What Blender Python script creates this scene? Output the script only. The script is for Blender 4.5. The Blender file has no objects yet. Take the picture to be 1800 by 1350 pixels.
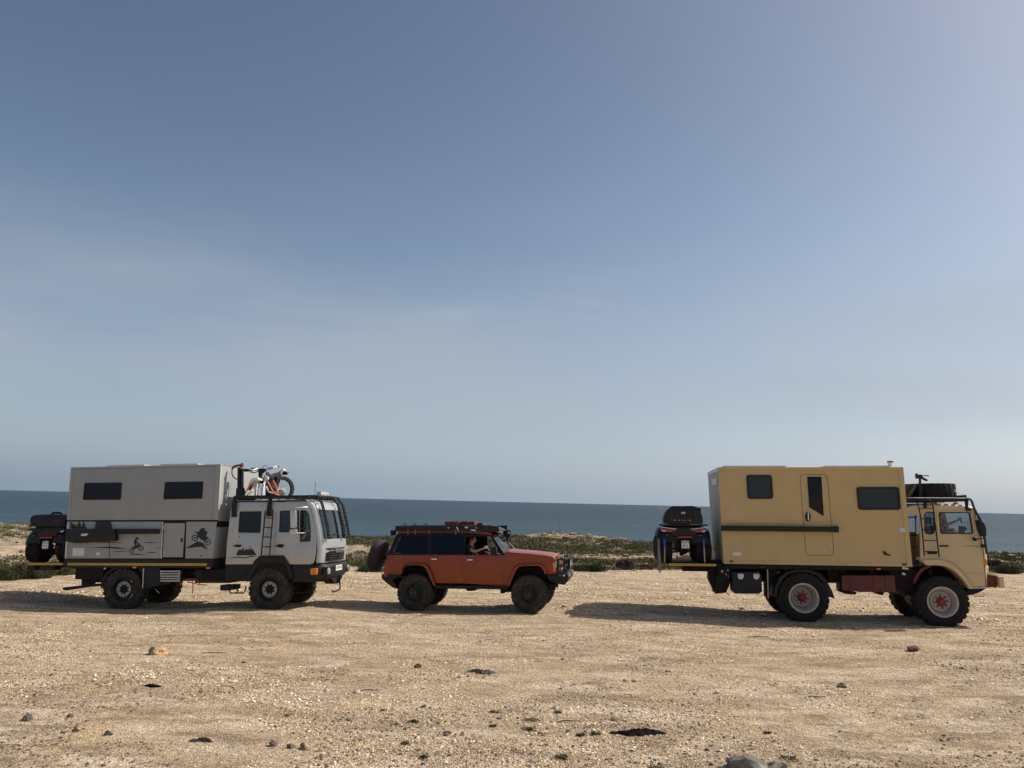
import bpy, bmesh, math, random
import numpy as np
from mathutils import Vector, Matrix, geometry

random.seed(7); rng = np.random.default_rng(7)
sc = bpy.context.scene
COL = sc.collection
R_ = math.radians

# ------------------------------------------------------------------ camera, world, sun, exposure
FPX = 1352.0; EYE = 2.75
PITCH = math.atan(207 / FPX); ROLL = math.atan(42 / 1800)
C_f = Vector((0, math.cos(PITCH), math.sin(PITCH)))
C_u0 = Vector((1, 0, 0)).cross(C_f)
C_r = math.cos(ROLL) * Vector((1, 0, 0)) + math.sin(ROLL) * C_u0
C_u = -math.sin(ROLL) * Vector((1, 0, 0)) + math.cos(ROLL) * C_u0
CAMLOC = Vector((0, 0, EYE))
cd = bpy.data.cameras.new('camera'); cam = bpy.data.objects.new('camera', cd); COL.objects.link(cam)
cd.sensor_width = 36; cd.lens = FPX / 1800 * 36; cd.clip_start = 0.1; cd.clip_end = 60000
cam.matrix_world = Matrix(((C_r.x, C_u.x, -C_f.x, 0), (C_r.y, C_u.y, -C_f.y, 0), (C_r.z, C_u.z, -C_f.z, EYE), (0, 0, 0, 1)))
sc.camera = cam

SUN = Vector((3.65, 0.80, 3.5)).normalized()
SUN_EL = math.asin(SUN.z); SUN_AZ = math.atan2(SUN.x, SUN.y)
w = bpy.data.worlds.new('World'); sc.world = w; w.use_nodes = True
nt = w.node_tree; nt.nodes.clear()
wo = nt.nodes.new('ShaderNodeOutputWorld'); bg = nt.nodes.new('ShaderNodeBackground'); sky = nt.nodes.new('ShaderNodeTexSky')
sky.sky_type = 'NISHITA'; sky.sun_disc = False; sky.sun_elevation = SUN_EL; sky.sun_rotation = SUN_AZ
sky.air_density = 1.0; sky.dust_density = 3.0; sky.ozone_density = 1.0; sky.altitude = 0
bg.inputs[1].default_value = 0.094
def wn(t, **k):
    n = nt.nodes.new(t)
    for a_, v_ in k.items(): setattr(n, a_, v_)
    return n
def wm(op, a_, b_=None, c_=None, clamp=False):
    n = wn('ShaderNodeMath', operation=op, use_clamp=clamp)
    for i_, v_ in enumerate((a_, b_, c_)):
        if v_ is None: continue
        if isinstance(v_, (int, float)): n.inputs[i_].default_value = v_
        else: nt.links.new(v_, n.inputs[i_])
    return n.outputs[0]
tc = wn('ShaderNodeTexCoord'); sepd = wn('ShaderNodeSeparateXYZ'); nt.links.new(tc.outputs['Generated'], sepd.inputs[0])
# multiple scattering in the low hazy air: a pale blue veil that thickens towards the horizon all the way round
up_ = wm('MAXIMUM', sepd.outputs[2], 0.0); fz = wm('POWER', wm('SUBTRACT', 1.0, wm('DIVIDE', up_, 0.62), clamp=True), 1.9)
fwd = wm('ADD', 0.88, wm('MULTIPLY', wm('ADD', wm('MULTIPLY', sepd.outputs[0], SUN.x), wm('MULTIPLY', sepd.outputs[1], SUN.y)), 0.55))   # hazier towards the sun
fz = wm('MULTIPLY', fz, fwd)
veil = wn('ShaderNodeMixRGB', blend_type='ADD'); nt.links.new(fz, veil.inputs[0]); nt.links.new(sky.outputs[0], veil.inputs[1]); veil.inputs[2].default_value = (1.40, 2.10, 3.2, 1)
# two faint wisps of cirrus
fz2 = wm('POWER', wm('SUBTRACT', 1.0, wm('DIVIDE', up_, 0.17), clamp=True), 1.3); veil2 = wn('ShaderNodeMixRGB', blend_type='ADD'); nt.links.new(fz2, veil2.inputs[0]); nt.links.new(veil.outputs[0], veil2.inputs[1]); veil2.inputs[2].default_value = (.45, .85, 1.30, 1)
fz3 = wm('MULTIPLY', wm('EXPONENT', wm('MULTIPLY', up_, -22.0)), wm('ADD', -0.65, wm('MULTIPLY', fwd, 1.6)), clamp=True); veil3 = wn('ShaderNodeMixRGB', blend_type='ADD'); nt.links.new(fz3, veil3.inputs[0]); nt.links.new(veil2.outputs[0], veil3.inputs[1]); veil3.inputs[2].default_value = (1.0, .78, .15, 1)
cur = veil3.outputs[0]
nz_ = wn('ShaderNodeTexNoise'); nz_.inputs['Scale'].default_value = 9; nz_.inputs['Detail'].default_value = 6; nz_.inputs['Roughness'].default_value = .65
mp = wn('ShaderNodeMapping'); mp.inputs['Scale'].default_value = (1, 1, 6); nt.links.new(tc.outputs['Generated'], mp.inputs[0]); nt.links.new(mp.outputs[0], nz_.inputs[0])
def wisp(az, el, wid, hei, tilt, amt):
    global cur
    d = Vector((math.sin(R_(az)) * math.cos(R_(el)), math.cos(R_(az)) * math.cos(R_(el)), math.sin(R_(el))))
    r0 = d.cross(Vector((0, 0, 1))).normalized(); u0 = r0.cross(d); r1 = math.cos(R_(tilt)) * r0 + math.sin(R_(tilt)) * u0; u1 = r1.cross(d) * -1
    def dot(v): n = wn('ShaderNodeVectorMath', operation='DOT_PRODUCT'); nt.links.new(tc.outputs['Generated'], n.inputs[0]); n.inputs[1].default_value = v; return n.outputs['Value']
    q = wm('ADD', wm('POWER', wm('ABSOLUTE', wm('DIVIDE', dot(r1), wid)), 2.0), wm('POWER', wm('ABSOLUTE', wm('DIVIDE', dot(u1), hei)), 2.0))
    g = wm('EXPONENT', wm('MULTIPLY', q, -1.0)); g = wm('MULTIPLY', g, wm('GREATER_THAN', dot(d), 0.5)); g = wm('MULTIPLY', g, wm('MULTIPLY', nz_.outputs[0], amt * 2))
    m_ = wn('ShaderNodeMixRGB'); nt.links.new(g, m_.inputs[0]); nt.links.new(cur, m_.inputs[1]); m_.inputs[2].default_value = (5.2, 5.8, 6.6, 1); cur = m_.outputs[0]
wisp(-4.5, 13.8, .050, .010, 4, .28); wisp(20.0, 10.9, .030, .006, -14, .40); wisp(1.5, 13.0, .05, .008, 2, .10); wisp(6, 14.8, .03, .005, -10, .12)
# thin broad veils
n2_ = wn('ShaderNodeTexNoise'); n2_.inputs['Scale'].default_value = 1.6; n2_.inputs['Detail'].default_value = 4
mp2 = wn('ShaderNodeMapping'); mp2.inputs['Scale'].default_value = (1, 1, 4.5); nt.links.new(tc.outputs['Generated'], mp2.inputs[0]); nt.links.new(mp2.outputs[0], n2_.inputs[0])
cr = wn('ShaderNodeMapRange'); cr.inputs[1].default_value = .36; cr.inputs[2].default_value = .66; cr.inputs[3].default_value = 0; cr.inputs[4].default_value = 1; nt.links.new(n2_.outputs[0], cr.inputs[0]); band = wm('MULTIPLY', wm('EXPONENT', wm('MULTIPLY', wm('POWER', wm('DIVIDE', wm('SUBTRACT', up_, .17), .13), 2.0), -1.0)), .62); crb = wm('MULTIPLY', cr.outputs[0], band)
mx = wn('ShaderNodeMixRGB'); nt.links.new(crb, mx.inputs[0]); nt.links.new(cur, mx.inputs[1]); mx.inputs[2].default_value = (4.6, 5.0, 5.6, 1)
nt.links.new(mx.outputs[0], bg.inputs[0]); nt.links.new(bg.outputs[0], wo.inputs[0])
WMIX = mx

sd = bpy.data.lights.new('sun', 'SUN'); sd.energy = 5.0; sd.angle = R_(0.55); sd.color = (1.0, .93, .82)
so = bpy.data.objects.new('sun', sd); COL.objects.link(so); so.location = (30, 10, 40)
so.rotation_euler = SUN.to_track_quat('Z', 'Y').to_euler()
sc.view_settings.view_transform = 'Standard'; sc.view_settings.look = 'None'; sc.view_settings.gamma = 1; sc.view_settings.exposure = 0.0
sc.cycles.max_bounces = 8; sc.cycles.transparent_max_bounces = 12

# ------------------------------------------------------------------ survey: sight lines through photo pixels, hit on real planes
def ray(px, py):
    return (C_f * FPX + C_r * (px - 900) - C_u * (py - 675)).normalized()
def on_z(px, py, z=0.0):
    d = ray(px, py); return CAMLOC + d * ((z - EYE) / d.z)
def tile(x0, y0, s):
    return lambda u, v: (x0 + u / s, y0 + v / s)
A = tile(20, 790, 4.356); B = tile(320, 790, 4.356); B2 = tile(540, 860, 6.75); BK = tile(395, 800, 13.85); UN = tile(230, 980, 8.18)
S1 = tile(630, 890, 6.43); S2 = tile(810, 890, 6.4286); S3 = tile(680, 900, 7.826)
Q5 = tile(1140, 860, 7.5); R6 = tile(1230, 800, 4.22); R7 = tile(1460, 800, 4.219); R8 = tile(1570, 820, 4.5); R9 = tile(1590, 820, 10.588)
I0 = lambda u, v: (u, v)

# ------------------------------------------------------------------ materials
def nodes_of(m):
    m.use_nodes = True; t = m.node_tree; return t, t.nodes['Principled BSDF']
def mat(name, c, rough=.6, metal=0, var=.12, scale=6, bump=0, bscale=40, dust=0, spec=.5, coat=0, emit=0, streak=False):
    m = bpy.data.materials.new(name); t, p = nodes_of(m); N = t.nodes; L = t.links
    p.inputs['Roughness'].default_value = rough; p.inputs['Metallic'].default_value = metal
    p.inputs['Specular IOR Level'].default_value = spec; p.inputs['Coat Weight'].default_value = coat
    co = N.new('ShaderNodeTexCoord')
    n = N.new('ShaderNodeTexNoise'); n.inputs['Scale'].default_value = scale; n.inputs['Detail'].default_value = 6; n.inputs['Roughness'].default_value = .65
    L.new(co.outputs['Object'], n.inputs[0])
    mr = N.new('ShaderNodeMapRange'); mr.inputs[1].default_value = .25; mr.inputs[2].default_value = .75; mr.inputs[3].default_value = 1 - var; mr.inputs[4].default_value = 1 + var
    L.new(n.outputs[0], mr.inputs[0])
    mu = N.new('ShaderNodeMixRGB'); mu.blend_type = 'MULTIPLY'; mu.inputs[0].default_value = 1; mu.inputs[1].default_value = (*c, 1)
    L.new(mr.outputs[0], mu.inputs[2]); out = mu.outputs[0]
    if dust:
        n2 = N.new('ShaderNodeTexNoise'); n2.inputs['Scale'].default_value = scale * .45; n2.inputs['Detail'].default_value = 8; n2.inputs['Roughness'].default_value = .7
        if streak:
            ms = N.new('ShaderNodeMapping'); ms.inputs['Scale'].default_value = (4.5, 4.5, .45); L.new(co.outputs['Object'], ms.inputs[0]); L.new(ms.outputs[0], n2.inputs[0])
        else: L.new(co.outputs['Object'], n2.inputs[0])
        m2 = N.new('ShaderNodeMapRange'); m2.inputs[1].default_value = .42; m2.inputs[2].default_value = .72; m2.inputs[3].default_value = dust * .25; m2.inputs[4].default_value = dust
        L.new(n2.outputs[0], m2.inputs[0])
        d = N.new('ShaderNodeMixRGB'); d.inputs[2].default_value = (.30, .24, .17, 1); L.new(m2.outputs[0], d.inputs[0]); L.new(out, d.inputs[1]); out = d.outputs[0]
        r = N.new('ShaderNodeMapRange'); r.inputs[3].default_value = rough; r.inputs[4].default_value = min(1, rough + .35); L.new(m2.outputs[0], r.inputs[0]); L.new(r.outputs[0], p.inputs['Roughness'])
    L.new(out, p.inputs['Base Color'])
    if bump:
        b = N.new('ShaderNodeBump'); b.inputs['Strength'].default_value = bump; b.inputs['Distance'].default_value = .01
        n3 = N.new('ShaderNodeTexNoise'); n3.inputs['Scale'].default_value = bscale; n3.inputs['Detail'].default_value = 4; L.new(co.outputs['Object'], n3.inputs[0])
        L.new(n3.outputs[0], b.inputs['Height']); L.new(b.outputs[0], p.inputs['Normal'])
    if emit:
        p.inputs['Emission Color'].default_value = (*c, 1); p.inputs['Emission Strength'].default_value = emit
    return m
def glass(name, tint, refl=1.0):
    m = bpy.data.materials.new(name); m.use_nodes = True; t = m.node_tree; t.nodes.clear()
    o = t.nodes.new('ShaderNodeOutputMaterial'); tr = t.nodes.new('ShaderNodeBsdfTransparent'); g = t.nodes.new('ShaderNodeBsdfGlossy'); mi = t.nodes.new('ShaderNodeMixShader'); f = t.nodes.new('ShaderNodeMath'); lw = t.nodes.new('ShaderNodeLayerWeight'); lw.inputs[0].default_value = .5; pw = t.nodes.new('ShaderNodeMath'); pw.operation = 'POWER'; pw.inputs[1].default_value = 5; f.operation = 'MULTIPLY_ADD'; f.inputs[1].default_value = .92; f.inputs[2].default_value = .045; t.links.new(lw.outputs['Facing'], pw.inputs[0]); t.links.new(pw.outputs[0], f.inputs[0])
    tr.inputs[0].default_value = (*tint, 1); g.inputs['Roughness'].default_value = .03; g.inputs[0].default_value = (refl, refl, refl, 1)
    t.links.new(f.outputs[0], mi.inputs[0]); t.links.new(tr.outputs[0], mi.inputs[1]); t.links.new(g.outputs[0], mi.inputs[2]); t.links.new(mi.outputs[0], o.inputs[0])
    return m
M = dict(
    box_grey=mat('box_grey', (.325, .342, .342), .55, spec=.25, streak=True, var=.06, scale=2, dust=.12, bump=.05, bscale=300),
    box_grey2=mat('box_grey_lower', (.35, .365, .36), .5, spec=.3, streak=True, var=.06, scale=2, dust=.16),
    cab_silver=mat('cab_silver', (.47, .48, .48), .38, .45, var=.05, scale=3, dust=.10, coat=.2),
    trim_grey=mat('trim_grey', (.55, .55, .54), .35, .4, var=.08),
    alu=mat('alu', (.55, .55, .55), .35, .8, var=.1, scale=20),
    black=mat('black_plastic', (.012, .013, .015), .55, var=.25, dust=.05, spec=.3),
    black_clean=mat('black_clean', (.008, .009, .011), .45, var=.2, dust=.015, spec=.35),
    chassis=mat('chassis', (.008, .008, .009), .7, var=.4, dust=.05, spec=.25),
    decal=mat('decal_black', (.012, .012, .013), .5, var=.1),
    yellow=mat('yellow', (.50, .33, .04), .5, var=.15, dust=.2),
    rubber=mat('rubber', (.016, .015, .015), .85, spec=.25, var=.3, scale=14, dust=.24, bump=.4, bscale=60),
    rubber_dark=mat('rubber_dark', (.010, .010, .011), .8, spec=.25, var=.3, scale=14, dust=.07, bump=.4, bscale=60),
    navy_glass=mat('dark_window', (.006, .009, .015), .10, var=.05, spec=.25),
    pane_grey=mat('pane_grey', (.020, .026, .031), .12, var=.1, spec=.4),
    rim_dark=mat('rim_dark', (.03, .03, .032), .4, .5, var=.2, dust=.12),
    rim_cream=mat('rim_cream', (.44, .41, .36), .5, var=.18, dust=.35),
    red=mat('red_paint', (.22, .012, .014), .5, var=.2, dust=.15),
    dark_red=mat('dark_red_paint', (.12, .009, .011), .5, var=.25, dust=.12),
    cream=mat('cream_paint', (.60, .435, .205), .55, spec=.25, streak=True, var=.07, scale=2, dust=.16, bump=.05, bscale=300),
    cream_cab=mat('cream_cab_paint', (.66, .50, .265), .4, var=.06, scale=3, dust=.10, coat=.15),
    orange=mat('orange_paint', (.27, .043, .009), .34, var=.18, scale=5, dust=.035, coat=.35, spec=.3, bump=.04, bscale=9),
    amber=mat('amber_lens', (.75, .20, .01), .2, var=.1, spec=.8),
    red_lens=mat('red_lens', (.28, .012, .010), .2, var=.1, spec=.8),
    clear_lens=mat('clear_lens', (.55, .57, .6), .12, .5, var=.1),
    white=mat('white_plastic', (.75, .75, .73), .4, var=.08, dust=.08),
    ktm=mat('bike_orange', (.55, .16, .06), .4, var=.1),
    crew_shade_brown=mat('crew_cab_shade_brown', (.13, .085, .05), .8, var=.2),  # shade of the gap behind the cab, put into the colour
    leg_grey=mat('leg_grey', (.20, .19, .17), .6, var=.3, dust=.2),
    hub_silver=mat('hub_silver', (.30, .30, .30), .45, .5, var=.1, dust=.15),
    chrome=mat('chrome', (.75, .76, .78), .12, 1, var=.05),
    blue=mat('blue_strap', (.02, .10, .40), .6, var=.1),
    strap=mat('pale_strap', (.60, .45, .35), .7, var=.1),
    fabric=mat('dark_fabric', (.03, .028, .03), .9, var=.3, bump=.6, bscale=30, dust=.1),
    wine=mat('wine_fabric', (.10, .02, .025), .9, var=.3, bump=.3),
    skin=mat('skin', (.42, .22, .14), .55, var=.08),
    skin_brown=mat('skin_brown', (.25, .12, .07), .55, var=.08),
    hair=mat('hair', (.02, .014, .01), .8, var=.3, bump=.6, bscale=80),
    shirt_dark=mat('shirt_dark', (.02, .02, .025), .9, var=.2),
    shirt_wine=mat('shirt_wine', (.13, .025, .02), .9, var=.2),
    plate=mat('number_plate', (.70, .71, .70), .4, var=.05),
    interior=mat('interior', (.018, .017, .017), .8, var=.2),
    rust=mat('rust', (.16, .055, .025), .85, var=.4, bump=.4),
    cable_orange=mat('orange_cable', (.45, .14, .05), .6, var=.2),
    rag=mat('black_rag', (.004, .004, .005), .9, spec=.15, var=.5, bump=.8, bscale=50),
    rag_grey=mat('grey_rag', (.11, .09, .075), .9, var=.6, scale=30, bump=.8, bscale=50),
    clear=glass('clear_glass', (.93, .96, .96), .8),
    tint=glass('tinted_glass', (.10, .13, .14)),
    semi=glass('semi_glass', (.55, .62, .62)),
)

# ------------------------------------------------------------------ mesh builder
def offset_poly(pts, d):
    n = len(pts); out = []
    ar = sum(pts[i][0] * pts[(i + 1) % n][1] - pts[(i + 1) % n][0] * pts[i][1] for i in range(n))
    sg = 1 if ar > 0 else -1
    for i in range(n):
        a = Vector(pts[i - 1]); b = Vector(pts[i]); c = Vector(pts[(i + 1) % n])
        e1 = (b - a).normalized(); e2 = (c - b).normalized()
        n1 = Vector((-e1.y, e1.x)) * sg; n2 = Vector((-e2.y, e2.x)) * sg
        k = 1 + n1.dot(n2); m = (n1 + n2) / max(k, .35); out.append(tuple(b + m * d))
    return out
def rnd(pts, r, n=4):
    out = []; N = len(pts)
    for i in range(N):
        a = Vector(pts[i - 1]); b = Vector(pts[i]); c = Vector(pts[(i + 1) % N])
        rr = min(r, (a - b).length * .45, (c - b).length * .45)
        p = b + (a - b).normalized() * rr; q = b + (c - b).normalized() * rr
        for k in range(n + 1):
            t = k / n; out.append(tuple((1 - t) ** 2 * p + 2 * t * (1 - t) * b + t * t * q))
    return out
class MB:
    def __init__(s): s.v = []; s.f = []
    def add(s, vs, fs):
        o = len(s.v); s.v += [tuple(x) for x in vs]; s.f += [tuple(i + o for i in f) for f in fs]; return s
    def box(s, x0, x1, y0, y1, z0, z1):
        return s.add([(x, y, z) for x in (x0, x1) for y in (y0, y1) for z in (z0, z1)], [(0, 1, 3, 2), (4, 6, 7, 5), (0, 4, 5, 1), (2, 3, 7, 6), (0, 2, 6, 4), (1, 5, 7, 3)])
    def prism(s, pts, y0, y1, holes=()):
        f0 = y0 if callable(y0) else (lambda x, z: y0); f1 = y1 if callable(y1) else (lambda x, z: y1)
        loops = [list(pts)] + [list(h) for h in holes]
        if holes:
            tess = geometry.tessellate_polygon([[Vector((p[0], p[1], 0)) for p in l] for l in loops])
        flat = [p for l in loops for p in l]; n = len(flat)
        vs = [(p[0], f0(*p), p[1]) for p in flat] + [(p[0], f1(*p), p[1]) for p in flat]
        fs = []
        if holes:
            for t in tess: fs += [tuple(t), tuple(i + n for i in reversed(t))]
        else:
            fs += [tuple(range(n)), tuple(i + n for i in reversed(range(n)))]
        o = 0
        for l in loops:
            m = len(l)
            for i in range(m): fs.append((o + i, o + (i + 1) % m, n + o + (i + 1) % m, n + o + i))
            o += m
        return s.add(vs, fs)
    def prismx(s, pts, x0, x1):
        n = len(pts)
        return s.add([(x0, p[0], p[1]) for p in pts] + [(x1, p[0], p[1]) for p in pts],
                     [tuple(range(n)), tuple(i + n for i in reversed(range(n)))] + [(i, (i + 1) % n, n + (i + 1) % n, n + i) for i in range(n)])
    def tube(s, path, r, n=7):
        path = [Vector(p) for p in path]; rings = []
        for i, p in enumerate(path):
            d = (path[min(i + 1, len(path) - 1)] - path[max(i - 1, 0)]).normalized()
            up = Vector((0, 0, 1)) if abs(d.z) < .9 else Vector((1, 0, 0))
            a = d.cross(up).normalized(); b = d.cross(a); rr = r[i] if isinstance(r, (list, tuple)) else r
            rings.append([p + a * math.cos(2 * math.pi * k / n) * rr + b * math.sin(2 * math.pi * k / n) * rr for k in range(n)])
        vs = [q for g in rings for q in g]; fs = [tuple(range(n)), tuple(reversed(range(len(vs) - n, len(vs))))]
        for i in range(len(path) - 1):
            for k in range(n): fs.append((i * n + k, i * n + (k + 1) % n, (i + 1) * n + (k + 1) % n, (i + 1) * n + k))
        return s.add(vs, fs)
    def lathe(s, prof, c, n=40, axis='y', caps=True):
        m = len(prof); vs = []; cx, cy, cz = c
        for k in range(n):
            a = 2 * math.pi * k / n; ca, sa = math.cos(a), math.sin(a)
            for (r, t) in prof:
                if axis == 'y': vs.append((cx + r * ca, cy + t, cz + r * sa))
                elif axis == 'z': vs.append((cx + r * ca, cy + r * sa, cz + t))
                else: vs.append((cx + t, cy + r * ca, cz + r * sa))
        fs = [(k * m + i, k * m + i + 1, ((k + 1) % n) * m + i + 1, ((k + 1) % n) * m + i) for k in range(n) for i in range(m - 1)]
        if caps: fs += [tuple(k * m for k in range(n)), tuple(k * m + m - 1 for k in reversed(range(n)))]
        return s.add(vs, fs)
    def loft(s, rows):
        n = len(rows[0]); vs = [p for r in rows for p in r]
        return s.add(vs, [(i * n + k, i * n + k + 1, (i + 1) * n + k + 1, (i + 1) * n + k) for i in range(len(rows) - 1) for k in range(n - 1)])
    def blob(s, c, rad, seed=0, sub=2, rough=.25, flat=0):
        bm = bmesh.new(); bmesh.ops.create_icosphere(bm, subdivisions=sub, radius=1); r = random.Random(seed)
        ph = [Vector((r.uniform(-1, 1), r.uniform(-1, 1), r.uniform(-1, 1))) * 2.6 for _ in range(5)]
        vs = []
        for q in bm.verts:
            k = 1 + rough * sum(math.sin(q.co.dot(p) * 1.7 + i) for i, p in enumerate(ph)) / 2.4 + rough * .4 * r.uniform(-1, 1)
            z = q.co.z * k
            if z < -flat and flat: z = -flat
            vs.append((c[0] + q.co.x * k * rad[0], c[1] + q.co.y * k * rad[1], c[2] + z * rad[2]))
        fs = [tuple(v.index for v in f.verts) for f in bm.faces]; bm.free(); return s.add(vs, fs)
    def mesh(s, name, m=None, off=(0, 0, 0), bevel=0, smooth=35, recalc=True, solid=0):
        me = bpy.data.meshes.new(name)
        me.from_pydata([(a - off[0], b - off[1], c - off[2]) for a, b, c in s.v], [], s.f)
        bm = bmesh.new(); bm.from_mesh(me)
        if recalc: bmesh.ops.recalc_face_normals(bm, faces=bm.faces)
        if bevel:
            es = [e for e in bm.edges if len(e.link_faces) == 2 and e.calc_face_angle(0) > .6]
            bmesh.ops.bevel(bm, geom=es, offset=bevel, segments=2, profile=.6, affect='EDGES', clamp_overlap=True)
        bm.to_mesh(me); bm.free()
        if smooth: me.shade_smooth(); me.set_sharp_from_angle(angle=R_(smooth))
        if m: me.materials.append(m)
        me.validate(); return me
def label(o, lab, cat, group=None, kind=None):
    if lab: o['label'] = lab
    if cat: o['category'] = cat
    if group: o['group'] = group
    if kind: o['kind'] = kind
    return o
class Thing:
    """one thing: an Empty at its base; parts are added in the frame of the vehicle (or ground) it stands on"""
    def __init__(s, name, lab, cat, Mx=None, off=(0, 0, 0), group=None):
        s.M = Mx or Matrix.Identity(4); s.off = Vector(off); s.inv = s.M.inverted()
        s.o = bpy.data.objects.new(name, None); COL.objects.link(s.o); s.o.empty_display_size = .2
        s.o.matrix_world = s.M @ Matrix.Translation(s.off); label(s.o, lab, cat, group)
    def part(s, name, mb, m, parent=None, bevel=0, smooth=35, lab=None, kind=None):
        me = mb if isinstance(mb, bpy.types.Mesh) else mb.mesh(name, M[m] if isinstance(m, str) else m, s.off, bevel, smooth)
        o = bpy.data.objects.new(name, me); COL.objects.link(o); o.parent = parent or s.o
        if lab: o['label'] = lab
        if kind: o['kind'] = kind
        return o
    def P(s, p, y=0.0):
        d = s.inv.to_3x3() @ ray(*p); o = s.inv @ CAMLOC; t = (y - o.y) / d.y; q = o + d * t; return (q.x, q.z)
    def PX(s, p, x):
        d = s.inv.to_3x3() @ ray(*p); o = s.inv @ CAMLOC; t = (x - o.x) / d.x; q = o + d * t; return (q.y, q.z)
    def text(s, body, m, size, loc, rot, parent=None, name='lettering', ext=.002, sx=1.0):
        cu = bpy.data.curves.new(name, 'FONT'); cu.body = body; cu.size = size; cu.align_x = 'CENTER'; cu.align_y = 'CENTER'; cu.extrude = ext; cu.offset = size * .02 if body == 'MAN' else 0
        tmp = bpy.data.objects.new(name, cu); COL.objects.link(tmp); dg = bpy.context.evaluated_depsgraph_get(); me = bpy.data.meshes.new_from_object(tmp.evaluated_get(dg)); me.name = name
        bpy.data.objects.remove(tmp); me.materials.clear(); me.materials.append(M[m]); o = bpy.data.objects.new(name, me); COL.objects.link(o); o.parent = parent or s.o
        o.location = Vector(loc) - s.off; o.rotation_euler = rot; o.scale = (sx, 1, 1); return o
SIDE = (R_(90), 0, 0)          # text that reads on the near side
def frame(ref, yaw, pitch, roll):
    loc = on_z(*ref)
    return Matrix.Translation(loc) @ Matrix.Rotation(R_(yaw), 4, 'Z') @ Matrix.Rotation(-R_(pitch), 4, 'Y') @ Matrix.Rotation(-R_(roll), 4, 'X')
ML = frame((345, 1070), -6.0, 1.6, 1.6)
MS = frame((830, 1075), -9.0, 1.5, .8)
MR = frame((1532, 1096), -8.0, 1.1, .9)

# ------------------------------------------------------------------ terrain
def hash2(ix, iy, seed):
    h = (ix.astype(np.int64) * 374761393 + iy.astype(np.int64) * 668265263 + seed * 974711) & 0x7fffffff
    h = ((h ^ (h >> 13)) * 1274126177) & 0x7fffffff
    return ((h ^ (h >> 16)) & 0xffff) / 65535.0
def vnoise(x, y, seed=0):
    ix = np.floor(x); iy = np.floor(y); fx = x - ix; fy = y - iy
    fx = fx * fx * (3 - 2 * fx); fy = fy * fy * (3 - 2 * fy)
    a = hash2(ix, iy, seed); b = hash2(ix + 1, iy, seed); c = hash2(ix, iy + 1, seed); d = hash2(ix + 1, iy + 1, seed)
    return (a * (1 - fx) + b * fx) * (1 - fy) + (c * (1 - fx) + d * fx) * fy
def fbm(x, y, oct=4, seed=0):
    s = 0; a = .5; t = 0
    for i in range(oct): s = s + a * vnoise(x * 2 ** i + i * 17.3, y * 2 ** i + i * 9.1, seed + i); t += a; a *= .5
    return s / t - .5
ANCH = []
def contact(Mx, pts, track):
    T = Mx.inverted()
    for p in pts:
        d = T.to_3x3() @ ray(*p); o = T @ CAMLOC; t = (.05 - o.y) / d.y; q = o + d * t
        ANCH.append(Mx @ Vector((q.x, .1, q.z))); ANCH.append(Mx @ Vector((q.x, track, q.z)))
contact(ML, [(214, 1070), (477, 1070)], 1.9); contact(MS, [(730, 1073), (932, 1077)], 1.5); contact(MR, [(1412, 1092.5), (1657, 1100)], 1.9)
def shore(x):          # depth at which the land ends
    return np.interp(x, [-60, -40, -22, -16, -6, 0, 4, 12, 20, 28, 45, 80], [62, 60, 56, 58, 62, 60, 57, 59, 56, 54, 52, 50])
def scrub_edge(x):     # depth at which the gravel lot ends
    return np.interp(x, [-60, -30, -20, -17, -13, -6, 0, 6, 10, 20, 30, 60], [26, 25, 25.5, 27.5, 31, 32, 32.5, 33.5, 35, 37, 37, 36])
def height(x, y):
    x = np.asarray(x, float); y = np.asarray(y, float)
    num = np.zeros_like(x); den = np.full_like(x, .05)
    for a in ANCH:
        ww = np.exp(-((x - a.x) ** 2 + (y - a.y) ** 2) / 2.6) ; num += ww * a.z; den += ww
    z = num / den
    z = z + fbm(x * .35, y * .35, 3, 5) * .10 * (1 - np.clip(den - .05, 0, 1)) + fbm(x * 2.2, y * 2.2, 3, 9) * .028 + np.maximum(fbm(x * 7, y * 7, 3, 12), -.1) * .028
    e = scrub_edge(x); s = shore(x)
    k = np.clip((y - e) / 3, 0, 1); k = k * k * (3 - 2 * k)
    z = z + k * (fbm(x * .12 + 3, y * .2, 4, 21) * 1.1 + fbm(x * .9, y * .9, 3, 22) * .28 - .05)
    # low rocky headland in the middle, raised bank on the far left and right
    z = z + .62 * np.exp(-((x - 5.3) / 3.5) ** 4 - ((y - 59) / 4.0) ** 2) * k
    z = z + .35 * np.exp(-((x + 37) / 9.0) ** 2 - ((y - 50) / 8.0) ** 2) * k
    d = np.clip((y - s) / 5.0 + fbm(x * .25, y * .3, 3, 31) * .6, 0, 1); d = d * d * (3 - 2 * d)
    z = z * (1 - d) - 5.0 * d
    return z
def ground_at(x, y): return float(height(np.array([x]), np.array([y]))[0])
def grid_mesh(name, xs, ys, m, zf, smooth=True):
    X, Y = np.meshgrid(xs, ys); Z = zf(X, Y); n, k = X.shape
    me = bpy.data.meshes.new(name); co = np.stack([X, Y, Z], -1).reshape(-1, 3).astype(np.float32)
    I = np.arange(n * k).reshape(n, k); q = np.stack([I[:-1, :-1], I[:-1, 1:], I[1:, 1:], I[1:, :-1]], -1).reshape(-1, 4)
    fill_mesh(me, co, q); me.materials.append(m)
    if smooth: me.shade_smooth()
    o = bpy.data.objects.new(name, me); COL.objects.link(o); return o
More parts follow.
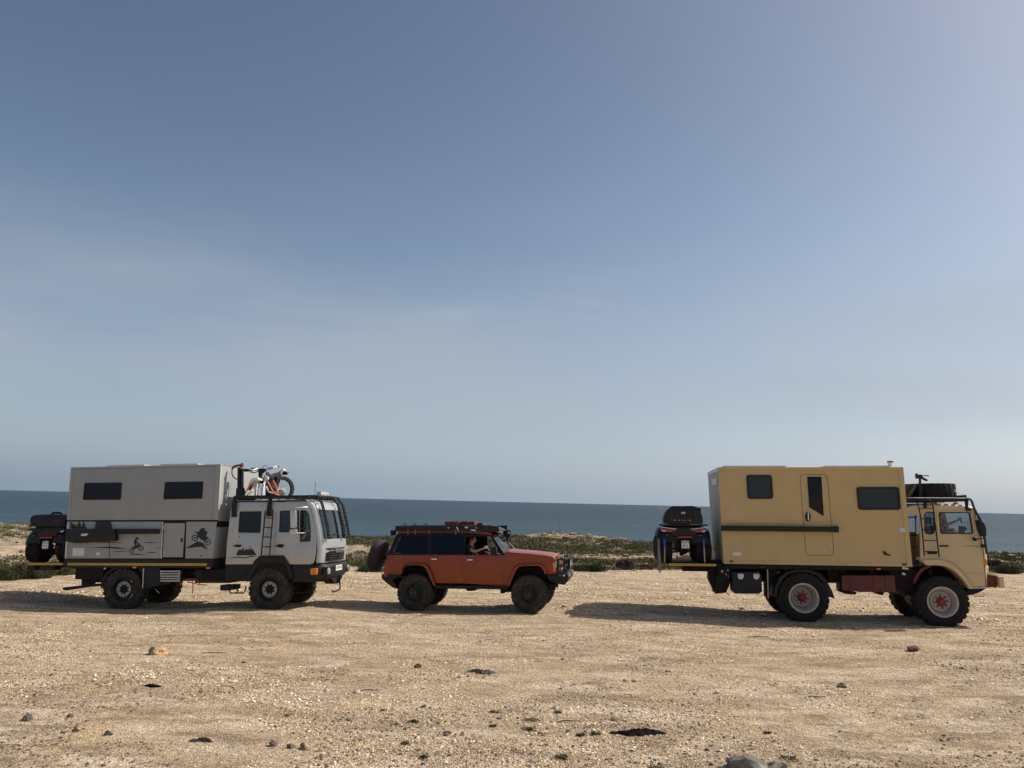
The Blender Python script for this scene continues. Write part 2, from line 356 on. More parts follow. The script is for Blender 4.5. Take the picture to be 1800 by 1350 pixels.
def fill_mesh(me, co, faces):
    k = faces.shape[1]; me.vertices.add(len(co)); me.vertices.foreach_set('co', co.astype(np.float32).ravel())
    me.loops.add(faces.size); me.loops.foreach_set('vertex_index', faces.astype(np.int32).ravel())
    me.polygons.add(len(faces)); me.polygons.foreach_set('loop_start', np.arange(0, faces.size, k, dtype=np.int32))
    me.update(calc_edges=True); me.validate()

# ground material
def ground_material():
    m = bpy.data.materials.new('gravel_ground'); t, p = nodes_of(m); N = t.nodes; L = t.links
    g = N.new('ShaderNodeNewGeometry'); p.inputs['Roughness'].default_value = .95; p.inputs['Specular IOR Level'].default_value = .15
    def noise(sc_, det=6, ro=.6, vec=None, dist=0):
        n = N.new('ShaderNodeTexNoise'); n.inputs['Scale'].default_value = sc_; n.inputs['Detail'].default_value = det; n.inputs['Roughness'].default_value = ro; n.inputs['Distortion'].default_value = dist
        L.new(vec or g.outputs['Position'], n.inputs[0]); return n.outputs[0]
    def mapr(s, a, b, c=0, d=1):
        r = N.new('ShaderNodeMapRange'); r.inputs[1].default_value = a; r.inputs[2].default_value = b; r.inputs[3].default_value = c; r.inputs[4].default_value = d; L.new(s, r.inputs[0]); return r.outputs[0]
    def mix(f, a, b, bt='MIX'):
        x = N.new('ShaderNodeMixRGB'); x.blend_type = bt
        for s, i in ((f, 0), (a, 1), (b, 2)):
            if isinstance(s, (tuple, float, int)): x.inputs[i].default_value = (*s, 1) if isinstance(s, tuple) else s
            else: L.new(s, x.inputs[i])
        return x.outputs[0]
    mp = N.new('ShaderNodeMapping'); mp.inputs['Rotation'].default_value = (0, 0, R_(14)); mp.inputs['Scale'].default_value = (.50, 1.25, 1); L.new(g.outputs['Position'], mp.inputs[0])
    mp3 = N.new('ShaderNodeMapping'); mp3.inputs['Rotation'].default_value = (0, 0, R_(-6)); mp3.inputs['Scale'].default_value = (.22, .75, 1); L.new(g.outputs['Position'], mp3.inputs[0])
    base = mix(mapr(noise(.8, 5, .6, mp3.outputs[0], .4), .36, .64), (.76, .575, .385), (.58, .43, .275))
    base = mix(mapr(noise(1.5, 7, .7, mp.outputs[0], .8), .48, .62, 0, .9), base, (.92, .75, .55))        # pale swept streaks
    base = mix(mapr(noise(1.6, 8, .72, mp.outputs[0], .7), .48, .66, 0, .9), base, (.34, .25, .16))     # brown patches
    base = mix(mapr(noise(.9, 6, .65), .58, .68, 0, .65), base, (.78, .56, .29))                              # ochre stains
    sp = mapr(noise(60, 4, .85), .36, .64, .32, 1.6)
    base = mix(1.0, base, sp, 'MULTIPLY')
    sp2 = mapr(noise(17, 5, .8), .33, .67, .58, 1.34)
    base = mix(1.0, base, sp2, 'MULTIPLY')
    L.new(base, p.inputs['Base Color'])
    v = N.new('ShaderNodeTexVoronoi'); v.inputs['Scale'].default_value = 45; L.new(g.outputs['Position'], v.inputs[0])
    hsum = N.new('ShaderNodeMath'); hsum.operation = 'MULTIPLY_ADD'; L.new(noise(70, 5, .7), hsum.inputs[0]); hsum.inputs[1].default_value = 1.0; L.new(v.outputs['Distance'], hsum.inputs[2])
    b = N.new('ShaderNodeBump'); b.inputs['Strength'].default_value = 1.0; b.inputs['Distance'].default_value = .035; L.new(hsum.outputs[0], b.inputs['Height'])
    b2 = N.new('ShaderNodeBump'); b2.inputs['Strength'].default_value = .7; b2.inputs['Distance'].default_value = .10; L.new(noise(7, 6, .7), b2.inputs['Height']); L.new(b.outputs[0], b2.inputs['Normal'])
    L.new(b2.outputs[0], p.inputs['Normal'])
    return m
def coast_material():
    m = bpy.data.materials.new('coast_rock_and_soil'); t, p = nodes_of(m); N = t.nodes; L = t.links
    g = N.new('ShaderNodeNewGeometry'); p.inputs['Roughness'].default_value = .95; p.inputs['Specular IOR Level'].default_value = .15
    def noise(s, d=6, r=.65):
        n = N.new('ShaderNodeTexNoise'); n.inputs['Scale'].default_value = s; n.inputs['Detail'].default_value = d; n.inputs['Roughness'].default_value = r; L.new(g.outputs['Position'], n.inputs[0]); return n.outputs[0]
    def ramp(s, a, b, c0, c1):
        r = N.new('ShaderNodeMapRange'); r.inputs[1].default_value = a; r.inputs[2].default_value = b; L.new(s, r.inputs[0])
        x = N.new('ShaderNodeMixRGB'); L.new(r.outputs[0], x.inputs[0])
        for c, i in ((c0, 1), (c1, 2)):
            if isinstance(c, tuple): x.inputs[i].default_value = (*c, 1)
            else: L.new(c, x.inputs[i])
        return x.outputs[0]
    c = ramp(noise(.5), .38, .62, (.30, .23, .15), (.46, .36, .25))
    c = ramp(noise(2.5), .50, .66, c, (.16, .12, .085))
    c = ramp(noise(7), .52, .70, c, (.52, .43, .33))
    L.new(c, p.inputs['Base Color'])
    b = N.new('ShaderNodeBump'); b.inputs['Strength'].default_value = 1; b.inputs['Distance'].default_value = .35; L.new(noise(1.6, 8, .7), b.inputs['Height']); L.new(b.outputs[0], p.inputs['Normal'])
    return m
M['ground'] = ground_material(); M['coast'] = coast_material()

# near ground lot (fine sheet), then the coast sheet further out
nearlot = grid_mesh('ground', np.linspace(-19, 19, 640), np.concatenate([np.linspace(4, 24, 420), np.linspace(24.1, 38, 120)[1:]]), M['ground'], height)
nearlot['kind'] = 'structure'
# replace the flat hand-over: outer ring of ground around and behind the camera
def outer_mesh():
    mb = MB(); xs = np.concatenate([np.linspace(-160, -19, 60)]); 
    for (xa, xb, ya, yb, nx, ny) in ((-160, -19, -60, 38, 70, 60), (19, 160, -60, 38, 70, 60), (-19, 19, -60, 4, 20, 24)):
        X, Y = np.meshgrid(np.linspace(xa, xb, nx), np.linspace(ya, yb, ny)); Z = height(X, Y)
        o = len(mb.v); mb.v += [tuple(p) for p in np.stack([X, Y, Z], -1).reshape(-1, 3)]
        mb.f += [(o + i * nx + j, o + i * nx + j + 1, o + (i + 1) * nx + j + 1, o + (i + 1) * nx + j) for i in range(ny - 1) for j in range(nx - 1)]
    return mb
o = bpy.data.objects.new('ground', outer_mesh().mesh('ground', M['ground'], recalc=False)); COL.objects.link(o); o['kind'] = 'structure'
coast = grid_mesh('coast', np.linspace(-160, 160, 1000), np.concatenate([np.linspace(38, 75, 260)]), M['coast'], height)
coast['kind'] = 'structure'

# sea
def sea_material():
    m = bpy.data.materials.new('sea_water'); t, p = nodes_of(m); N = t.nodes; L = t.links
    g = N.new('ShaderNodeNewGeometry')
    sx = N.new('ShaderNodeSeparateXYZ'); L.new(g.outputs['Position'], sx.inputs[0])
    mr = N.new('ShaderNodeMapRange'); mr.inputs[1].default_value = 40; mr.inputs[2].default_value = 330; mr.interpolation_type = 'SMOOTHSTEP'
    nz = N.new('ShaderNodeTexNoise'); nz.inputs['Scale'].default_value = .012; nz.inputs['Detail'].default_value = 3
    mpp = N.new('ShaderNodeMapping'); mpp.inputs['Scale'].default_value = (.5, 1.6, 1); L.new(g.outputs['Position'], mpp.inputs[0]); L.new(mpp.outputs[0], nz.inputs[0])
    ma = N.new('ShaderNodeMath'); ma.operation = 'MULTIPLY_ADD'; L.new(nz.outputs[0], ma.inputs[0]); ma.inputs[1].default_value = 260; 
    sb = N.new('ShaderNodeMath'); sb.operation = 'SUBTRACT'; L.new(sx.outputs[1], sb.inputs[0]); sb.inputs[1].default_value = 130; L.new(sb.outputs[0], ma.inputs[2]); L.new(ma.outputs[0], mr.inputs[0])
    mx = N.new('ShaderNodeMixRGB'); mx.inputs[1].default_value = (.052, .106, .132, 1); mx.inputs[2].default_value = (.044, .070, .096, 1); L.new(mr.outputs[0], mx.inputs[0]); L.new(mx.outputs[0], p.inputs['Base Color'])
    wc = N.new('ShaderNodeTexNoise'); wc.inputs['Scale'].default_value = .10; wc.inputs['Detail'].default_value = 7; wc.inputs['Roughness'].default_value = .75; mpc = N.new('ShaderNodeMapping'); mpc.inputs['Scale'].default_value = (.35, 1.0, 1); L.new(g.outputs['Position'], mpc.inputs[0]); L.new(mpc.outputs[0], wc.inputs[0])
    wr = N.new('ShaderNodeMapRange'); wr.inputs[1].default_value = .35; wr.inputs[2].default_value = .65; wr.inputs[3].default_value = .78; wr.inputs[4].default_value = 1.22; L.new(wc.outputs[0], wr.inputs[0])
    wmx = N.new('ShaderNodeMixRGB'); wmx.blend_type = 'MULTIPLY'; wmx.inputs[0].default_value = 1; L.new(mx.outputs[0], wmx.inputs[1]); L.new(wr.outputs[0], wmx.inputs[2]); L.new(wmx.outputs[0], p.inputs['Base Color'])
    p.inputs['Roughness'].default_value = .45; p.inputs['IOR'].default_value = 1.33; p.inputs['Specular IOR Level'].default_value = .22
    wv = N.new('ShaderNodeTexNoise'); wv.inputs['Scale'].default_value = .55; wv.inputs['Detail'].default_value = 6; wv.inputs['Roughness'].default_value = .7
    mp2 = N.new('ShaderNodeMapping'); mp2.inputs['Scale'].default_value = (.45, 1.4, 1); mp2.inputs['Rotation'].default_value = (0, 0, R_(8)); L.new(g.outputs['Position'], mp2.inputs[0]); L.new(mp2.outputs[0], wv.inputs[0])
    b = N.new('ShaderNodeBump'); b.inputs['Strength'].default_value = 1; b.inputs['Distance'].default_value = 1.3; L.new(wv.outputs[0], b.inputs['Height']); L.new(b.outputs[0], p.inputs['Normal'])
    return m
M['sea'] = sea_material()
ys = 40 * (20000 / 40) ** np.linspace(0, 1, 240)
def seaz(X, Y): return -3.0 + (fbm(X * .12, Y * .3, 3, 77)) * .35 * np.clip(1 - Y / 600, 0, 1)
mb = MB(); rows = []
for yv in ys:
    xv = np.linspace(-1, 1, 200) * (160 + yv * 1.2); zz = seaz(xv, np.full_like(xv, yv)); rows.append([(a, yv, c) for a, c in zip(xv, zz)])
mb.loft(rows); o = bpy.data.objects.new('sea', mb.mesh('sea', M['sea'], recalc=False, smooth=60)); COL.objects.link(o); o['kind'] = 'structure'
# ------------------------------------------------------------------ gravel, scrub, rubble (stuff)
def pebbles(name, n, xr, yr, size, m, seed, keep=None, flat=.6):
    r = np.random.default_rng(seed)
    y = yr[0] + (yr[1] - yr[0]) * r.random(n) ** 1.35; hx = .72 * y + 1.5
    x = (r.random(n) * 2 - 1) * np.minimum(hx, xr)
    clump = fbm(x * .8, y * .8, 4, seed + 3) + .5
    big = fbm(x * .22 + 5, y * .5, 3, 71); ok = (clump - .5) * 1.9 + .5 + big * 1.6 + r.random(n) * .4 > .66
    if keep is not None: ok &= keep(x, y, r)
    x = x[ok]; y = y[ok]; n = len(x); z = height(x, y)
    s = size * np.exp(r.normal(0, .45, n)); base = np.array([[1, 0, 0], [.1, 1, 0], [-1, .1, 0], [0, -1, 0], [.62, .1, .75], [0, .62, .85], [-.6, 0, .7], [.1, -.62, .8]])
    V = base[None] * (1 + r.uniform(-.3, .3, (n, 8, 3))); V[..., 0] += r.uniform(-.2, .2, (n, 8)); V *= s[:, None, None]; V[..., 2] *= flat
    a = r.random(n) * 6.283; ca, sa = np.cos(a), np.sin(a); X = V[..., 0] * ca[:, None] - V[..., 1] * sa[:, None]; Y = V[..., 0] * sa[:, None] + V[..., 1] * ca[:, None]
    V = np.stack([X + x[:, None], Y + y[:, None], V[..., 2] + (z + s * .12)[:, None]], -1).reshape(-1, 3)
    F = np.array([[0, 1, 5], [0, 5, 4], [1, 2, 6], [1, 6, 5], [2, 3, 7], [2, 7, 6], [3, 0, 4], [3, 4, 7], [4, 5, 6], [4, 6, 7]]); F = (np.arange(n)[:, None, None] * 8 + F[None]).reshape(-1, 3)
    me = bpy.data.meshes.new(name); fill_mesh(me, V, F); me.materials.append(m)
    o = bpy.data.objects.new(name, me); COL.objects.link(o); return o
def pebble_mat(name, c0, c1):
    m = bpy.data.materials.new(name); t, p = nodes_of(m); g = t.nodes.new('ShaderNodeNewGeometry'); r = t.nodes.new('ShaderNodeMixRGB')
    t.links.new(g.outputs['Random Per Island'], r.inputs[0]); r.inputs[1].default_value = (*c0, 1); r.inputs[2].default_value = (*c1, 1)
    n_ = t.nodes.new('ShaderNodeTexNoise'); n_.inputs['Scale'].default_value = 1.1; n_.inputs['Detail'].default_value = 6; n_.inputs['Roughness'].default_value = .65; mp_ = t.nodes.new('ShaderNodeMapping'); mp_.inputs['Scale'].default_value = (.4, 1.5, 1); mp_.inputs['Rotation'].default_value = (0, 0, R_(10)); t.links.new(g.outputs['Position'], mp_.inputs[0]); t.links.new(mp_.outputs[0], n_.inputs[0])
    q_ = t.nodes.new('ShaderNodeMapRange'); q_.inputs[1].default_value = .36; q_.inputs[2].default_value = .64; q_.inputs[3].default_value = .66; q_.inputs[4].default_value = 1.22; t.links.new(n_.outputs[0], q_.inputs[0]); x_ = t.nodes.new('ShaderNodeMixRGB'); x_.blend_type = 'MULTIPLY'; x_.inputs[0].default_value = 1; t.links.new(r.outputs[0], x_.inputs[1]); t.links.new(q_.outputs[0], x_.inputs[2])
    t.links.new(x_.outputs[0], p.inputs['Base Color']); p.inputs['Roughness'].default_value = .9; p.inputs['Specular IOR Level'].default_value = .2; return m
PM = pebble_mat('pebble', (.34, .25, .165), (.92, .74, .54)); PD = pebble_mat('dark_pebble', (.10, .07, .05), (.26, .18, .12)); PG = pebble_mat('grey_pebble', (.30, .27, .23), (.55, .52, .46))
for nm, n, s, m_, yr, sd_, lab in (('gravel', 230000, .0072, PM, (7.5, 21), 1, 'fine tan gravel strewn over the sandy lot'), ('gravel', 90000, .0095, PD, (7.5, 33), 2, 'darker brown stones scattered over the sandy lot'), ('gravel', 5000, .013, PG, (7.5, 33), 3, 'pale grey stones scattered over the sandy lot'), ('gravel', 30000, .018, PM, (20, 34), 4, 'coarse tan gravel beyond the parked vehicles')):
    label(pebbles(nm, n, 30, yr, s, m_, sd_), lab, 'gravel', kind='stuff')

def rubble():
    r = random.Random(5); mb = MB(); 
    for i in range(1100):
        x = r.uniform(-48, 55); y = r.uniform(0, 1); e = float(scrub_edge(np.array([x]))[0]); s = float(shore(np.array([x]))[0])
        y = e - .3 + (s - e + 1) * y ** (1.0 if r.random() < .6 else .1 if r.random() < .5 else 2.5)
        a = r.uniform(.04, .17) * (1.6 if y > s - 6 else 1); mb.blob((x, y, ground_at(x, y) + a * .15), (a * 1.3, a, a * .65), i, 1, .35)
    return mb
RK = mat('pale_rock', (.24, .18, .125), .95, var=.45, scale=5, bump=.8, bscale=12, spec=.2)
o = bpy.data.objects.new('rubble', rubble().mesh('rubble', RK, smooth=20)); COL.objects.link(o); label(o, 'pale broken rocks lying along the low coast behind the vehicles', 'rubble', kind='stuff')

def leaf_mat(name, c0, c1, c2):
    m = bpy.data.materials.new(name); t, p = nodes_of(m); g = t.nodes.new('ShaderNodeNewGeometry'); r = t.nodes.new('ShaderNodeMixRGB'); r2 = t.nodes.new('ShaderNodeMixRGB')
    n = t.nodes.new('ShaderNodeTexNoise'); n.inputs['Scale'].default_value = .45; n.inputs['Detail'].default_value = 5; t.links.new(g.outputs['Position'], n.inputs[0])
    mr = t.nodes.new('ShaderNodeMapRange'); mr.inputs[1].default_value = .42; mr.inputs[2].default_value = .62; t.links.new(n.outputs[0], mr.inputs[0])
    t.links.new(g.outputs['Random Per Island'], r.inputs[0]); r.inputs[1].default_value = (*c0, 1); r.inputs[2].default_value = (*c1, 1)
    t.links.new(mr.outputs[0], r2.inputs[0]); t.links.new(r.outputs[0], r2.inputs[1]); r2.inputs[2].default_value = (*c2, 1)
    t.links.new(r2.outputs[0], p.inputs['Base Color']); p.inputs['Roughness'].default_value = .8; p.inputs['Specular IOR Level'].default_value = .2; return m
LG = leaf_mat('scrub_leaves', (.060, .068, .024), (.120, .122, .048), (.16, .13, .075)); LD = leaf_mat('dark_leaves', (.022, .036, .012), (.05, .07, .022), (.06, .062, .03)); LP = leaf_mat('dry_twigs', (.06, .045, .045), (.12, .09, .08), (.09, .075, .06))
def foliage(centres, rad, hgt, per, leaf, seed):
    """leaf-sized faces through low cushions at the given centres -> (verts, faces)"""
    r = np.random.default_rng(seed); n = len(centres) * per; C = np.repeat(np.asarray(centres), per, 0); RR = np.repeat(rad, per); HH = np.repeat(hgt, per)
    d = r.normal(size=(n, 3)); d /= np.linalg.norm(d, axis=1)[:, None]; d[:, 2] = np.abs(d[:, 2]); k = r.random(n) ** .4
    lump = .75 + .5 * vnoise(d[:, 0] * 2.5 + C[:, 0] * 3, d[:, 1] * 2.5 + C[:, 1] * 3 + d[:, 2], seed)
    pos = C + np.stack([d[:, 0] * RR * k * lump, d[:, 1] * RR * k * lump, d[:, 2] * HH * k * lump], 1)
    a = r.normal(size=(n, 3)); a[:, 2] += .9; a /= np.linalg.norm(a, axis=1)[:, None]; b = np.cross(a, r.normal(size=(n, 3))); b /= np.linalg.norm(b, axis=1)[:, None]
    L_ = leaf * r.uniform(.6, 1.5, n)[:, None]; V = np.stack([pos - b * L_ * .35, pos + b * L_ * .35, pos + a * L_ * 1.6], 1).reshape(-1, 3)
    return V, np.arange(3 * n).reshape(-1, 3)
def fol_obj(name, V, F, m, parent=None, off=None):
    me = bpy.data.meshes.new(name); fill_mesh(me, V if off is None else V - np.array(off), F); me.materials.append(m); o = bpy.data.objects.new(name, me); COL.objects.link(o); o.parent = parent; return o
def scrub():
    r = np.random.default_rng(11); n = 44000; x = r.uniform(-50, 60, n); e = scrub_edge(x); s = shore(x); y = e + (s - e) * r.random(n)
    # green in two bands with a bare rocky strip running diagonally between them
    t = (y - e) / (s - e); mid = .36 + .10 * np.sin(x * .13 + .6) + .35 * fbm(x * .08, y * .1, 3, 61); bare = np.exp(-((t - mid) / .06) ** 2) * np.clip((np.abs(x + 2) - 3) / 4, .25, 1)
    dens = .98 - 1.3 * bare + fbm(x * .22, y * .3, 4, 51) * 1.5 - np.where(t > .9, (t - .9) * 5, 0) - np.where(x / y < -.55, .75 * (t > .06), 0) - np.where(x > 24, .45, 0)
    head = np.exp(-((x - 5.3) / 3.9) ** 4 - ((y - 59) / 3.6) ** 4); dens -= head * 3.5 * (r.random(n) > .12)
    ok = r.random(n) * .8 < dens; x = x[ok]; y = y[ok]; z = height(x, y)
    rad = r.uniform(.22, .6, len(x)); hg = rad * r.uniform(.25, .5, len(x)); dk = r.random(len(x)) < .3
    return np.stack([x, y, z], 1), rad, hg, dk
C_, r_, h_, dk = scrub()
for sel, m_, lab in ((~dk, LG, 'low green coastal scrub covering the ground before the sea'), (dk, LD, 'darker green cushions mixed into the coastal scrub')):
    V, F = foliage(C_[sel], r_[sel], h_[sel], 32, .05, 3); label(fol_obj('coastal_scrub', V, F, m_), lab, 'scrub', kind='stuff')
def shrub(px, py, wpx, hpx, lab, m_=LD, group=None, stems=True, leafk=1.0, per=None):
    p = on_z(px, py); x, y = p.x, p.y; z = ground_at(x, y); sc_ = FPX / y; wm = wpx / sc_ / 2; hm = hpx / sc_
    t = Thing('shrub', lab, 'shrub', Matrix.Translation((x, y, z)), group=group)
    r = np.random.default_rng(int(px)); n = 9; c = np.stack([r.uniform(-.65, .65, n) * wm, r.uniform(-.5, .5, n) * wm, np.zeros(n)], 1)
    V, F = foliage(c, np.full(n, wm * .5), hm * r.uniform(.45, .8, n), (per or 420) * 3, .026 * leafk, int(px)); fol_obj('foliage', V, F, m_, t.o)
    mb = MB()
    for i in range(n * 3):
        b = c[i % n]; q = (b[0] + r.uniform(-.4, .4) * wm, b[1] + r.uniform(-.4, .4) * wm, hm * r.uniform(.4, .8)); mb.tube([b * .6 + np.array([0, 0, -.03]), ((b[0] * .7 + q[0] * .3), (b[1] * .7 + q[1] * .3), q[2] * .5), q], [.012, .008, .004], 4)
    t.part('stem', mb, LP); return t
shrub(14, 1019, 70, 36, 'big dark green shrub leftmost at the picture edge behind the silver truck', per=800)
shrub(62, 1017, 60, 30, 'dark green shrub under the loading platform of the silver truck')
shrub(108, 1012, 50, 22, 'low green shrub right under the rear corner of the silver box', LG)
shrub(1096, 1001, 34, 26, 'dry purplish twiggy shrub at the gravel edge between car and beige truck', LP)
shrub(1135, 1001, 26, 12, 'grey-brown low shrub beside pale rocks left of the quad platform', LP)
shrub(1776, 1008, 44, 20, 'dark green shrub at right edge beyond the beige truck bumper')
shrub(1747, 1001, 22, 20, 'smaller dark shrub just right of the beige cab headlight')
shrub(655, 1004, 50, 18, 'green shrub behind the black spare wheel of the orange car', LG)
shrub(1035, 1003, 60, 16, 'wide low green shrub right of the orange car bumper', LD)

# ------------------------------------------------------------------ single stones, rags, weeds in the foreground
def ground_thing(name, px, py, lab, cat, mb, m_, group=None, kind=None, smooth=25):
    p = on_z(px, py); z = ground_at(p.x, p.y); o = bpy.data.objects.new(name, mb.mesh(name, m_, smooth=smooth)); COL.objects.link(o)
    o.location = (p.x, p.y, z); label(o, lab, cat, group); return o
def px_m(py, px=900): p = on_z(px, py); return FPX / (p - CAMLOC).length
ROCKT = mat('tan_rock', (.36, .25, .16), .95, var=.5, scale=9, bump=.8, bscale=25, spec=.2); ROCKG = mat('grey_rock', (.20, .18, .155), .95, var=.55, scale=7, bump=.9, bscale=25, spec=.2); ROCKD = mat('dark_rock', (.15, .12, .09), .9, var=.5, scale=12, bump=.8, bscale=25)
def rock(px, py, w, h, lab, m_=ROCKD, seed=0, extra=None):
    k = px_m(py, px) * (1.22 if py < 1340 else 1); mb = MB().blob((0, 0, h / k * .22), (w / k / 2, w / k * .4, h / k * .62), seed or int(px), 3, .28)
    for e in extra or (): mb.blob((e[0] / k, e[4] / k if len(e) > 4 else 0, e[1] / k), (e[2] / k, e[2] / k * .8, e[3] / k), int(px) + 9, 3, .3)
    return ground_thing('rock', px, py, lab, 'rock', mb, m_)
rock(268, 1153, 20, 16, 'brown rock leaning on a pale ochre one left foreground below silver truck', ROCKT)
rock(283, 1151, 22, 13, 'pale ochre slab rock half behind a brown rock in left foreground', mat('ochre_rock', (.52, .33, .16), .95, var=.3, bump=.6))
rock(50, 1268, 17, 15, 'grey-green stone alone near the left edge of the foreground', ROCKG)
rock(138, 1286, 15, 9, 'small brown stone right of the grey-green stone in left foreground', ROCKT)
rock(191, 1292, 14, 9, 'dark flat stone between the small brown stone and the torn dark rag', ROCKD)
rock(480, 1310, 15, 11, 'leftmost of three dark stones in a row near the bottom edge', ROCKD)
rock(510, 1314, 13, 8, 'smallest middle one of three dark stones near the bottom edge', ROCKD)
rock(534, 1315, 16, 12, 'rightmost of three dark stones near the bottom edge', ROCKD)
rock(735, 1174, 14, 10, 'red-brown stone on open gravel left of the grey rag', mat('brown_rock', (.14, .08, .055), .9, var=.4, bump=.8))
rock(1606, 1146, 20, 9, 'rusty red-brown stone on gravel below the beige cab', mat('rusty_rock', (.15, .07, .04), .9, var=.5, bump=.8))
rock(1480, 1206, 16, 8, 'dark flat stone on the gravel right of centre foreground', ROCKD)
rock(1316, 1362, 74, 30, 'large weathered grey rock at the bottom edge right of centre', ROCKG, 4, [(44, 8, 18, 12, 6), (-36, 4, 16, 9, 2)])
for i, (a, b, lab) in enumerate([(745, 1212, 'small tan stone on open gravel below the red-brown stone'), (600, 1265, 'small dark stone in the middle of the left half foreground'), (1250, 1309, 'small stone just right of the long black rag, nearer the camera'), (1555, 1310, 'small stone in the lower right foreground right of the big grey rock'), (1660, 1290, 'stone nearest the lower right corner of the gravel'), (430, 1165, 'small stone between the two tan rocks and the front wheel of the silver truck'), (212, 1133, 'small stone close behind the tan rocks, below the rear wheel of the silver truck'), (990, 1160, 'small stone on the gravel below the front bumper of the orange car'), (1115, 1200, 'small stone in the open gravel above the long black rag'), (1430, 1242, 'small dark stone left of the dark flat stone at right of centre'), (1690, 1175, 'small stone on the gravel below the bumper of the beige truck'), (325, 1232, 'small stone right of the black scrap of cloth')]):
    k = px_m(b, a); s = (2.0 + (i * 7) % 3) / k; ground_thing('stone', a, b, lab, 'stone', MB().blob((0, 0, s * .25), (s, s * .8, s * .6), i + 40, 2, .3), [ROCKT, ROCKD, ROCKT][i % 3])
rock(957, 944, 34, 9, 'dark brown rock ledge at the left end of the low headland', mat('ledge_rock', (.09, .06, .045), .95, var=.4, bump=.6), 6)
def rag(px, py, wpx, hpx, lab, m_, seed, name='rag', cat='rag'):
    """a crumpled scrap: folded strip with ragged edge, ridges and hollows"""
    k = px_m(py, px); r = random.Random(seed); n = 34; rows = []; wm = wpx / k; hm = hpx / k * .60
    wid = [.35 + .65 * r.random() for _ in range(n + 1)]; hg = [r.random() for _ in range(n + 1)]
    for i in range(n + 1):
        t = i / n; env = max(.06, 1 - abs(2 * t - 1) ** 2.2); a = (wid[i] + wid[max(0, i - 1)] + wid[min(n, i + 1)]) / 3; h_ = (hg[i] * 2 + hg[max(0, i - 1)] + hg[min(n, i + 1)]) / 4; row = []
        yy = wm * .05 * math.sin(t * 6 + seed)
        for j in range(11):
            q = j / 10 * 2 - 1; row.append(((t - .5) * wm + r.uniform(-1, 1) * wm * .008, yy + q * wm * .13 * a * (.35 + env), .004 + hm * env * (1 - q * q) ** .7 * (.35 + .65 * h_) * (.7 + .3 * math.sin(j * 2.1 + i * .9 + seed)) + r.uniform(0, .006)))
        rows.append(row)
    return ground_thing(name, px, py, lab, cat, MB().loft(rows), m_, smooth=40)
rag(1122, 1287, 90, 14, 'long crumpled black rag lying on the gravel right of centre', M['rag'], 3)
rag(268, 1210, 32, 10, 'small black scrap of cloth in the left foreground', M['rag'], 1)
rag(355, 1303, 36, 12, 'torn dark grey scrap near the bottom left', mat('dark_grey_rag', (.05, .045, .045), .9, var=.5, bump=.6), 5)
rag(846, 1184, 52, 13, 'grey crumpled scrap with a thin tail on gravel below the orange car', M['rag_grey'], 7)
for i, (a, b, lab) in enumerate([(375, 1151, 'thin dry stick lying right of the two tan rocks'), (1720, 1158, 'pale short stick on gravel at the right'), (650, 1218, 'dark twig on the gravel left of centre'), (1335, 1118, 'short dark stick just below the rear wheel of the beige truck'), (1000, 1268, 'thin dry twig among the weeds'), (1435, 1228, 'dark twig at the middle of the right foreground')]):
    k = px_m(b, a); l = 18 / k; ground_thing('twig', a, b, lab, 'twig', MB().tube([(-l, 0, .012), (-.3 * l, .03, .022), (.4 * l, .02, .02), (l, .07, .014)], [.006, .008, .007, .004], 5), M['strap'] if i == 1 else LP)
for i, (a, b, wv, lab) in enumerate([(872, 1250, 22, 'flat green weed tuft below the grey crumpled scrap'), (726, 1269, 20, 'small green weed tuft furthest left of the group, upper one of two'), (715, 1305, 22, 'bushy dark green weed tuft furthest left of the group, lower one'), (745, 1328, 22, 'sparse weed tuft just below the leftmost bushy one'), (933, 1266, 30, 'widest green weed tuft in the middle of the foreground'), (929, 1280, 24, 'round weed tuft directly below the widest one'), (868, 1275, 14, 'tiny weed tuft just left of the widest tuft'), (1023, 1289, 22, 'green weed tuft left of the long black rag, left one of a pair'), (1048, 1288, 18, 'green weed tuft left of the long black rag, right one of a pair'), (983, 1329, 34, 'broad scattered weed tuft at the bottom centre'), (985, 1252, 20, 'thin weed tuft above and right of the widest tuft'), (1157, 1346, 34, 'dark green weed tuft cut by the bottom edge below the black rag'), (787, 1288, 16, 'small flat weed tuft alone between the left pair and the middle ones'), (1390, 1333, 36, 'mossy green weed tuft at the right side of the big grey rock'), (743, 1243, 12, 'tiny dark weed above the leftmost green tufts'), (1348, 1290, 12, 'tiny pair of weeds above the big grey rock')]):
    k = px_m(b, a); rr = wv / k / 2; c = np.array([[random.uniform(-.6, .6) * rr, random.uniform(-.4, .4) * rr, 0] for _ in range(6)])
    V, F = foliage(c, np.full(6, rr * .55), np.full(6, rr * .30), 34, .012, i); p = on_z(a, b); o = fol_obj('weed', V, F, LD if i % 2 else LG); o.location = (p.x, p.y, ground_at(p.x, p.y))
    label(o, lab, 'weed', 'green weed tufts on the foreground gravel')

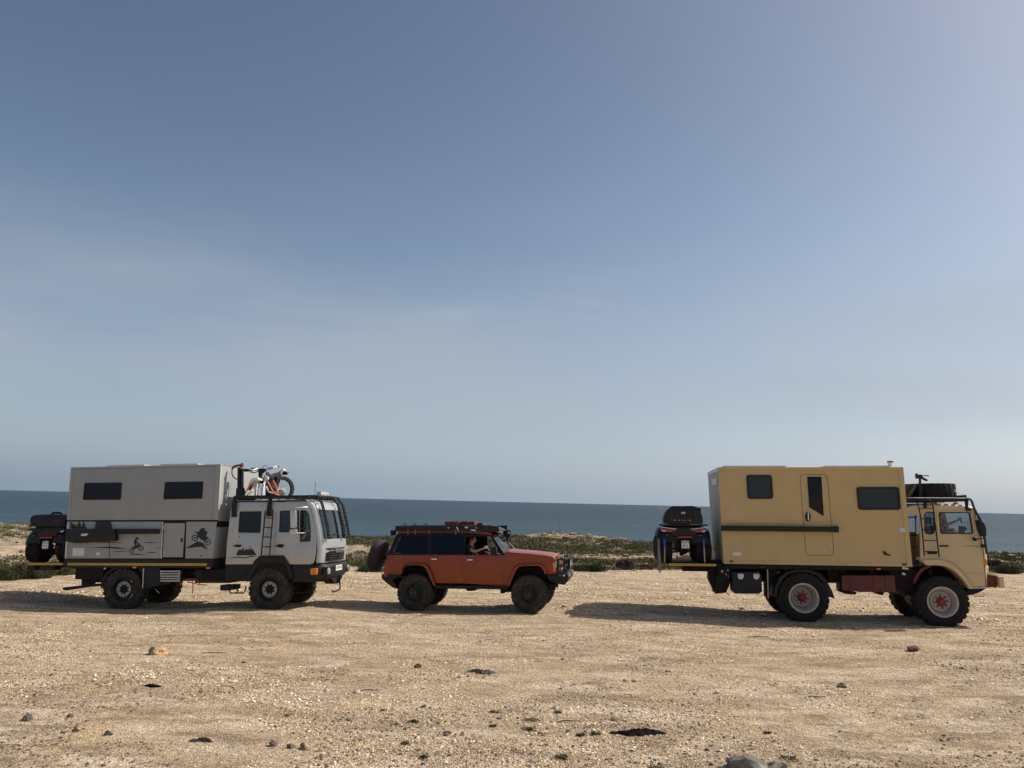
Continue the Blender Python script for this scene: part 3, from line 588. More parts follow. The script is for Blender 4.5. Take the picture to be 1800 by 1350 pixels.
# ------------------------------------------------------------------ wheels
def tyre_mesh(R, W, rim, m_, lugs=26, lug=.022, name='tyre'):
    mb = MB(); s = R - rim
    prof = [(rim, .03), (rim + .02, .005), (rim + s * .35, -.022), (rim + s * .7, -.018), (R - .035, .0), (R - lug, .03), (R - lug, W - .03), (R - .035, W), (rim + s * .7, W + .018), (rim + s * .35, W + .022), (rim, W - .03)]
    mb.lathe(prof, (0, 0, 0), 56, caps=False)
    for k in range(lugs):
        for row, (ya, yb, sh) in enumerate(((-.012, W * .40, 0), (W * .60, W + .012, .5))):
            a0 = 2 * math.pi * (k + sh) / lugs; da = 2 * math.pi / lugs * .62; tw = (.18 if row == 0 else -.18)
            def pt(a, r, y): return (r * math.cos(a), y, r * math.sin(a))
            y_in, y_out = (yb, ya) if row == 0 else (ya, yb)
            vs = []
            for (r0, yo) in ((R - lug - .03, 0), (R, 0)):
                for (a, y) in ((a0, y_out), (a0 + da, y_out), (a0 + da + tw * .5, y_in), (a0 + tw * .5, y_in)): vs.append(pt(a, r0 - (.012 if y == y_out and r0 == R else 0), y))
            mb.add(vs, [(0, 1, 2, 3), (7, 6, 5, 4), (0, 4, 5, 1), (1, 5, 6, 2), (2, 6, 7, 3), (3, 7, 4, 0)])
    # raised ring on the outer sidewall
    for yy in (-.028,): mb.lathe([(rim + s * .42, -.010), (rim + s * .44, yy), (rim + s * .50, yy), (rim + s * .52, -.010)], (0, 0, 0), 48, caps=False)
    return mb.mesh(name, m_, smooth=30)
def ring_bolts(mb, r, n, br, y0, y1, ph=0):
    for k in range(n):
        a = 2 * math.pi * k / n + ph; mb.lathe([(br, y0), (br, y1)], (r * math.cos(a), 0, r * math.sin(a)), 6)
def wheel_kit(style, R, W, rim, deep=0.0):
    d = {'tyre': tyre_mesh(R, W, rim, M['rubber_dark' if style == 'cream' else 'rubber'], 24 if style != 'suv' else 32, .026 if style != 'suv' else .024)}
    if style == 'silver':      # dark dished rim with a bright notched centre ring
        d['wheel'] = MB().lathe([(rim + .005, .01), (rim - .02, .0), (rim - .035, .05), (rim - .05, .12), (.20, .13), (.001, .13)], (0, 0, 0), 48, caps=False).mesh('wheel', M['rim_dark'])
        mb = MB(); n = 8
        pts = []
        for k in range(n):
            a = 2 * math.pi * k / n
            for (da, rr) in ((-.22, .098), (0, .165), (.22, .098)): pts.append((rr * math.cos(a + da), rr * math.sin(a + da)))
        ro = .188; mb.prism([(ro * math.cos(2 * math.pi * k / 36), ro * math.sin(2 * math.pi * k / 36)) for k in range(36)], .065, .12, [pts]); d['hub_ring'] = mb.mesh('hub_ring', M['hub_silver'], bevel=.003)
        h = MB().lathe([(.10, .125), (.095, .06), (.07, .045), (.001, .04)], (0, 0, 0), 24, caps=False); d['hub'] = h.mesh('hub', M['chassis'])
    elif style == 'cream':
        d['wheel'] = MB().lathe([(rim + .012, .0), (rim + .012, -.012), (rim - .03, -.012), (rim - .045, .01), (rim - .055, .10 + deep), (rim - .07, .13 + deep), (.20, .13 + deep), (.17, .10 + deep), (.001, .10 + deep)], (0, 0, 0), 56, caps=False).mesh('wheel', M['rim_cream'])
        h = MB().lathe([(.115, .105), (.105, .06), (.075, .045), (.06, .0), (.001, -.005)], (0, 0, 0), 28, caps=False); ring_bolts(h, .150, 8, .018, .05, .105); d['rim_groove'] = MB().lathe([(.246, .125 + deep), (.255, .120 + deep), (.264, .125 + deep)], (0, 0, 0), 40, caps=False).mesh('rim_groove', M['rust'])
        for k in range(8):
            a = 2 * math.pi * k / 8; h.tube([(.09 * math.cos(a), .075, .09 * math.sin(a)), (.150 * math.cos(a), .085, .150 * math.sin(a))], .015, 5)
        h.v = [(x, y + deep, z) for x, y, z in h.v]; d['hub'] = h.mesh('hub', M['red'])
    else:
        d['wheel'] = MB().lathe([(rim + .006, .0), (rim - .012, -.008), (rim - .03, .03), (rim - .04, .09), (.13, .10), (.12, .07), (.001, .07)], (0, 0, 0), 48, caps=False).mesh('wheel', M['rim_dark'])
        h = MB()
        for k in range(8):
            a = 2 * math.pi * k / 8; h.tube([(.07 * math.cos(a), .06, .07 * math.sin(a)), ((rim - .03) * math.cos(a + .1), .07, (rim - .03) * math.sin(a + .1))], .022, 5)
        d['spoke'] = h.mesh('spoke', M['rim_dark']); h = MB().lathe([(.06, .08), (.055, .01), (.001, .0)], (0, 0, 0), 18, caps=False); ring_bolts(h, .085, 6, .010, .045, .07); d['hub'] = h.mesh('hub', M['rim_dark'])
    return d
def put_wheel(T, kit, x, y, z, far=False, rot=0.0, steer=0.0):
    wobj = T.part('wheel', kit['wheel'], None); wobj.location = Vector((x, y, z)) - T.off; wobj.rotation_euler = (0, rot, (math.pi if far else 0) + steer)
    for k, me in kit.items():
        if k != 'wheel': T.part(k, me, None, wobj)
    return wobj
def axle(T, x, z, y0, y1, m_='chassis'):
    mb = MB().tube([(x, y0, z), (x, y1, z)], .06, 10).blob((x, (y0 + y1) / 2 + .1, z), (.2, .19, .19), 3, 2, .05)
    for y in (y0 + .35, y1 - .35): mb.box(x - .55, x + .55, y - .035, y + .035, z + .07, z + .12)
    T.part('axle', mb, m_)

# ------------------------------------------------------------------ lofted shells
def loft_profile(prof, st, fw):
    """prof [(x,z)], st [(y, dx, inset)] stations, fw weight per profile point of the front bulge"""
    rows = []
    for (y, dx, ins) in st:
        cx = sum(p[0] for p in prof) / len(prof); q = []
        for (p, w_) in zip(prof, fw): q.append((p[0] + dx * w_, y, p[1] - (ins if w_ < .5 else ins * .0)))
        rows.append(q)
    return rows
def strip(rows, a, b, ja=0, jb=None):
    return MB().loft([r[a:b + 1] for r in rows[ja:jb]])
# ------------------------------------------------------------------ silver expedition truck (left)
def seat(T, x, y, z, m_='interior', s=1.0):
    mb = MB().prism(rnd([(x, z), (x + .5 * s, z + .03), (x + .5 * s, z + .16), (x + .06, z + .15), (x - .08, z + .75 * s), (x - .2, z + .75 * s), (x - .1, z)], .04), y, y + .5 * s)
    mb.prism(rnd([(x - .19, z + .78 * s), (x - .09, z + .78 * s), (x - .09, z + .95 * s), (x - .2, z + .95 * s)], .03), y + .12, y + .38 * s)
    T.part('seat', mb, m_, bevel=.015)
def steering(T, x, y, z, r=.22, tilt=50):
    mb = MB(); path = []
    for k in range(25):
        a = 2 * math.pi * k / 24; path.append((x + r * math.sin(a) * math.cos(R_(90 - tilt)) * -1, y + r * math.cos(a), z + r * math.sin(a) * math.sin(R_(90 - tilt)) + 0))
    mb.tube(path, .014, 6); mb.tube([(x, y, z), (x + .3, y, z - .25)], .03, 6)
    for a in (0, 2.1, 4.2): mb.tube([(x, y, z), (x - r * math.sin(a) * math.cos(R_(90 - tilt)), y + r * math.cos(a), z + r * math.sin(a) * math.sin(R_(90 - tilt)))], .012, 5)
    T.part('steering_wheel', mb, 'black_clean')
def window(T, pts, y0, m_='navy_glass', frame_m='black_clean', r=.03, fr=.025, proud=.012, name='window'):
    """framed window on the near side: frame proud of the wall, pane inside it"""
    out = rnd(pts, r + fr); inn = rnd(offset_poly(pts, fr), r)
    w_ = T.part(name, MB().prism(out, y0 - proud, y0 + .01, [inn]), frame_m)
    T.part('pane', MB().prism(inn, y0 - proud * .35, y0 + .005), m_, w_); return w_
def stations(W, rc=.16, crown=.07, roof=.05):
    st = []
    for t in (0, .25, .5, .75, 1.0):
        a = t * math.pi / 2; y = rc * (1 - math.cos(a)); st.append((y, -rc * (1 - math.sin(a)), roof * (1 - math.sin(a))))
    mid = [(rc + (W - 2 * rc) * k / 8) for k in range(1, 8)]
    full = st + [(y, 0, 0) for y in mid] + [(W - y, dx, z) for (y, dx, z) in reversed(st)]
    return [(y, dx + crown * (1 - ((y - W / 2) / (W / 2)) ** 2), z - .025 * (1 - ((y - W / 2) / (W / 2)) ** 2)) for (y, dx, z) in full]

def build_silver():
    T = Thing('expedition_truck', 'silver-grey expedition truck with long box body, dirt bike decals and black side awning', 'truck', ML)
    P = T.P; W = 2.30; p = lambda t, *uv, y=0: [P(t(*q), y) for q in uv]
    # box core, dark in the seams
    core = p(I0, (127.5, 823), (389, 817.5), (383, 916), (373, 982), (114, 982), (119.5, 916))
    T.part('box_core', MB().prism(offset_poly(core, .015), .0, W), 'chassis')
    up = p(I0, (126, 821.5), (389.6, 816), (384, 914), (119, 914.5))
    inner = p(I0, (130.5, 825), (380, 820), (375, 913.9), (125, 914.3))
    T.part('upper_panel', MB().prism(inner, -.032, .05), 'box_grey', bevel=.004)
    for q_ in (((126, 821.5), (389.6, 816), (389.4, 819.3), (126, 824.6)),): T.part('edge_trim', MB().prism(p(I0, *q_), -.04, .04), 'box_grey2', bevel=.006)
    for q_ in (((126, 824.8), (130.2, 824.8), (124.7, 914.4), (119, 914.5)), ((380.4, 819.6), (389.4, 819.4), (384, 914), (375.4, 913.8))): T.part('edge_trim', MB().prism(p(I0, *q_), -.04, .04), 'box_grey2', bevel=.006)
    # front and rear faces, roof
    (xa, za), (xb, zb) = P((389.6, 816)), P((126, 821.5)); (xc, zc), (xd, zd) = P((373.5, 982)), P((113, 982)); (xe, ze) = P((383, 916)); (xf, zf) = P((119, 916))
    T.part('front_wall', MB().prism([(xa, za), (xa + .0, za - .03), (xe, ze), (xe - .06, ze), (xa - .06, za)], .04, W).prism([(xe - .02, ze - .01), (xc, zc), (xc - .06, zc), (xe - .08, ze - .01)], .02, W), 'box_grey', bevel=.004)
    T.part('rear_wall', MB().prism([(xb, zb), (xb + .06, zb), (xf + .06, zf), (xf, zf)], .04, W).prism([(xf + .02, zf - .01), (xf + .08, zf - .01), (xd + .06, zd), (xd, zd)], .02, W), 'box_grey', bevel=.004)
    T.part('roof', MB().prism([(xb, zb), (xa, za), (xa, za - .05), (xb, zb - .05)], .0, W + .02), 'box_grey2', bevel=.005)
    for (a, b) in ((183, 249), (277, 344)):
        q = p(I0, (a, 822 - (a - 126) * .02), (b, 822 - (b - 126) * .02)); T.part('skylight', MB().prism([(q[0][0], q[0][1]), (q[1][0], q[1][1] - .0), (q[1][0], q[1][1] + .055), (q[0][0], q[0][1] + .055)], .12, .95), 'trim_grey', bevel=.012)
    T.part('skylight', MB().prism([(q[0][0] - 1.2, za - .02), (q[0][0] - .5, za - .02), (q[0][0] - .5, za + .05), (q[0][0] - 1.2, za + .05)], 1.3, 2.0), 'trim_grey', bevel=.012)
    # lower panels
    ys = (-.012, .05)
    for (a, b) in (((120, 917), (192.6, 917)), ((194, 917), (285.5, 917)), ((328, 917), (381.5, 917))):
        aa = 114.5 if a[0] < 130 else a[0] - (1 if a[0] < 250 else 2); bb = b[0] - (1 if b[0] < 250 else 2 if b[0] < 300 else 8)
        pts = p(I0, a, b, (bb, 981.6), (aa, 981.6)); T.part('side_panel', MB().prism(pts, *ys), 'box_grey2', bevel=.004)
    hd = p(I0, (289.5, 919.5), (325.6, 919.5), (321.5, 979.5), (286.6, 979.5)); h = T.part('storage_door', MB().prism(hd, -.018, .04), 'box_grey2', bevel=.006)
    for v_ in (925, 968): T.part('hinge', MB().prism(p(I0, (288.6, v_), (290.6, v_), (290.4, v_ + 5), (288.4, v_ + 5)), -.03, -.016), 'trim_grey', h)
    T.part('handle', MB().prism(p(I0, (319.5, 946), (322, 946), (321.6, 953), (319.2, 953)), -.04, -.018), 'black', h)
    for q_ in (((286.3, 917), (288.3, 917), (285.2, 981.6), (283.2, 981.6)), ((115, 981.6), (119.5, 917), (122.3, 917), (118, 981.6))): T.part('edge_trim', MB().prism(p(I0, *q_), -.03, .02), 'alu', bevel=.003)
    for q in (((150.3, 848.9), (216, 848.4), (213.7, 878.5), (147.2, 879)), ((291.6, 847.4), (358.8, 846.4), (357, 876.6), (288.6, 878))):
        w_ = window(T, p(I0, *q), -.032, r=.012, fr=.018)
    # awning cassette and long thin roll
    aw = T.part('awning', MB().prism(rnd(p(A, (445, 608), (822, 608), (826, 700), (800, 700), (520, 718), (445, 704)), .03), -.16, -.03), 'black_clean', bevel=.012)
    T.part('awning_roll', MB().prism(rnd(p(A, (822, 609), (1143, 608), (1143, 646), (822, 648)), .02), -.12, -.03), 'black_clean', aw, bevel=.01)
    T.part('handle', MB().prism(p(A, (570, 645), (622, 643), (610, 661), (566, 663)), -.175, -.16), 'alu', aw)
    fl = [(118, 981), (118, 981)]
    # printed decals, thin film proud of the panels
    def D(t, *polys, name='decal', y=-.0155, parent=None):
        mb = MB()
        for q in polys: mb.prism(p(t, *q), y, y + .003)
        return T.part(name, mb, 'decal', parent, smooth=0)
    def fir(t, u, v0, v1, wd):
        h = v1 - v0; return [(u, v0), (u + wd * .22, v0 + h * .3), (u + wd * .1, v0 + h * .3), (u + wd * .38, v0 + h * .55), (u + wd * .15, v0 + h * .56), (u + wd * .5, v1), (u - wd * .5, v1), (u - wd * .15, v0 + h * .56), (u - wd * .38, v0 + h * .55), (u - wd * .1, v0 + h * .3), (u - wd * .22, v0 + h * .3)]
    D(A, [(455, 556), (480, 570), (492, 604), (455, 604)], fir(A, 522, 552, 606, 62), fir(A, 556, 554, 606, 50), fir(A, 492, 572, 606, 40))
    D(A, [(655, 553), (770, 553), (762, 566), (782, 580), (768, 588), (780, 606), (630, 606), (650, 590), (634, 582), (655, 572), (640, 560)])
    D(A, [(640, 712), (740, 705), (855, 716), (740, 714)], [(600, 752), (740, 745), (800, 748), (902, 760), (800, 760), (740, 756)], [(770, 783), (880, 774), (900, 777), (800, 786)], [(890, 810), (965, 797), (1050, 809), (965, 806)], [(985, 720), (1060, 708), (1150, 717), (1060, 715)], [(1030, 786), (1080, 784), (1122, 792), (1075, 792)], [(1095, 755), (1150, 751), (1150, 757)])
    D(B, [(18, 752), (50, 745), (120, 703), (160, 715), (200, 768), (150, 745), (110, 748), (60, 755)], y=-.0155)
    def rings(t, cs, parent=None):
        mb = MB()
        for (u, v, r) in cs:
            o_ = [P(t(u + r * math.cos(a), v + r * math.sin(a))) for a in [2 * math.pi * k / 20 for k in range(20)]]; i_ = [P(t(u + r * .72 * math.cos(a), v + r * .72 * math.sin(a))) for a in [2 * math.pi * k / 20 for k in range(20)]]
            mb.prism(o_, -.0155, -.0125, [i_]); mb.prism([P(t(u + r * .3 * math.cos(a), v + r * .3 * math.sin(a))) for a in [2 * math.pi * k / 10 for k in range(10)]], -.0155, -.0125)
        T.part('decal', mb, 'decal', smooth=0)
    rings(A, [(922, 776, 21), (993, 757, 22)])
    D(A, [(920, 740), (950, 745), (975, 722), (988, 728), (995, 757), (984, 735), (972, 752), (948, 762), (924, 776), (935, 755)], [(952, 680), (966, 670), (980, 678), (976, 690), (962, 694), (960, 702), (974, 712), (984, 722), (970, 724), (956, 714), (962, 730), (955, 745), (946, 742), (946, 725), (938, 712), (944, 696)])
    rings(B, [(101, 678, 25), (197, 709, 25)])
    D(B, [(92, 632), (130, 630), (140, 612), (160, 600), (178, 604), (174, 618), (194, 628), (196, 650), (180, 662), (204, 672), (196, 684), (176, 690), (198, 708), (172, 700), (150, 690), (128, 672), (103, 678), (122, 660), (118, 644)])
    T.part('decal', MB().prism([P(B(148 + 6 * math.cos(k), 815 + 6 * math.sin(k))) for k in range(6)], -.0155, -.0125), 'red_lens')
    T.part('water_hatch', MB().prism(rnd(p(A, (474, 754), (563, 754), (560, 814), (471, 815)), .015), -.022, -.012), 'white', bevel=.003)
    T.part('power_socket', MB().prism(rnd(p(A, (655, 787), (683, 787), (681, 811), (653, 811)), .01), -.03, -.012), 'white', bevel=.003)
    # subframe, yellow reflective strip
    T.part('subframe_rail', MB().prism(p(I0, (112.5, 982.3), (375, 982.3), (373, 998), (112, 998)), .0, .12).prism(p(I0, (112.5, 982.3), (375, 982.3), (373, 1001), (112, 1001)), .3, W), 'black', bevel=.004)
    T.part('reflective_strip', MB().prism(p(I0, (119, 989.4), (363.5, 990.2), (363.3, 994.6), (118.5, 993.9)), -.006, .0), 'yellow')
    # chassis frame and running gear
    zt = P((300, 998))[1]
    (x0, _), (x1, _) = P((122, 1005)), P((560, 1005)); ch = MB()
    for y in (.65, 1.45): ch.box(x0, x1, y, y + .1, zt - .36, zt - .06)
    for i in range(8): xx = x0 + (x1 - x0) * i / 7.5; ch.box(xx, xx + .1, .65, 1.5, zt - .3, zt - .12)
    for (a, b, y0, y1, c, d) in ((128, 178, .1, 1.2, 997, 1019), (140, 172, .2, 1.0, 1012, 1025), (334, 398, .25, 1.1, 1000, 1026), (350, 392, .15, .5, 1002, 1021)):
        ch.prism(p(I0, (a, c), (b, c), (b - 2, d), (a - 1, d)), y0, y1)
    T.part('chassis', ch, 'chassis', bevel=.008)
    # tail beam
    T.part('tow_beam', MB().prism(p(A, (350, 1062), (500, 1045), (560, 1036), (690, 1030), (690, 1048), (560, 1058), (375, 1086), (350, 1078)), .2, .34).prism(p(A, (492, 985), (556, 985), (552, 1045), (492, 1048)), .22, .32).prism(p(A, (550, 1035), (575, 1010), (610, 975), (640, 970), (652, 985), (610, 1000), (580, 1040)), .24, .3), 'black', bevel=.006)
    cab_ = [P(A(u, v), .3) for (u, v) in ((515, 1075), (530, 1092), (570, 1095), (600, 1082), (618, 1055), (628, 1010))]
    T.part('cable', MB().tube([(a, .3, b) for a, b in cab_], .006, 4), 'black')
    # loading platform behind the box
    (px0, pz), (px1, _) = P((47.5, 991)), P((110, 991))
    pl = T.part('loading_platform', MB().box(px0, px1 + .05, .03, W - .1, pz - .04, pz).box(px0 + .1, px1, .6, .75, pz - .12, pz - .05), 'chassis', bevel=.006)
    T.part('reflective_strip', MB().box(px0 + .02, px1, .02, .03, pz - .035, pz + .025), 'yellow', pl)
    for (a, b) in ((110, 172), (205, 315)): T.part('step', MB().prism(p(A, (a, 893), (b, 893), (b - 2, 926), (a, 926)), .05, .35), 'black', pl, bevel=.006)
    # rear fender, side locker, louvred step box, orange hoses
    arc = [P(A(*q), 0) for q in ((676, 1062), (682, 1010), (708, 955), (760, 912), (830, 900), (900, 900), (900, 912), (835, 914), (772, 925), (728, 962), (706, 1015), (708, 1062))]
    T.part('mudguard', MB().prism(arc, .03, .55), 'black', bevel=.004)
    lk = p(A, (952, 908), (1012, 908), (1012, 1063), (1004, 1063), (985, 950)); lk2 = p(A, (1015, 908), (1135, 908), (1135, 1040), (1045, 1062), (1015, 1064))
    T.part('storage_locker', MB().prism(lk2, .02, .5).prism(lk, .05, .5), 'black', bevel=.008); T.part('edge_trim', MB().prism(p(A, (1010, 910), (1016, 910), (1008, 1062), (1002, 1062)), -.005, .02), 'alu')
    g = T.part('louvre_box', MB().prism(p(A, (1138, 925), (1285, 928), (1275, 1010), (1126, 1006)), .1, .45), 'black', bevel=.006)
    for k in range(5): v = 930 + k * 18.5; s = (v - 928) * .13; T.part('louvre', MB().prism(p(A, (1142 - s, v), (1286 - s, v), (1285 - s, v + 8), (1141 - s, v + 8)), .03, .1), 'alu', g)
    T.part('edge_trim', MB().prism(p(A, (1136, 925), (1142, 925), (1132, 1008), (1126, 1008)), .03, .1).prism(p(A, (1281, 927), (1287, 927), (1277, 1010), (1271, 1010)), .03, .1), 'alu', g)
    for qs in (((740, 200), (735, 260), (715, 330), (712, 395)), ((790, 320), (800, 310), (930, 312), (960, 330), (985, 375)), ((890, 340), (895, 390), (890, 450), (885, 520)), ((800, 350), (880, 360), (960, 385), (1100, 395))):
        T.part('hose', MB().tube([(P(UN(*q), .2)[0], .2, P(UN(*q), .2)[1]) for q in qs], .012, 5), 'cable_orange')
    tk = P((326, 1012), .3); T.part('air_tank', MB().lathe([(.001, -.3), (.12, -.27), (.13, .0), (.12, .27), (.001, .3)], (tk[0], .5, tk[1] + .05), 18, axis='x'), 'chassis')
    tk = P((350, 1012), .3); T.part('fuel_tank', MB().prism(rnd(p(I0, (335, 1003), (398, 1003), (396, 1026), (337, 1026)), .04), .2, .8), 'black', bevel=.01)
    for (u, v) in ((945, 905), (1, 1)):
        pass
    for (px_, py_) in ((237, 997.3), (366.5, 998.3)):
        q = P((px_, py_)); T.part('marker_lamp', MB().box(q[0] - .05, q[0] + .05, -.025, .0, q[1] - .022, q[1] + .022), 'amber', bevel=.006)
    q = P(A(700, 910)); T.part('marker_lamp', MB().lathe([(.03, -.02), (.001, -.025)], (q[0], .1, q[1]), 12, caps=False), 'clear_lens')
    # wheels
    kit = wheel_kit('silver', .515, .34, .285)
    (xr, zr) = P((214, 1036.3), .0); (xf_, zf_) = P((471.5, 1036.3), .0)
    for (x, z) in ((xr, zr), (xf_, zf_)):
        put_wheel(T, kit, x, .02, z, rot=.4); put_wheel(T, kit, x, 1.98, z, far=True, rot=.2); axle(T, x, z, .3, 1.7)
    # ---------------- cab
    Wc = 1.90; y0 = .06; CP = lambda *uv: p(B, *uv, y=y0)
    side = CP((333, 880), (345, 700), (372, 470), (384, 425), (400, 405), (960, 402), (978, 425), (990, 480), (1012, 585), (1030, 690), (1026, 800), (1010, 868), (985, 880))
    holes = [rnd(CP((442, 475), (609, 473), (600, 639), (431, 637)), .04), rnd(CP((752, 470), (896, 468), (896, 635), (742, 634)), .03), rnd(CP((906, 468), (950, 466), (972, 500), (985, 600), (984, 704), (903, 706)), .03)]
    T.part('cab_side', MB().prism(side, y0, y0 + .04, holes), 'cab_silver', bevel=.006)
    T.part('cab_side', MB().prism(side, Wc - .04 + y0, Wc + y0, [rnd(CP((752, 470), (896, 468), (896, 635), (742, 634)), .03), rnd(CP((906, 468), (950, 466), (972, 500), (985, 600), (984, 704), (903, 706)), .03)]), 'cab_silver')
    for i, h_ in enumerate(holes):
        w_ = T.part('window', MB().prism(h_, y0 - .004, y0 + .02, [offset_poly(h_, .018)]), 'black_clean'); T.part('pane', MB().prism(offset_poly(h_, .016), y0 + .008, y0 + .014), 'tint' if i == 0 else 'semi', w_)
        if i: T.part('pane', MB().prism(h_, Wc + y0 - .02, Wc + y0 - .014), 'semi', w_)
    # raised door skins with seams
    for i, (q, hi) in enumerate(((((402, 465), (632, 462), (606, 812), (590, 835), (560, 878), (386, 880)), 0), (((745, 462), (965, 458), (990, 560), (1006, 700), (990, 876), (835, 872), (800, 820), (718, 808), (722, 640)), 1))):
        hs = [holes[0]] if hi == 0 else [holes[1], holes[2]]
        dr = T.part('door', MB().prism(CP(*q), y0 - .012, y0, [offset_poly(h_, -.012) for h_ in hs]), 'cab_silver', bevel=.005)
        T.part('handle', MB().prism(rnd(CP(*(((398, 733), (456, 731), (456, 741), (398, 744)) if i == 0 else ((718, 735), (782, 731), (782, 742), (718, 745)))), .01), y0 - .05, y0 - .012), 'black_clean', dr, bevel=.004)
        T.part('handle_recess', MB().prism(rnd(CP(*(((412, 728), (450, 728), (450, 748), (412, 748)) if i == 0 else ((735, 725), (775, 725), (775, 752), (735, 752)))), .01), y0 - .016, y0 - .012), 'black', dr)
    D(B, [(345, 838), (380, 826), (430, 822), (480, 828), (520, 815), (565, 822), (520, 824), (480, 836), (430, 830), (380, 833)], y=y0 - .016, name='decal')
    D(B, [(405, 812), (425, 770), (438, 765), (445, 775), (452, 752), (458, 775), (466, 748), (473, 778), (485, 758), (492, 772), (500, 760), (508, 775), (514, 738), (522, 770), (532, 760), (545, 780), (565, 812)], y=y0 - .016)
    D(B, [(418, 660), (430, 668), (445, 652), (432, 675)], y=y0 - .016)
    # roof, front: lofted skin with windscreen opening
    st = stations(Wc, .15, .05, .05); st = [(y + y0, dx, z) for y, dx, z in st]
    prof = CP((384, 425), (400, 402), (425, 382), (700, 380), (955, 380), (1000, 400), (1020, 425), (1034, 458), (1062, 585), (1078, 688), (1082, 780), (1072, 868)); prof = [(x, z) for x, z in prof]
    fw = [0, 0, 0, 0, .55, .85, 1, 1, 1, 1, 1, 1]
    rows = loft_profile(prof, st, fw)
    for r in rows:
        pass
    T.part('cab_roof', strip(rows, 0, 7), 'cab_silver', smooth=50)
    nn = len(rows)
    T.part('pillar', strip(rows, 7, 9, 0, 4), 'cab_silver', smooth=50); T.part('pillar', strip(rows, 7, 9, nn - 4, nn), 'cab_silver', smooth=50)
    T.part('windscreen', strip(rows, 7, 9, 3, nn - 3), 'semi', smooth=50)
    T.part('front_panel', strip(rows, 9, 11), 'cab_silver', smooth=50)
    fx = lambda k, y, dz=0: None
    def front_pt(y, z, out=0):
        # point on the front skin at height z
        i = min(range(len(st)), key=lambda i: abs(st[i][0] - y)); r = rows[i]
        for k in range(6, 11):
            a, b = r[k], r[k + 1]
            if (a[2] - z) * (b[2] - z) <= 0 and a[2] != b[2]:
                t = (z - a[2]) / (b[2] - a[2]); return (a[0] + (b[0] - a[0]) * t + out, y, z)
        return (r[9][0] + out, y, z)
    ztop = prof[9][1]; zb_ = prof[11][1]
    T.part('cab_rear_wall', MB().prism(CP((333, 880), (345, 700), (372, 470), (384, 425), (392, 425), (380, 470), (353, 700), (341, 880)), y0 + .05, Wc), 'cab_silver')
    T.part('cab_floor', MB().prism(CP((335, 860), (985, 860), (985, 880), (335, 880)), y0 + .05, Wc), 'interior')
    T.part('dashboard', MB().prism(CP((985, 700), (1060, 690), (1070, 860), (990, 860)), y0 + .15, Wc - .1), 'interior', bevel=.02)
    (sx, sz) = P(B(800, 850), .4); seat(T, sx, .25, sz); seat(T, sx, 1.35, sz); seat(T, sx - 1.15, .3, sz); steering(T, sx + .62, .5, sz + .55)
    # grille, badge, plate, lamps on the front
    gz0, gz1 = zb_ + .02, zb_ + .34; gy0, gy1 = .32, 1.50
    gb = T.part('grille', MB().loft([[front_pt(y, z, .004) for z in (gz0, (gz0 + gz1) / 2, gz1)] for y in [s[0] for s in st if gy0 - .12 < s[0] < gy1 + .12]]), 'black_clean')
    for k in range(6):
        z = gz0 + .02 + k * .055; T.part('grille_bar', MB().tube([front_pt(y, z, .02) for y in (.36, .6, .85, 1.1, 1.42)], .013, 5), 'black', gb)
    T.text('MAN', 'alu', .17, front_pt(.98, gz1 - .075, .045), (R_(90), 0, R_(90)), gb, sx=1.35)
    c = front_pt(.98, gz0 + .1, .035); T.part('badge', MB().prismx([(c[1] + a * .1, c[2] + b * .1) for a, b in ((-.9, -.3), (-.5, .1), (-.7, .5), (-.1, .3), (.3, .7), (.5, .3), (.2, .1), (.7, -.5), (.1, -.2), (-.2, -.6))], c[0], c[0] + .01), 'chrome', gb)
    # bumper
    bp = MB(); bst = [(y0 - .0 + a, b) for a, b in ((0, -.26), (.04, -.14), (.1, -.04), (.2, .02))]; bst = bst + [(y, .06) for y in (.5, .8, 1.1, 1.4, 1.7)] + [(Wc + 2 * y0 - y, d) for y, d in reversed(bst)]
    zt0 = P(B(1000, 882), y0)[1]; zb0 = P(B(1000, 985), y0)[1]; xf0 = prof[11][0]
    bp.loft([[(xf0 + d - .22, y, zt0), (xf0 + d, y, zt0), (xf0 + d + .05, y, zt0 - .06), (xf0 + d + .03, y, zb0 + .05), (xf0 + d - .08, y, zb0 - .06), (xf0 + d - .3, y, zb0 - .02)] for y, d in bst])
    bu = T.part('bumper', bp, 'black', smooth=40)
    T.part('bumper_end', MB().prism(CP((838, 884), (985, 884), (1010, 900), (1000, 985), (970, 1018), (850, 1012), (846, 960)), y0 - .01, y0 + .2), 'black', bu, bevel=.01)
    zl = (zt0 + zb0) / 2 + .0
    q = P(B(1009, 935), 0); T.part('indicator', MB().prism(rnd(CP((984, 909), (1036, 909), (1034, 960), (986, 960)), .03), y0 - .03, y0 + .12), 'amber', bu, bevel=.01)
    hx = xf0 + .085
    for (ya, yb) in ((y0 + .06, y0 + .30), (Wc - .24, Wc)):
        hl = T.part('headlight', MB().prismx(rnd([(ya, zl - .1), (yb, zl - .1), (yb, zl + .1), (ya, zl + .1)], .05), hx - .08, hx + .025), 'black_clean', bu)
        T.part('lens', MB().lathe([(.085, .0), (.07, .03), (.001, .045)], (hx + .02, (ya + yb) / 2, zl), 20, axis='x', caps=False), 'clear_lens', hl)
    np_ = T.part('number_plate', MB().prismx(rnd([(.74, zl - .02), (1.22, zl - .02), (1.22, zl + .11), (.74, zl + .11)], .01), hx + .03, hx + .045), 'plate', bu)
    T.text('CLP-YE 10', 'decal', .105, (hx + .046, .98, zl + .045), (R_(90), 0, R_(90)), np_, sx=.85)
    T.part('under_guard', MB().prismx([(.7, zb0 - .05), (1.6, zb0 - .05), (1.3, zb0 - .2), (1.0, zb0 - .2)], hx - .3, hx - .05), 'chassis', bu)
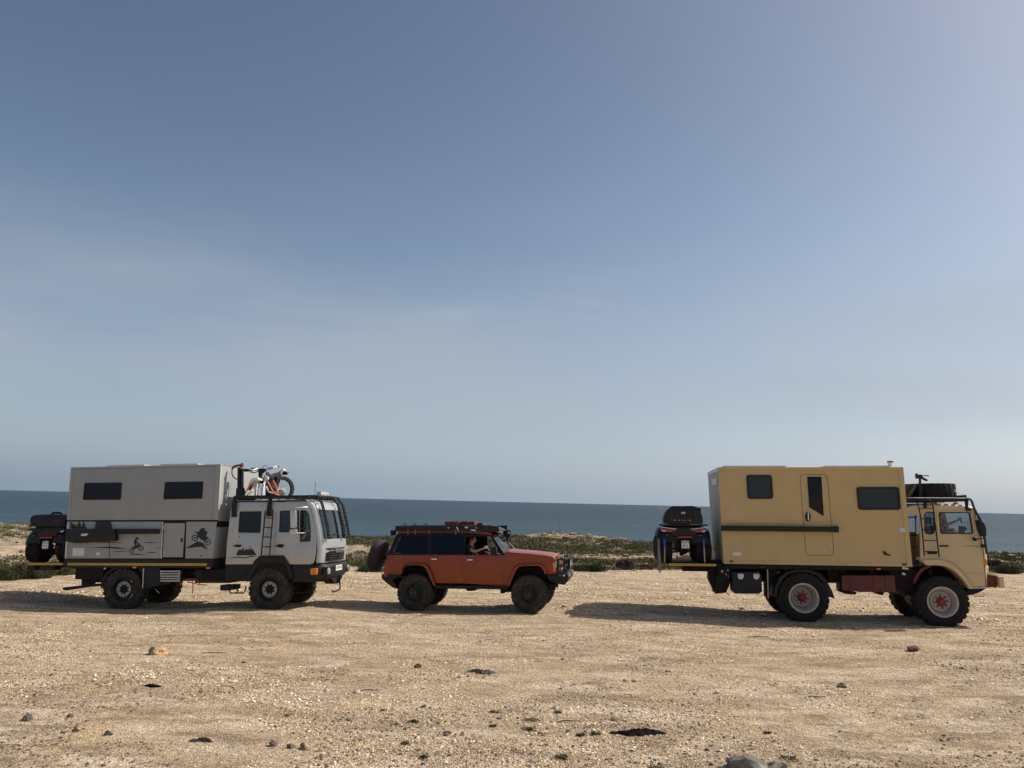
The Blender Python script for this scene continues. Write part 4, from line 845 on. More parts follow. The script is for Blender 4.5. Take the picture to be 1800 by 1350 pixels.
    T.part('step', MB().tube([(hx - .02, 1.25, zb0 - .02), (hx + .0, 1.25, zb0 - .36), (hx - .0, .72, zb0 - .38), (hx - .02, .70, zb0 - .33)], .018, 6), 'chassis', bu)
    # sill, wheel arch moulding, steps
    T.part('sill', MB().prism(CP((333, 882), (538, 882), (552, 876), (515, 960), (500, 1005), (470, 1010), (332, 1008)), y0 - .01, y0 + .5), 'black', bevel=.01)
    T.part('wheel_arch', MB().prism(CP((498, 1012), (530, 905), (560, 850), (602, 812), (778, 812), (806, 850), (832, 895), (860, 985), (835, 990), (808, 915), (786, 876), (752, 866), (630, 866), (596, 880), (560, 930), (530, 1000), (515, 1012)), y0 - .05, y0 + .42), 'black', bevel=.012)
    T.part('wheel_liner', MB().prism(CP((515, 1000), (560, 925), (598, 876), (632, 862), (752, 862), (790, 876), (812, 915), (838, 985), (800, 1010)), y0 - .016, y0 + .0), 'chassis')
    T.part('wheel_housing', MB().prism(CP((520, 960), (560, 850), (602, 830), (780, 830), (840, 900), (840, 870), (520, 870)), y0 + .4, Wc - .3), 'chassis')
    T.part('battery_box', MB().prism(CP((285, 1040), (388, 1040), (388, 1076), (340, 1084), (285, 1082)), .1, .5), 'black', bevel=.01)
    T.part('step', MB().tube([(x, .04, z) for x, z in CP((360, 1040), (364, 1088), (374, 1098), (472, 1100), (484, 1088), (494, 1044))], .016, 6).tube([(x, .04, z) for x, z in CP((425, 1040), (422, 1065), (432, 1085), (420, 1096))], .016, 6), 'black')
    T.part('step', MB().tube([(x, .04, z) for x, z in CP((860, 1102), (930, 1098), (965, 1085), (972, 1015))], .016, 6), 'chassis')
    # ladder
    ld = T.part('ladder', MB().tube([(x, -.06, z) for x, z in CP((656, 470), (650, 520), (636, 660), (622, 808))], .016, 6).tube([(x, -.06, z) for x, z in CP((712, 462), (708, 530), (694, 700), (684, 832))], .016, 6), 'black_clean')
    for (u, v, u2, v2) in ((650, 524, 712, 526), (644, 596, 704, 600), (636, 668, 698, 672), (628, 744, 690, 746)): T.part('rung', MB().tube([(x, -.06, z) for x, z in CP((u, v), (u2, v2))], .013, 6), 'black_clean', ld)
    # roof rack with perforated brackets and front guard straps
    zt_ = P(B(600, 362), y0)[1]; xa_ = P(B(402, 360), y0)[0]; xb_ = P(B(975, 360), y0)[0]
    rk = MB()
    for y in (y0 - .03, Wc * .5, Wc + y0): rk.box(xa_, xb_, y, y + .06, zt_ - .03, zt_ + .03)
    for i in range(9): x = xa_ + (xb_ - xa_ - .05) * i / 8; rk.box(x, x + .05, y0 + .02, Wc + y0, zt_ - .015, zt_ + .02)
    rk.box(xa_, xa_ + .55, y0, Wc, zt_ - .07, zt_ - .03)
    rack = T.part('roof_rack', rk, 'black_clean', bevel=.004)
    for q in (((398, 370), (428, 370), (420, 440), (421, 518), (384, 518), (386, 455)), ((672, 365), (697, 365), (690, 440), (688, 512), (652, 512), (655, 450))):
        T.part('bracket', MB().prism(CP(*q), y0 - .06, y0 - .02), 'black_clean', rack, bevel=.004)
    def strap(y, k0=4):
        i = min(range(len(st)), key=lambda i: abs(st[i][0] - y)); r = rows[i]; path = [Vector((xb_ - .1, y, zt_ + .02)), Vector((xb_ + .1, y, zt_ + .02))] + [Vector(r[k]) + Vector((.09, 0, .06 if k < 7 else .02)) for k in (5, 6, 7, 8, 9)] 
        path[-1] = path[-1] + (path[-1] - path[-2]).normalized() * .02
        rail = MB()
        for dy in (-.06, .06): rail.tube([(q.x, y + dy, q.z) for q in path], .02, 5)
        n = 0
        for a, b in zip(path[:-1], path[1:]):
            L_ = (b - a).length; m = max(1, int(L_ / .085))
            for k in range(m):
                q = a.lerp(b, (k + .5) / m); rail.tube([(q.x, y - .055, q.z), (q.x, y + .055, q.z)], .021, 4)
        T.part('guard_strap', rail, 'black_clean', rack)
    strap(y0 + .16); strap(Wc - .02); strap(Wc * .72)
    T.part('light_bar', MB().box(xb_ + .0, xb_ + .12, .55, 1.15, zt_ + .05, zt_ + .14), 'trim_grey', rack, bevel=.01)
    lb = T.part('crossbar', MB().tube([(xb_ + .16, y, zt_ + .03 - .02 * abs(y - 1.1)) for y in (.12, .5, 1.0, 1.5, 1.85)], .03, 6), 'black_clean', rack)
    q = P(B(1017, 340), 1.3); T.part('antenna', MB().tube([(q[0], 1.3, q[1] - .1), (q[0], 1.3, q[1] + .32)], .006, 4), 'black_clean', rack)
    # crane mast at the box front
    mp_ = lambda u, v, y: (P(BK(u, v), y)[0], y, P(BK(u, v), y)[1])
    cr_ = T.part('crane', MB().tube([mp_(360, 1030, .35), mp_(355, 300, .35)], .042, 8).tube([mp_(425, 1030, .35), mp_(430, 330, .35)], .038, 8).tube([mp_(325, 790, .33), mp_(330, 320, .33)], .02, 6).prism([P(BK(*q_), .35) for q_ in ((230, 1080), (240, 1010), (300, 1000), (310, 800), (455, 800), (470, 1000), (400, 1010), (400, 1080))], .28, .42), 'black_clean')
    T.part('crane_arm', MB().tube([mp_(430, 260, .35), mp_(330, 250, .35), mp_(230, 280, .35), mp_(180, 330, .35)], .03, 7).tube([mp_(400, 250, .35), mp_(440, 250, .35)], .06, 8), 'dark_red', cr_)
    T.part('crane_hose', MB().tube([mp_(180, 330, .35), mp_(175, 450, .35), mp_(210, 530, .35), mp_(270, 580, .35), mp_(330, 590, .35)], .014, 6), 'black_clean', cr_); T.part('crane_hose', MB().tube([mp_(470, 850, .35), mp_(520, 920, .35), mp_(450, 990, .35)], .014, 6), 'black_clean', cr_)
    T.part('crane_boom', MB().box(mp_(460, 340, .5)[0], mp_(600, 340, .5)[0], .45, .58, mp_(460, 400, .5)[2], mp_(460, 340, .5)[2]), 'black', cr_, bevel=.006)
    # mirrors
    q = P(B(850, 560), -.2); mi = T.part('mirror', MB().prism(rnd([P(B(*u_), -.2) for u_ in ((834, 468), (876, 468), (878, 600), (836, 604))], .03), -.26, -.16), 'alu', bevel=.015)
    T.part('mirror_foot', MB().prism(rnd([P(B(*u_), -.2) for u_ in ((830, 612), (878, 608), (880, 652), (832, 655))], .03), -.26, -.14).tube([(q[0] + .02, -.18, q[1] + .35), (q[0] + .25, .04, q[1] + .38)], .014, 5).tube([(q[0] + .02, -.18, q[1] - .25), (q[0] + .25, .04, q[1] - .25)], .014, 5), 'alu', mi, bevel=.01)
    qm = rows[-3][8]; T.part('mirror', MB().box(qm[0] - .12, qm[0] - .04, Wc + .22, Wc + .40, qm[2] - .62, qm[2] + .05).tube([(qm[0] - .1, Wc + .28, qm[2] + .03), (qm[0] - .15, Wc, qm[2] + .06)], .015, 5), 'black_clean', bevel=.02)
    for s_ in (0, 1): T.part('wiper', MB().tube([front_pt(.6 + s_ * .75, ztop + .02, .03), front_pt(.95 + s_ * .75, ztop + .12, .035)], .009, 4).tube([front_pt(.75 + s_ * .7, ztop + .1, .04), front_pt(1.2 + s_ * .6, ztop + .14, .03)], .011, 4), 'black_clean')
    return T, dict(sx=sx, sz=sz, y0=y0, Wc=Wc, zt=zt_, plat=(px0, px1, pz))
TL, infoL = build_silver()
# ------------------------------------------------------------------ orange off-road car (middle)
def build_suv():
    T = Thing('off_road_car', 'dusty orange lifted off-road estate car between the two trucks, with loaded black roof rack', 'car', MS)
    P = T.P; W = 1.62; p = lambda t, *uv, y=0: [P(t(*q), y) for q in uv]
    def arch(c, r0, r1, a0, a1, n=12): return None
    Pm = P
    # lower body with the two wheel arch cut-outs
    low_top = [S1(330, 549), S1(780, 549), S1(1178, 550), S2(30, 551), S2(487, 552), S2(505, 512), S2(600, 522), S2(800, 538), S2(960, 556), S2(1040, 572), S2(1062, 600), S2(1070, 762)]
    front_arch = [S2(972, 765), S2(955, 720), S2(925, 680), S2(880, 662), S2(760, 658), S2(690, 662), S2(650, 676), S2(612, 720), S2(585, 780), S2(560, 840), S2(535, 905)]
    sill_ = [S2(300, 888), S1(1178, 872), S1(872, 868)]
    rear_arch = [S1(868, 880), S1(845, 830), S1(815, 750), S1(780, 690), S1(735, 665), S1(570, 660), S1(520, 685), S1(490, 730), S1(470, 772)]
    rear_ = [S1(395, 768), S1(288, 765), S1(300, 650), S1(315, 585)]
    out = [P(q) for q in low_top + front_arch + sill_ + rear_arch + rear_]
    T.part('body_side', MB().prism(out, .0, .05), 'orange', bevel=.012)
    T.part('body_side', MB().prism(out, W - .05, W), 'orange', bevel=.012)
    # panel seams
    doors = []
    for q in (((S1(788, 553), S1(1174, 553), S1(1174, 866), S1(880, 866), S1(850, 810), S1(815, 730), S1(788, 690))), ((S1(1184, 553), S2(486, 554), S2(484, 878), S1(1184, 870)))):
        doors.append(T.part('door', MB().prism([P(a) for a in q], -.008, .0), 'orange', bevel=.004))
    for d, q in zip(doors, (S1(860, 597), S2(108, 605))):
        a = P(q); T.part('handle', MB().box(a[0] - .07, a[0] + .07, -.04, -.008, a[1] - .012, a[1] + .018), 'chrome', d, bevel=.006)
    a, b = P(S1(330, 640)), P(S2(1040, 640))
    T.part('fender', MB().prism([P(q) for q in (S2(494, 556), S2(510, 518), S2(960, 562), S2(1034, 580), S2(1050, 620), S2(1056, 756), S2(982, 756), S2(958, 705), S2(925, 668), S2(880, 650), S2(655, 655), S2(610, 690), S2(570, 770), S2(540, 870), S2(494, 880))], -.008, .0), 'orange', bevel=.004)
    T.part('quarter_panel', MB().prism([P(q) for q in (S1(338, 556), S1(778, 556), S1(778, 685), S1(740, 655), S1(565, 650), S1(512, 675), S1(478, 735), S1(465, 762), S1(298, 760), S1(308, 650), S1(322, 590))], -.008, .0), 'orange', bevel=.004)
    # flared arches
    for pts in ([S1(468, 775), S1(488, 718), S1(518, 672), S1(562, 645), S1(700, 645), S1(752, 652), S1(790, 680), S1(822, 740), S1(848, 815), S1(880, 898), S1(862, 900), S1(828, 828), S1(798, 755), S1(768, 700), S1(735, 672), S1(560, 665), S1(525, 690), S1(502, 735), S1(485, 778)],
                [S2(532, 905), S2(560, 820), S2(585, 755), S2(612, 700), S2(655, 664), S2(700, 655), S2(880, 652), S2(925, 668), S2(955, 705), S2(975, 762), S2(955, 765), S2(935, 715), S2(905, 682), S2(870, 672), S2(700, 675), S2(665, 684), S2(632, 718), S2(605, 775), S2(578, 840), S2(552, 905)]):
        T.part('wheel_flare', MB().prism([P(q) for q in pts], lambda x, z: -.10, .02), 'orange', bevel=.02)
    # under-arch dark liners, floor
    body = [P(q) for q in low_top[:8]] 
    T.part('floor_pan', MB().prism([P(q, 0) for q in (S1(330, 700), S2(1050, 700), S2(1050, 760), S2(960, 740), S2(900, 670), S2(680, 668), S2(600, 740), S2(540, 880), S1(880, 866), S1(800, 740), S1(735, 680), S1(560, 675), S1(480, 770), S1(300, 760))], .3, W - .3), 'chassis')
    T.part('inner_arch', MB().prism([P(q, 0) for q in (S1(470, 772), S1(500, 720), S1(560, 662), S1(740, 668), S1(800, 740), S1(870, 880), S1(885, 880), S1(885, 640), S1(400, 640), S1(400, 770))], .05, .34).prism([P(q, 0) for q in (S2(535, 900), S2(600, 740), S2(660, 668), S2(890, 664), S2(950, 715), S2(972, 765), S2(990, 765), S2(990, 640), S2(520, 640), S2(520, 900))], .05, .34), 'chassis')
    for q_ in ((S1(440, 800), S1(440, 640), S1(900, 640), S1(890, 880), S1(800, 860), S1(600, 850)), (S2(520, 900), S2(520, 640), S2(1010, 640), S2(1000, 790), S2(900, 840), S2(700, 860))): T.part('wheel_well', MB().prism([P(a_, 0) for a_ in q_], .34, .42), 'chassis')
    # deck: bonnet, cowl, front, rear
    hood = [P(q) for q in (S2(492, 556), S2(506, 514), S2(600, 524), S2(800, 540), S2(960, 558), S2(1036, 572), S2(1056, 596))]
    def crown(y): return .028 * (1 - ((y - W / 2) / (W / 2)) ** 2)
    ysn = [0, .02, .06, .16, .3, .5, .81, 1.12, 1.32, 1.46, 1.56, 1.60, W]
    bulge = {.0: -.03, .02: -.01}
    rows = []
    for y in ysn:
        e = min(y, W - y); dz = -.045 if e < .001 else -.014 if e < .03 else 0
        if .25 < y < W - .25: dz += .012
        rows.append([(x, y, z + dz + crown(y)) for x, z in hood])
    T.part('bonnet', MB().loft(rows), 'orange', smooth=50)
    (gx, gz1), (_, gz0) = P(S2(1056, 598)), P(S2(1066, 760))
    T.part('front_panel', MB().box(gx - .05, gx, .02, W - .02, gz0, gz1 - .0), 'orange', bevel=.01)
    gr = T.part('grille', MB().box(gx, gx + .025, .35, W - .35, gz0 + .08, gz1 - .05), 'black_clean', bevel=.008)
    for k in range(5): T.part('grille_bar', MB().box(gx + .025, gx + .04, .37, W - .37, gz0 + .11 + k * .05, gz0 + .13 + k * .05), 'chassis', gr)
    for y in (.10, W - .32): hl = T.part('headlight', MB().box(gx, gx + .03, y, y + .22, gz0 + .1, gz1 - .07), 'clear_lens', bevel=.012)
    T.part('indicator', MB().prism([P(S2(*q)) for q in ((1036, 640), (1062, 640), (1066, 735), (1046, 740))], -.014, .06), 'amber', bevel=.006)
    # tailgate and rear side
    rr = [P(q) for q in (S1(330, 549), S1(315, 585), S1(300, 650), S1(288, 765))]
    T.part('tailgate', MB().loft([[(x, y, z) for x, z in rr] for y in (0, W)]), 'orange')
    q = P(S1(302, 720)); T.part('tail_lamp', MB().box(q[0] - .03, q[0] + .07, -.012, .1, q[1] - .17, q[1] + .14), 'red_lens', bevel=.008)
    # greenhouse, leaning inwards
    zb = P(S1(600, 548))[1]; zt = P(S1(600, 300))[1]
    lean = lambda x, z: .02 + .17 * max(0, (z - zb)) / (zt - zb); leanf = lambda x, z: W - lean(x, z)
    GP = lambda *qs: [P(q, .10) for q in qs]
    roofl = GP(S1(334, 549), S1(425, 322), S1(445, 300), S1(800, 293), S1(1180, 293), S2(150, 300), S2(318, 314), S2(345, 322), S2(490, 552))
    hl_ = [GP(S1(400, 540), S1(468, 332), S1(775, 330), S1(790, 540)), GP(S1(822, 540), S1(828, 330), S1(1195, 332), S1(1190, 542)), GP(S2(40, 545), S2(45, 345), S2(320, 340), S2(335, 348), S2(445, 546))]
    hl_ = [rnd(h, .03, 3) for h in hl_]
    hfar = rnd(GP(S2(190, 545), S2(190, 345), S2(320, 340), S2(335, 348), S2(445, 546)), .03, 3)
    for f0, f1, hh_ in ((lean, lambda x, z: lean(x, z) + .03, hl_), (lambda x, z: leanf(x, z) - .03, leanf, hl_[:2] + [hfar])):
        T.part('window_frame', MB().prism(roofl, f0, f1, hh_), 'black_clean', smooth=0)
    mid_ = lambda x, z: lean(x, z) + .012; mid2 = lambda x, z: lean(x, z) + .016
    farA = lambda x, z: leanf(x, z) - .016; farB = lambda x, z: leanf(x, z) - .012
    for i, h in enumerate(hl_):
        if i < 2: T.part('side_window', MB().prism(h, mid_, mid2), 'navy_glass' if i < 2 else 'tint', smooth=0)
        T.part('side_window', MB().prism(h, farA, farB), ('tint', 'tint', 'clear')[i], smooth=0)
    T.part('window_trim', MB().tube([(x, lean(x, z) - .006, z) for x, z in GP(S1(470, 350), S1(404, 520), S1(420, 533), S1(490, 528))], .007, 4), 'chrome')
    T.part('window_trim', MB().tube([(x, lean(x, z) - .004, z) for x, z in GP(S1(340, 547), S1(800, 547), S1(1190, 548), S2(490, 551))], .008, 4), 'black_clean')
    # roof
    rf = GP(S1(425, 322), S1(445, 297), S1(800, 288), S1(1180, 288), S2(150, 296), S2(318, 311), S2(345, 322)); rows = []
    for y in (.185, .21, .27, .4, .6, .81, 1.02, 1.22, 1.35, 1.41, 1.435):
        e = min(y - .185, 1.435 - y); dz = -.05 if e < .001 else -.015 if e < .03 else 0; rows.append([(x, y, z + dz + .04 * (1 - ((y - .81) / .62) ** 2) + .01) for x, z in rf])
    T.part('roof', MB().loft(rows), 'orange', smooth=50)
    T.part('rain_gutter', MB().prism([(x, z - .02) for x, z in rf] + [(x, z + .03) for x, z in reversed(rf)], .17, .20), 'orange')
    a, b = P(S2(345, 326), .19), P(S2(490, 552), .03)
    ws = []
    for k in range(9):
        t = k / 8; bow = .07 * (1 - (2 * t - 1) ** 2); ws.append([(a[0] + bow, .2 + 1.22 * t, a[1]), (b[0] + bow * 1.3, .04 + 1.54 * t, b[1])])
    T.part('windscreen', MB().loft(ws), 'clear')
    for t in (0, 8): T.part('pillar', MB().tube(ws[t], .035, 6), 'black_clean')
    for k in range(2): T.part('wiper', MB().tube([Vector(ws[2 + 3 * k][1]) + Vector((.02, 0, .02)), Vector(ws[3 + 3 * k][1]).lerp(Vector(ws[3 + 3 * k][0]), .35) + Vector((.03, 0, .02))], .008, 4), 'black_clean')
    c, d = P(S1(425, 326), .19), P(S1(334, 549), .03)
    T.part('rear_window', MB().loft([[(c[0], .2, c[1]), (d[0], .04, d[1])], [(c[0], 1.42, c[1]), (d[0], 1.58, d[1])]]), 'tint')
    T.part('cowl', MB().box(P(S2(470, 552))[0] - .02, P(S2(520, 520))[0], .1, W - .1, zb - .05, zb + .02), 'black')
    # interior
    fl = P(S1(900, 860))[1]
    T.part('cabin_floor', MB().box(P(S1(400, 700))[0], P(S2(480, 700))[0], .06, W - .06, fl + .1, fl + .14), 'interior'); T.part('dashboard', MB().box(P(S2(415, 600))[0], P(S2(480, 600))[0], .08, W - .08, zb - .2, zb + .03), 'interior', bevel=.02)
    sx = P(S2(30, 700))[0]
    for y in (.15, .9): seat(T, sx + .05, y, zb - .42, s=.9); seat(T, sx - .85, y, zb - .42, s=.9)
    steering(T, sx + .62, .42, zb - .02, .19, 60)
    # bumpers, rock slider, bull bar
    fb = T.part('bumper', MB().prism([P(S2(*q)) for q in ((968, 768), (1070, 765), (1150, 745), (1205, 760), (1220, 800), (1205, 850), (1172, 890), (1100, 880), (1050, 850), (990, 830))], .0, W), 'black_clean', bevel=.03)
    for y in (.15, W - .35): T.part('recovery_lamp', MB().box(P(S2(1215, 790))[0] - .03, P(S2(1218, 790))[0] + .012, y, y + .16, P(S2(1200, 800))[1], P(S2(1200, 760))[1]), 'clear_lens', fb, bevel=.01)
    q = P(S2(1125, 780)); 
    for dx in (0, .09): T.part('side_lamp', MB().lathe([(.03, -.02), (.001, -.03)], (q[0] + dx, .0, q[1]), 12, caps=False), 'red_lens' if dx == 0 else 'clear_lens', fb)
    bb = MB(); x0, z0 = P(S2(1090, 760)); x1, z1 = P(S2(1190, 600))
    for y in (.35, .55, 1.07, 1.27): bb.tube([(x1 - .05, y, z0), (x1 + .0, y, z0 + .2), (x1 - .02, y, z1)], .024, 8)
    for z in (z1, (z0 + z1) / 2 + .02): bb.tube([(x0 + .02, .06, z), (x1 - .06, .12, z), (x1, .35, z), (x1, 1.27, z), (x1 - .06, W - .12, z), (x0 + .02, W - .06, z)], .024, 8)
    for y in (.06, W - .06): bb.tube([(x0 + .02, y, z0), (x0 + .02, y, z1)], .024, 8).tube([(x1 - .06, y + (.06 if y < .5 else -.06), z0), (x1 - .06, y + (.06 if y < .5 else -.06), z1)], .024, 8)
    T.part('bull_bar', bb, 'chrome' if False else 'black_clean')
    for y in (.45, .85): lp = T.part('spot_lamp', MB().lathe([(.06, -.08), (.105, -.02), (.11, .03), (.10, .035)], (x1 + .03, y + .1, z1 - .12), 20, axis='x'), 'black_clean'); T.part('lens', MB().lathe([(.1, .036), (.001, .05)], (x1 + .03, y + .1, z1 - .12), 20, axis='x', caps=False), 'clear_lens', lp)
    T.part('antenna', MB().tube([(x0 + .05, .3, z1), (x0 + .05, .3, z1 + 1.1)], .0022, 4), 'black_clean')
    T.part('spring_post', MB().tube([(x0 + .03, .1, z1 - .3), (x0 + .03, .1, z1 + .16)], .018, 6).tube([(x0 + .14, .16, z1 - .3), (x0 + .14, .16, z1 + .12)], .016, 6), 'strap')
    rb = T.part('rear_bumper', MB().prism([P(S1(*q)) for q in ((258, 768), (300, 764), (455, 772), (440, 810), (385, 832), (430, 900), (440, 935), (385, 920), (320, 870), (262, 820))], .0, W), 'black_clean', bevel=.02)
    T.part('rock_slider', MB().prism([P(S1(*q)) for q in ((862, 893), (1400, 905), (1400, 925), (870, 932))] , -.06, .03), 'black', bevel=.008) if False else T.part('rock_slider', MB().tube([(P(q, -.04)[0], -.04, P(q, -.04)[1]) for q in (S1(872, 912), S1(1170, 912), S2(525, 918))], .04, 8).tube([(P(q, .08)[0], .08, P(q, .08)[1]) for q in (S1(872, 905), S1(1170, 905), S2(525, 912))], .035, 8), 'black')
    T.part('skid_plate', MB().prism([P(S1(*q)) for q in ((1050, 915), (1290, 918), (1290, 968), (1200, 972), (1180, 940), (1050, 935))], .3, .8).prism([P(S2(*q)) for q in ((420, 925), (560, 930), (560, 985), (470, 985), (465, 1000), (420, 1000))], .35, .7), 'chassis', bevel=.01)
    fr = MB(); xa, za = P(S1(430, 930)); xb, zb2 = P(S2(1050, 930))
    for y in (.4, 1.15): fr.box(xa, xb, y, y + .08, za - .02, za + .13)
    T.part('chassis', fr, 'chassis')
    # wheels
    kit = wheel_kit('suv', .475, .33, .215)
    for q in ((730, 1041.3), (931, 1044.3)):
        x, z = P(q); put_wheel(T, kit, x, -.06, z, rot=.3); put_wheel(T, kit, x, W + .06, z, far=True); axle(T, x, z, .2, W - .2)
    # snorkel on the far pillar
    sn = lambda u, v: (P(S2(u, v), W - .05)[0], W - .05, P(S2(u, v), W - .05)[1])
    s_ = T.part('snorkel', MB().tube([sn(525, 345), sn(522, 385), sn(545, 435), sn(600, 492), sn(640, 540)], [.04, .045, .05, .05, .05], 8), 'black_clean')
    a = sn(485, 345); b = sn(567, 268); T.part('snorkel_head', MB().box(a[0], b[0], W - .16, W + .04, a[2], b[2]), 'black_clean', s_, bevel=.02)
    T.part('badge', MB().box(b[0] - .07, b[0] - .02, W - .164, W - .16, b[2] - .1, b[2] - .04), 'alu', s_)
    mm = T.part('mirror', MB().prism(rnd([P(S2(*q), -.1) for q in ((342, 462), (405, 455), (415, 530), (408, 545), (345, 545))], .03), -.2, -.08).tube([(P(S2(395, 530), -.05)[0], -.1, P(S2(395, 530), -.05)[1]), (P(S2(440, 545), 0)[0], .03, P(S2(440, 545), 0)[1])], .025, 6), 'black_clean', bevel=.012)
    # roof rack tray
    ra, rbp = P(S1(420, 250), .15), P(S2(430, 300), .15); zt2 = P(S1(600, 222), .12)[1]; zb3 = P(S1(600, 285), .12)[1]
    rkm = MB().box(ra[0], rbp[0], .12, .15, zb3, zt2).box(ra[0], rbp[0], W - .15, W - .12, zb3, zt2).box(ra[0], ra[0] + .03, .15, W - .15, zb3, zt2)
    rkm.box(ra[0] + .03, rbp[0], .15, W - .15, zb3, zb3 + .025)
    rk = T.part('roof_rack', rkm, 'black_clean', bevel=.004)
    for u in (560, 645, 800, 1100): q = P(S1(u, 260), .1); T.part('bracket', MB().box(q[0] - .012, q[0] + .012, .10, .12, zb3 - .07, zb3 + .06), 'leg_grey', rk)
    q = P(S1(545, 248), .1); T.part('work_lamp', MB().box(q[0] - .035, q[0] + .035, .07, .12, q[1] - .02, q[1] + .025), 'clear_lens', rk, bevel=.008)
    q = P(S1(1220, 240), .1); T.part('work_lamp', MB().box(q[0] - .035, q[0] + .035, .07, .12, q[1] - .02, q[1] + .025), 'clear_lens', rk, bevel=.008)
    q = P(S1(400, 295), .3); T.part('work_lamp', MB().box(q[0] - .06, q[0] + .05, .2, .35, q[1] - .08, q[1] + .06), 'chassis', rk, bevel=.01)
    for u_, m_n in ((700, 'leg_grey'), (900, 'alu'), (1010, 'strap'), (1330, 'leg_grey'), (1440, 'rust')): q = P(S1(u_, 245), .1); T.part('latch', MB().box(q[0] - .03, q[0] + .03, .085, .12, q[1] - .012, q[1] + .016), m_n, rk, bevel=.004)
    for u_ in (520, 640, 760, 980, 1150): q = P(S1(u_, 222), .3); T.part('lashing_ring', MB().tube([(q[0] - .04, .3, q[1] - .01), (q[0] - .03, .3, q[1] + .05), (q[0] + .03, .3, q[1] + .05), (q[0] + .04, .3, q[1] - .01)], .012, 5), 'black_clean', rk)
    T.part('awning', MB().box(P(S1(470, 250))[0], P(S1(1000, 250))[0], .03, .11, P(S1(600, 262), .1)[1], P(S1(600, 228), .1)[1]), 'black_clean', rk, bevel=.01)
    # spare wheel in a black cover, leaning on the tailgate
    cx, cz = P(S1(228, 555), W / 2); ang = R_(17)
    sp = MB().lathe([(.001, -.16), (.22, -.17), (.36, -.17), (.42, -.12), (.435, 0), (.42, .10), (.36, .14), (.001, .15)], (0, 0, 0), 36, axis='x')
    rot = Matrix.Rotation(ang, 3, 'Y'); sp.v = [tuple(rot @ Vector(v) + Vector((cx, W / 2, cz))) for v in sp.v]; rr_ = random.Random(2); sp.v = [(x + rr_.uniform(-.008, .008), y + rr_.uniform(-.012, .012), z + rr_.uniform(-.012, .012)) for x, y, z in sp.v]
    T.part('spare_wheel_cover', sp, 'fabric', smooth=60)
    T.part('spare_wheel_carrier', MB().tube([(cx + .1, W / 2, cz - .05), (cx + .4, W / 2, cz - .1)], .05, 6), 'black_clean')
    return T, dict(W=W, zb=zb, zt2=zt2, zb3=zb3, sx=sx)
TS, infoS = build_suv()

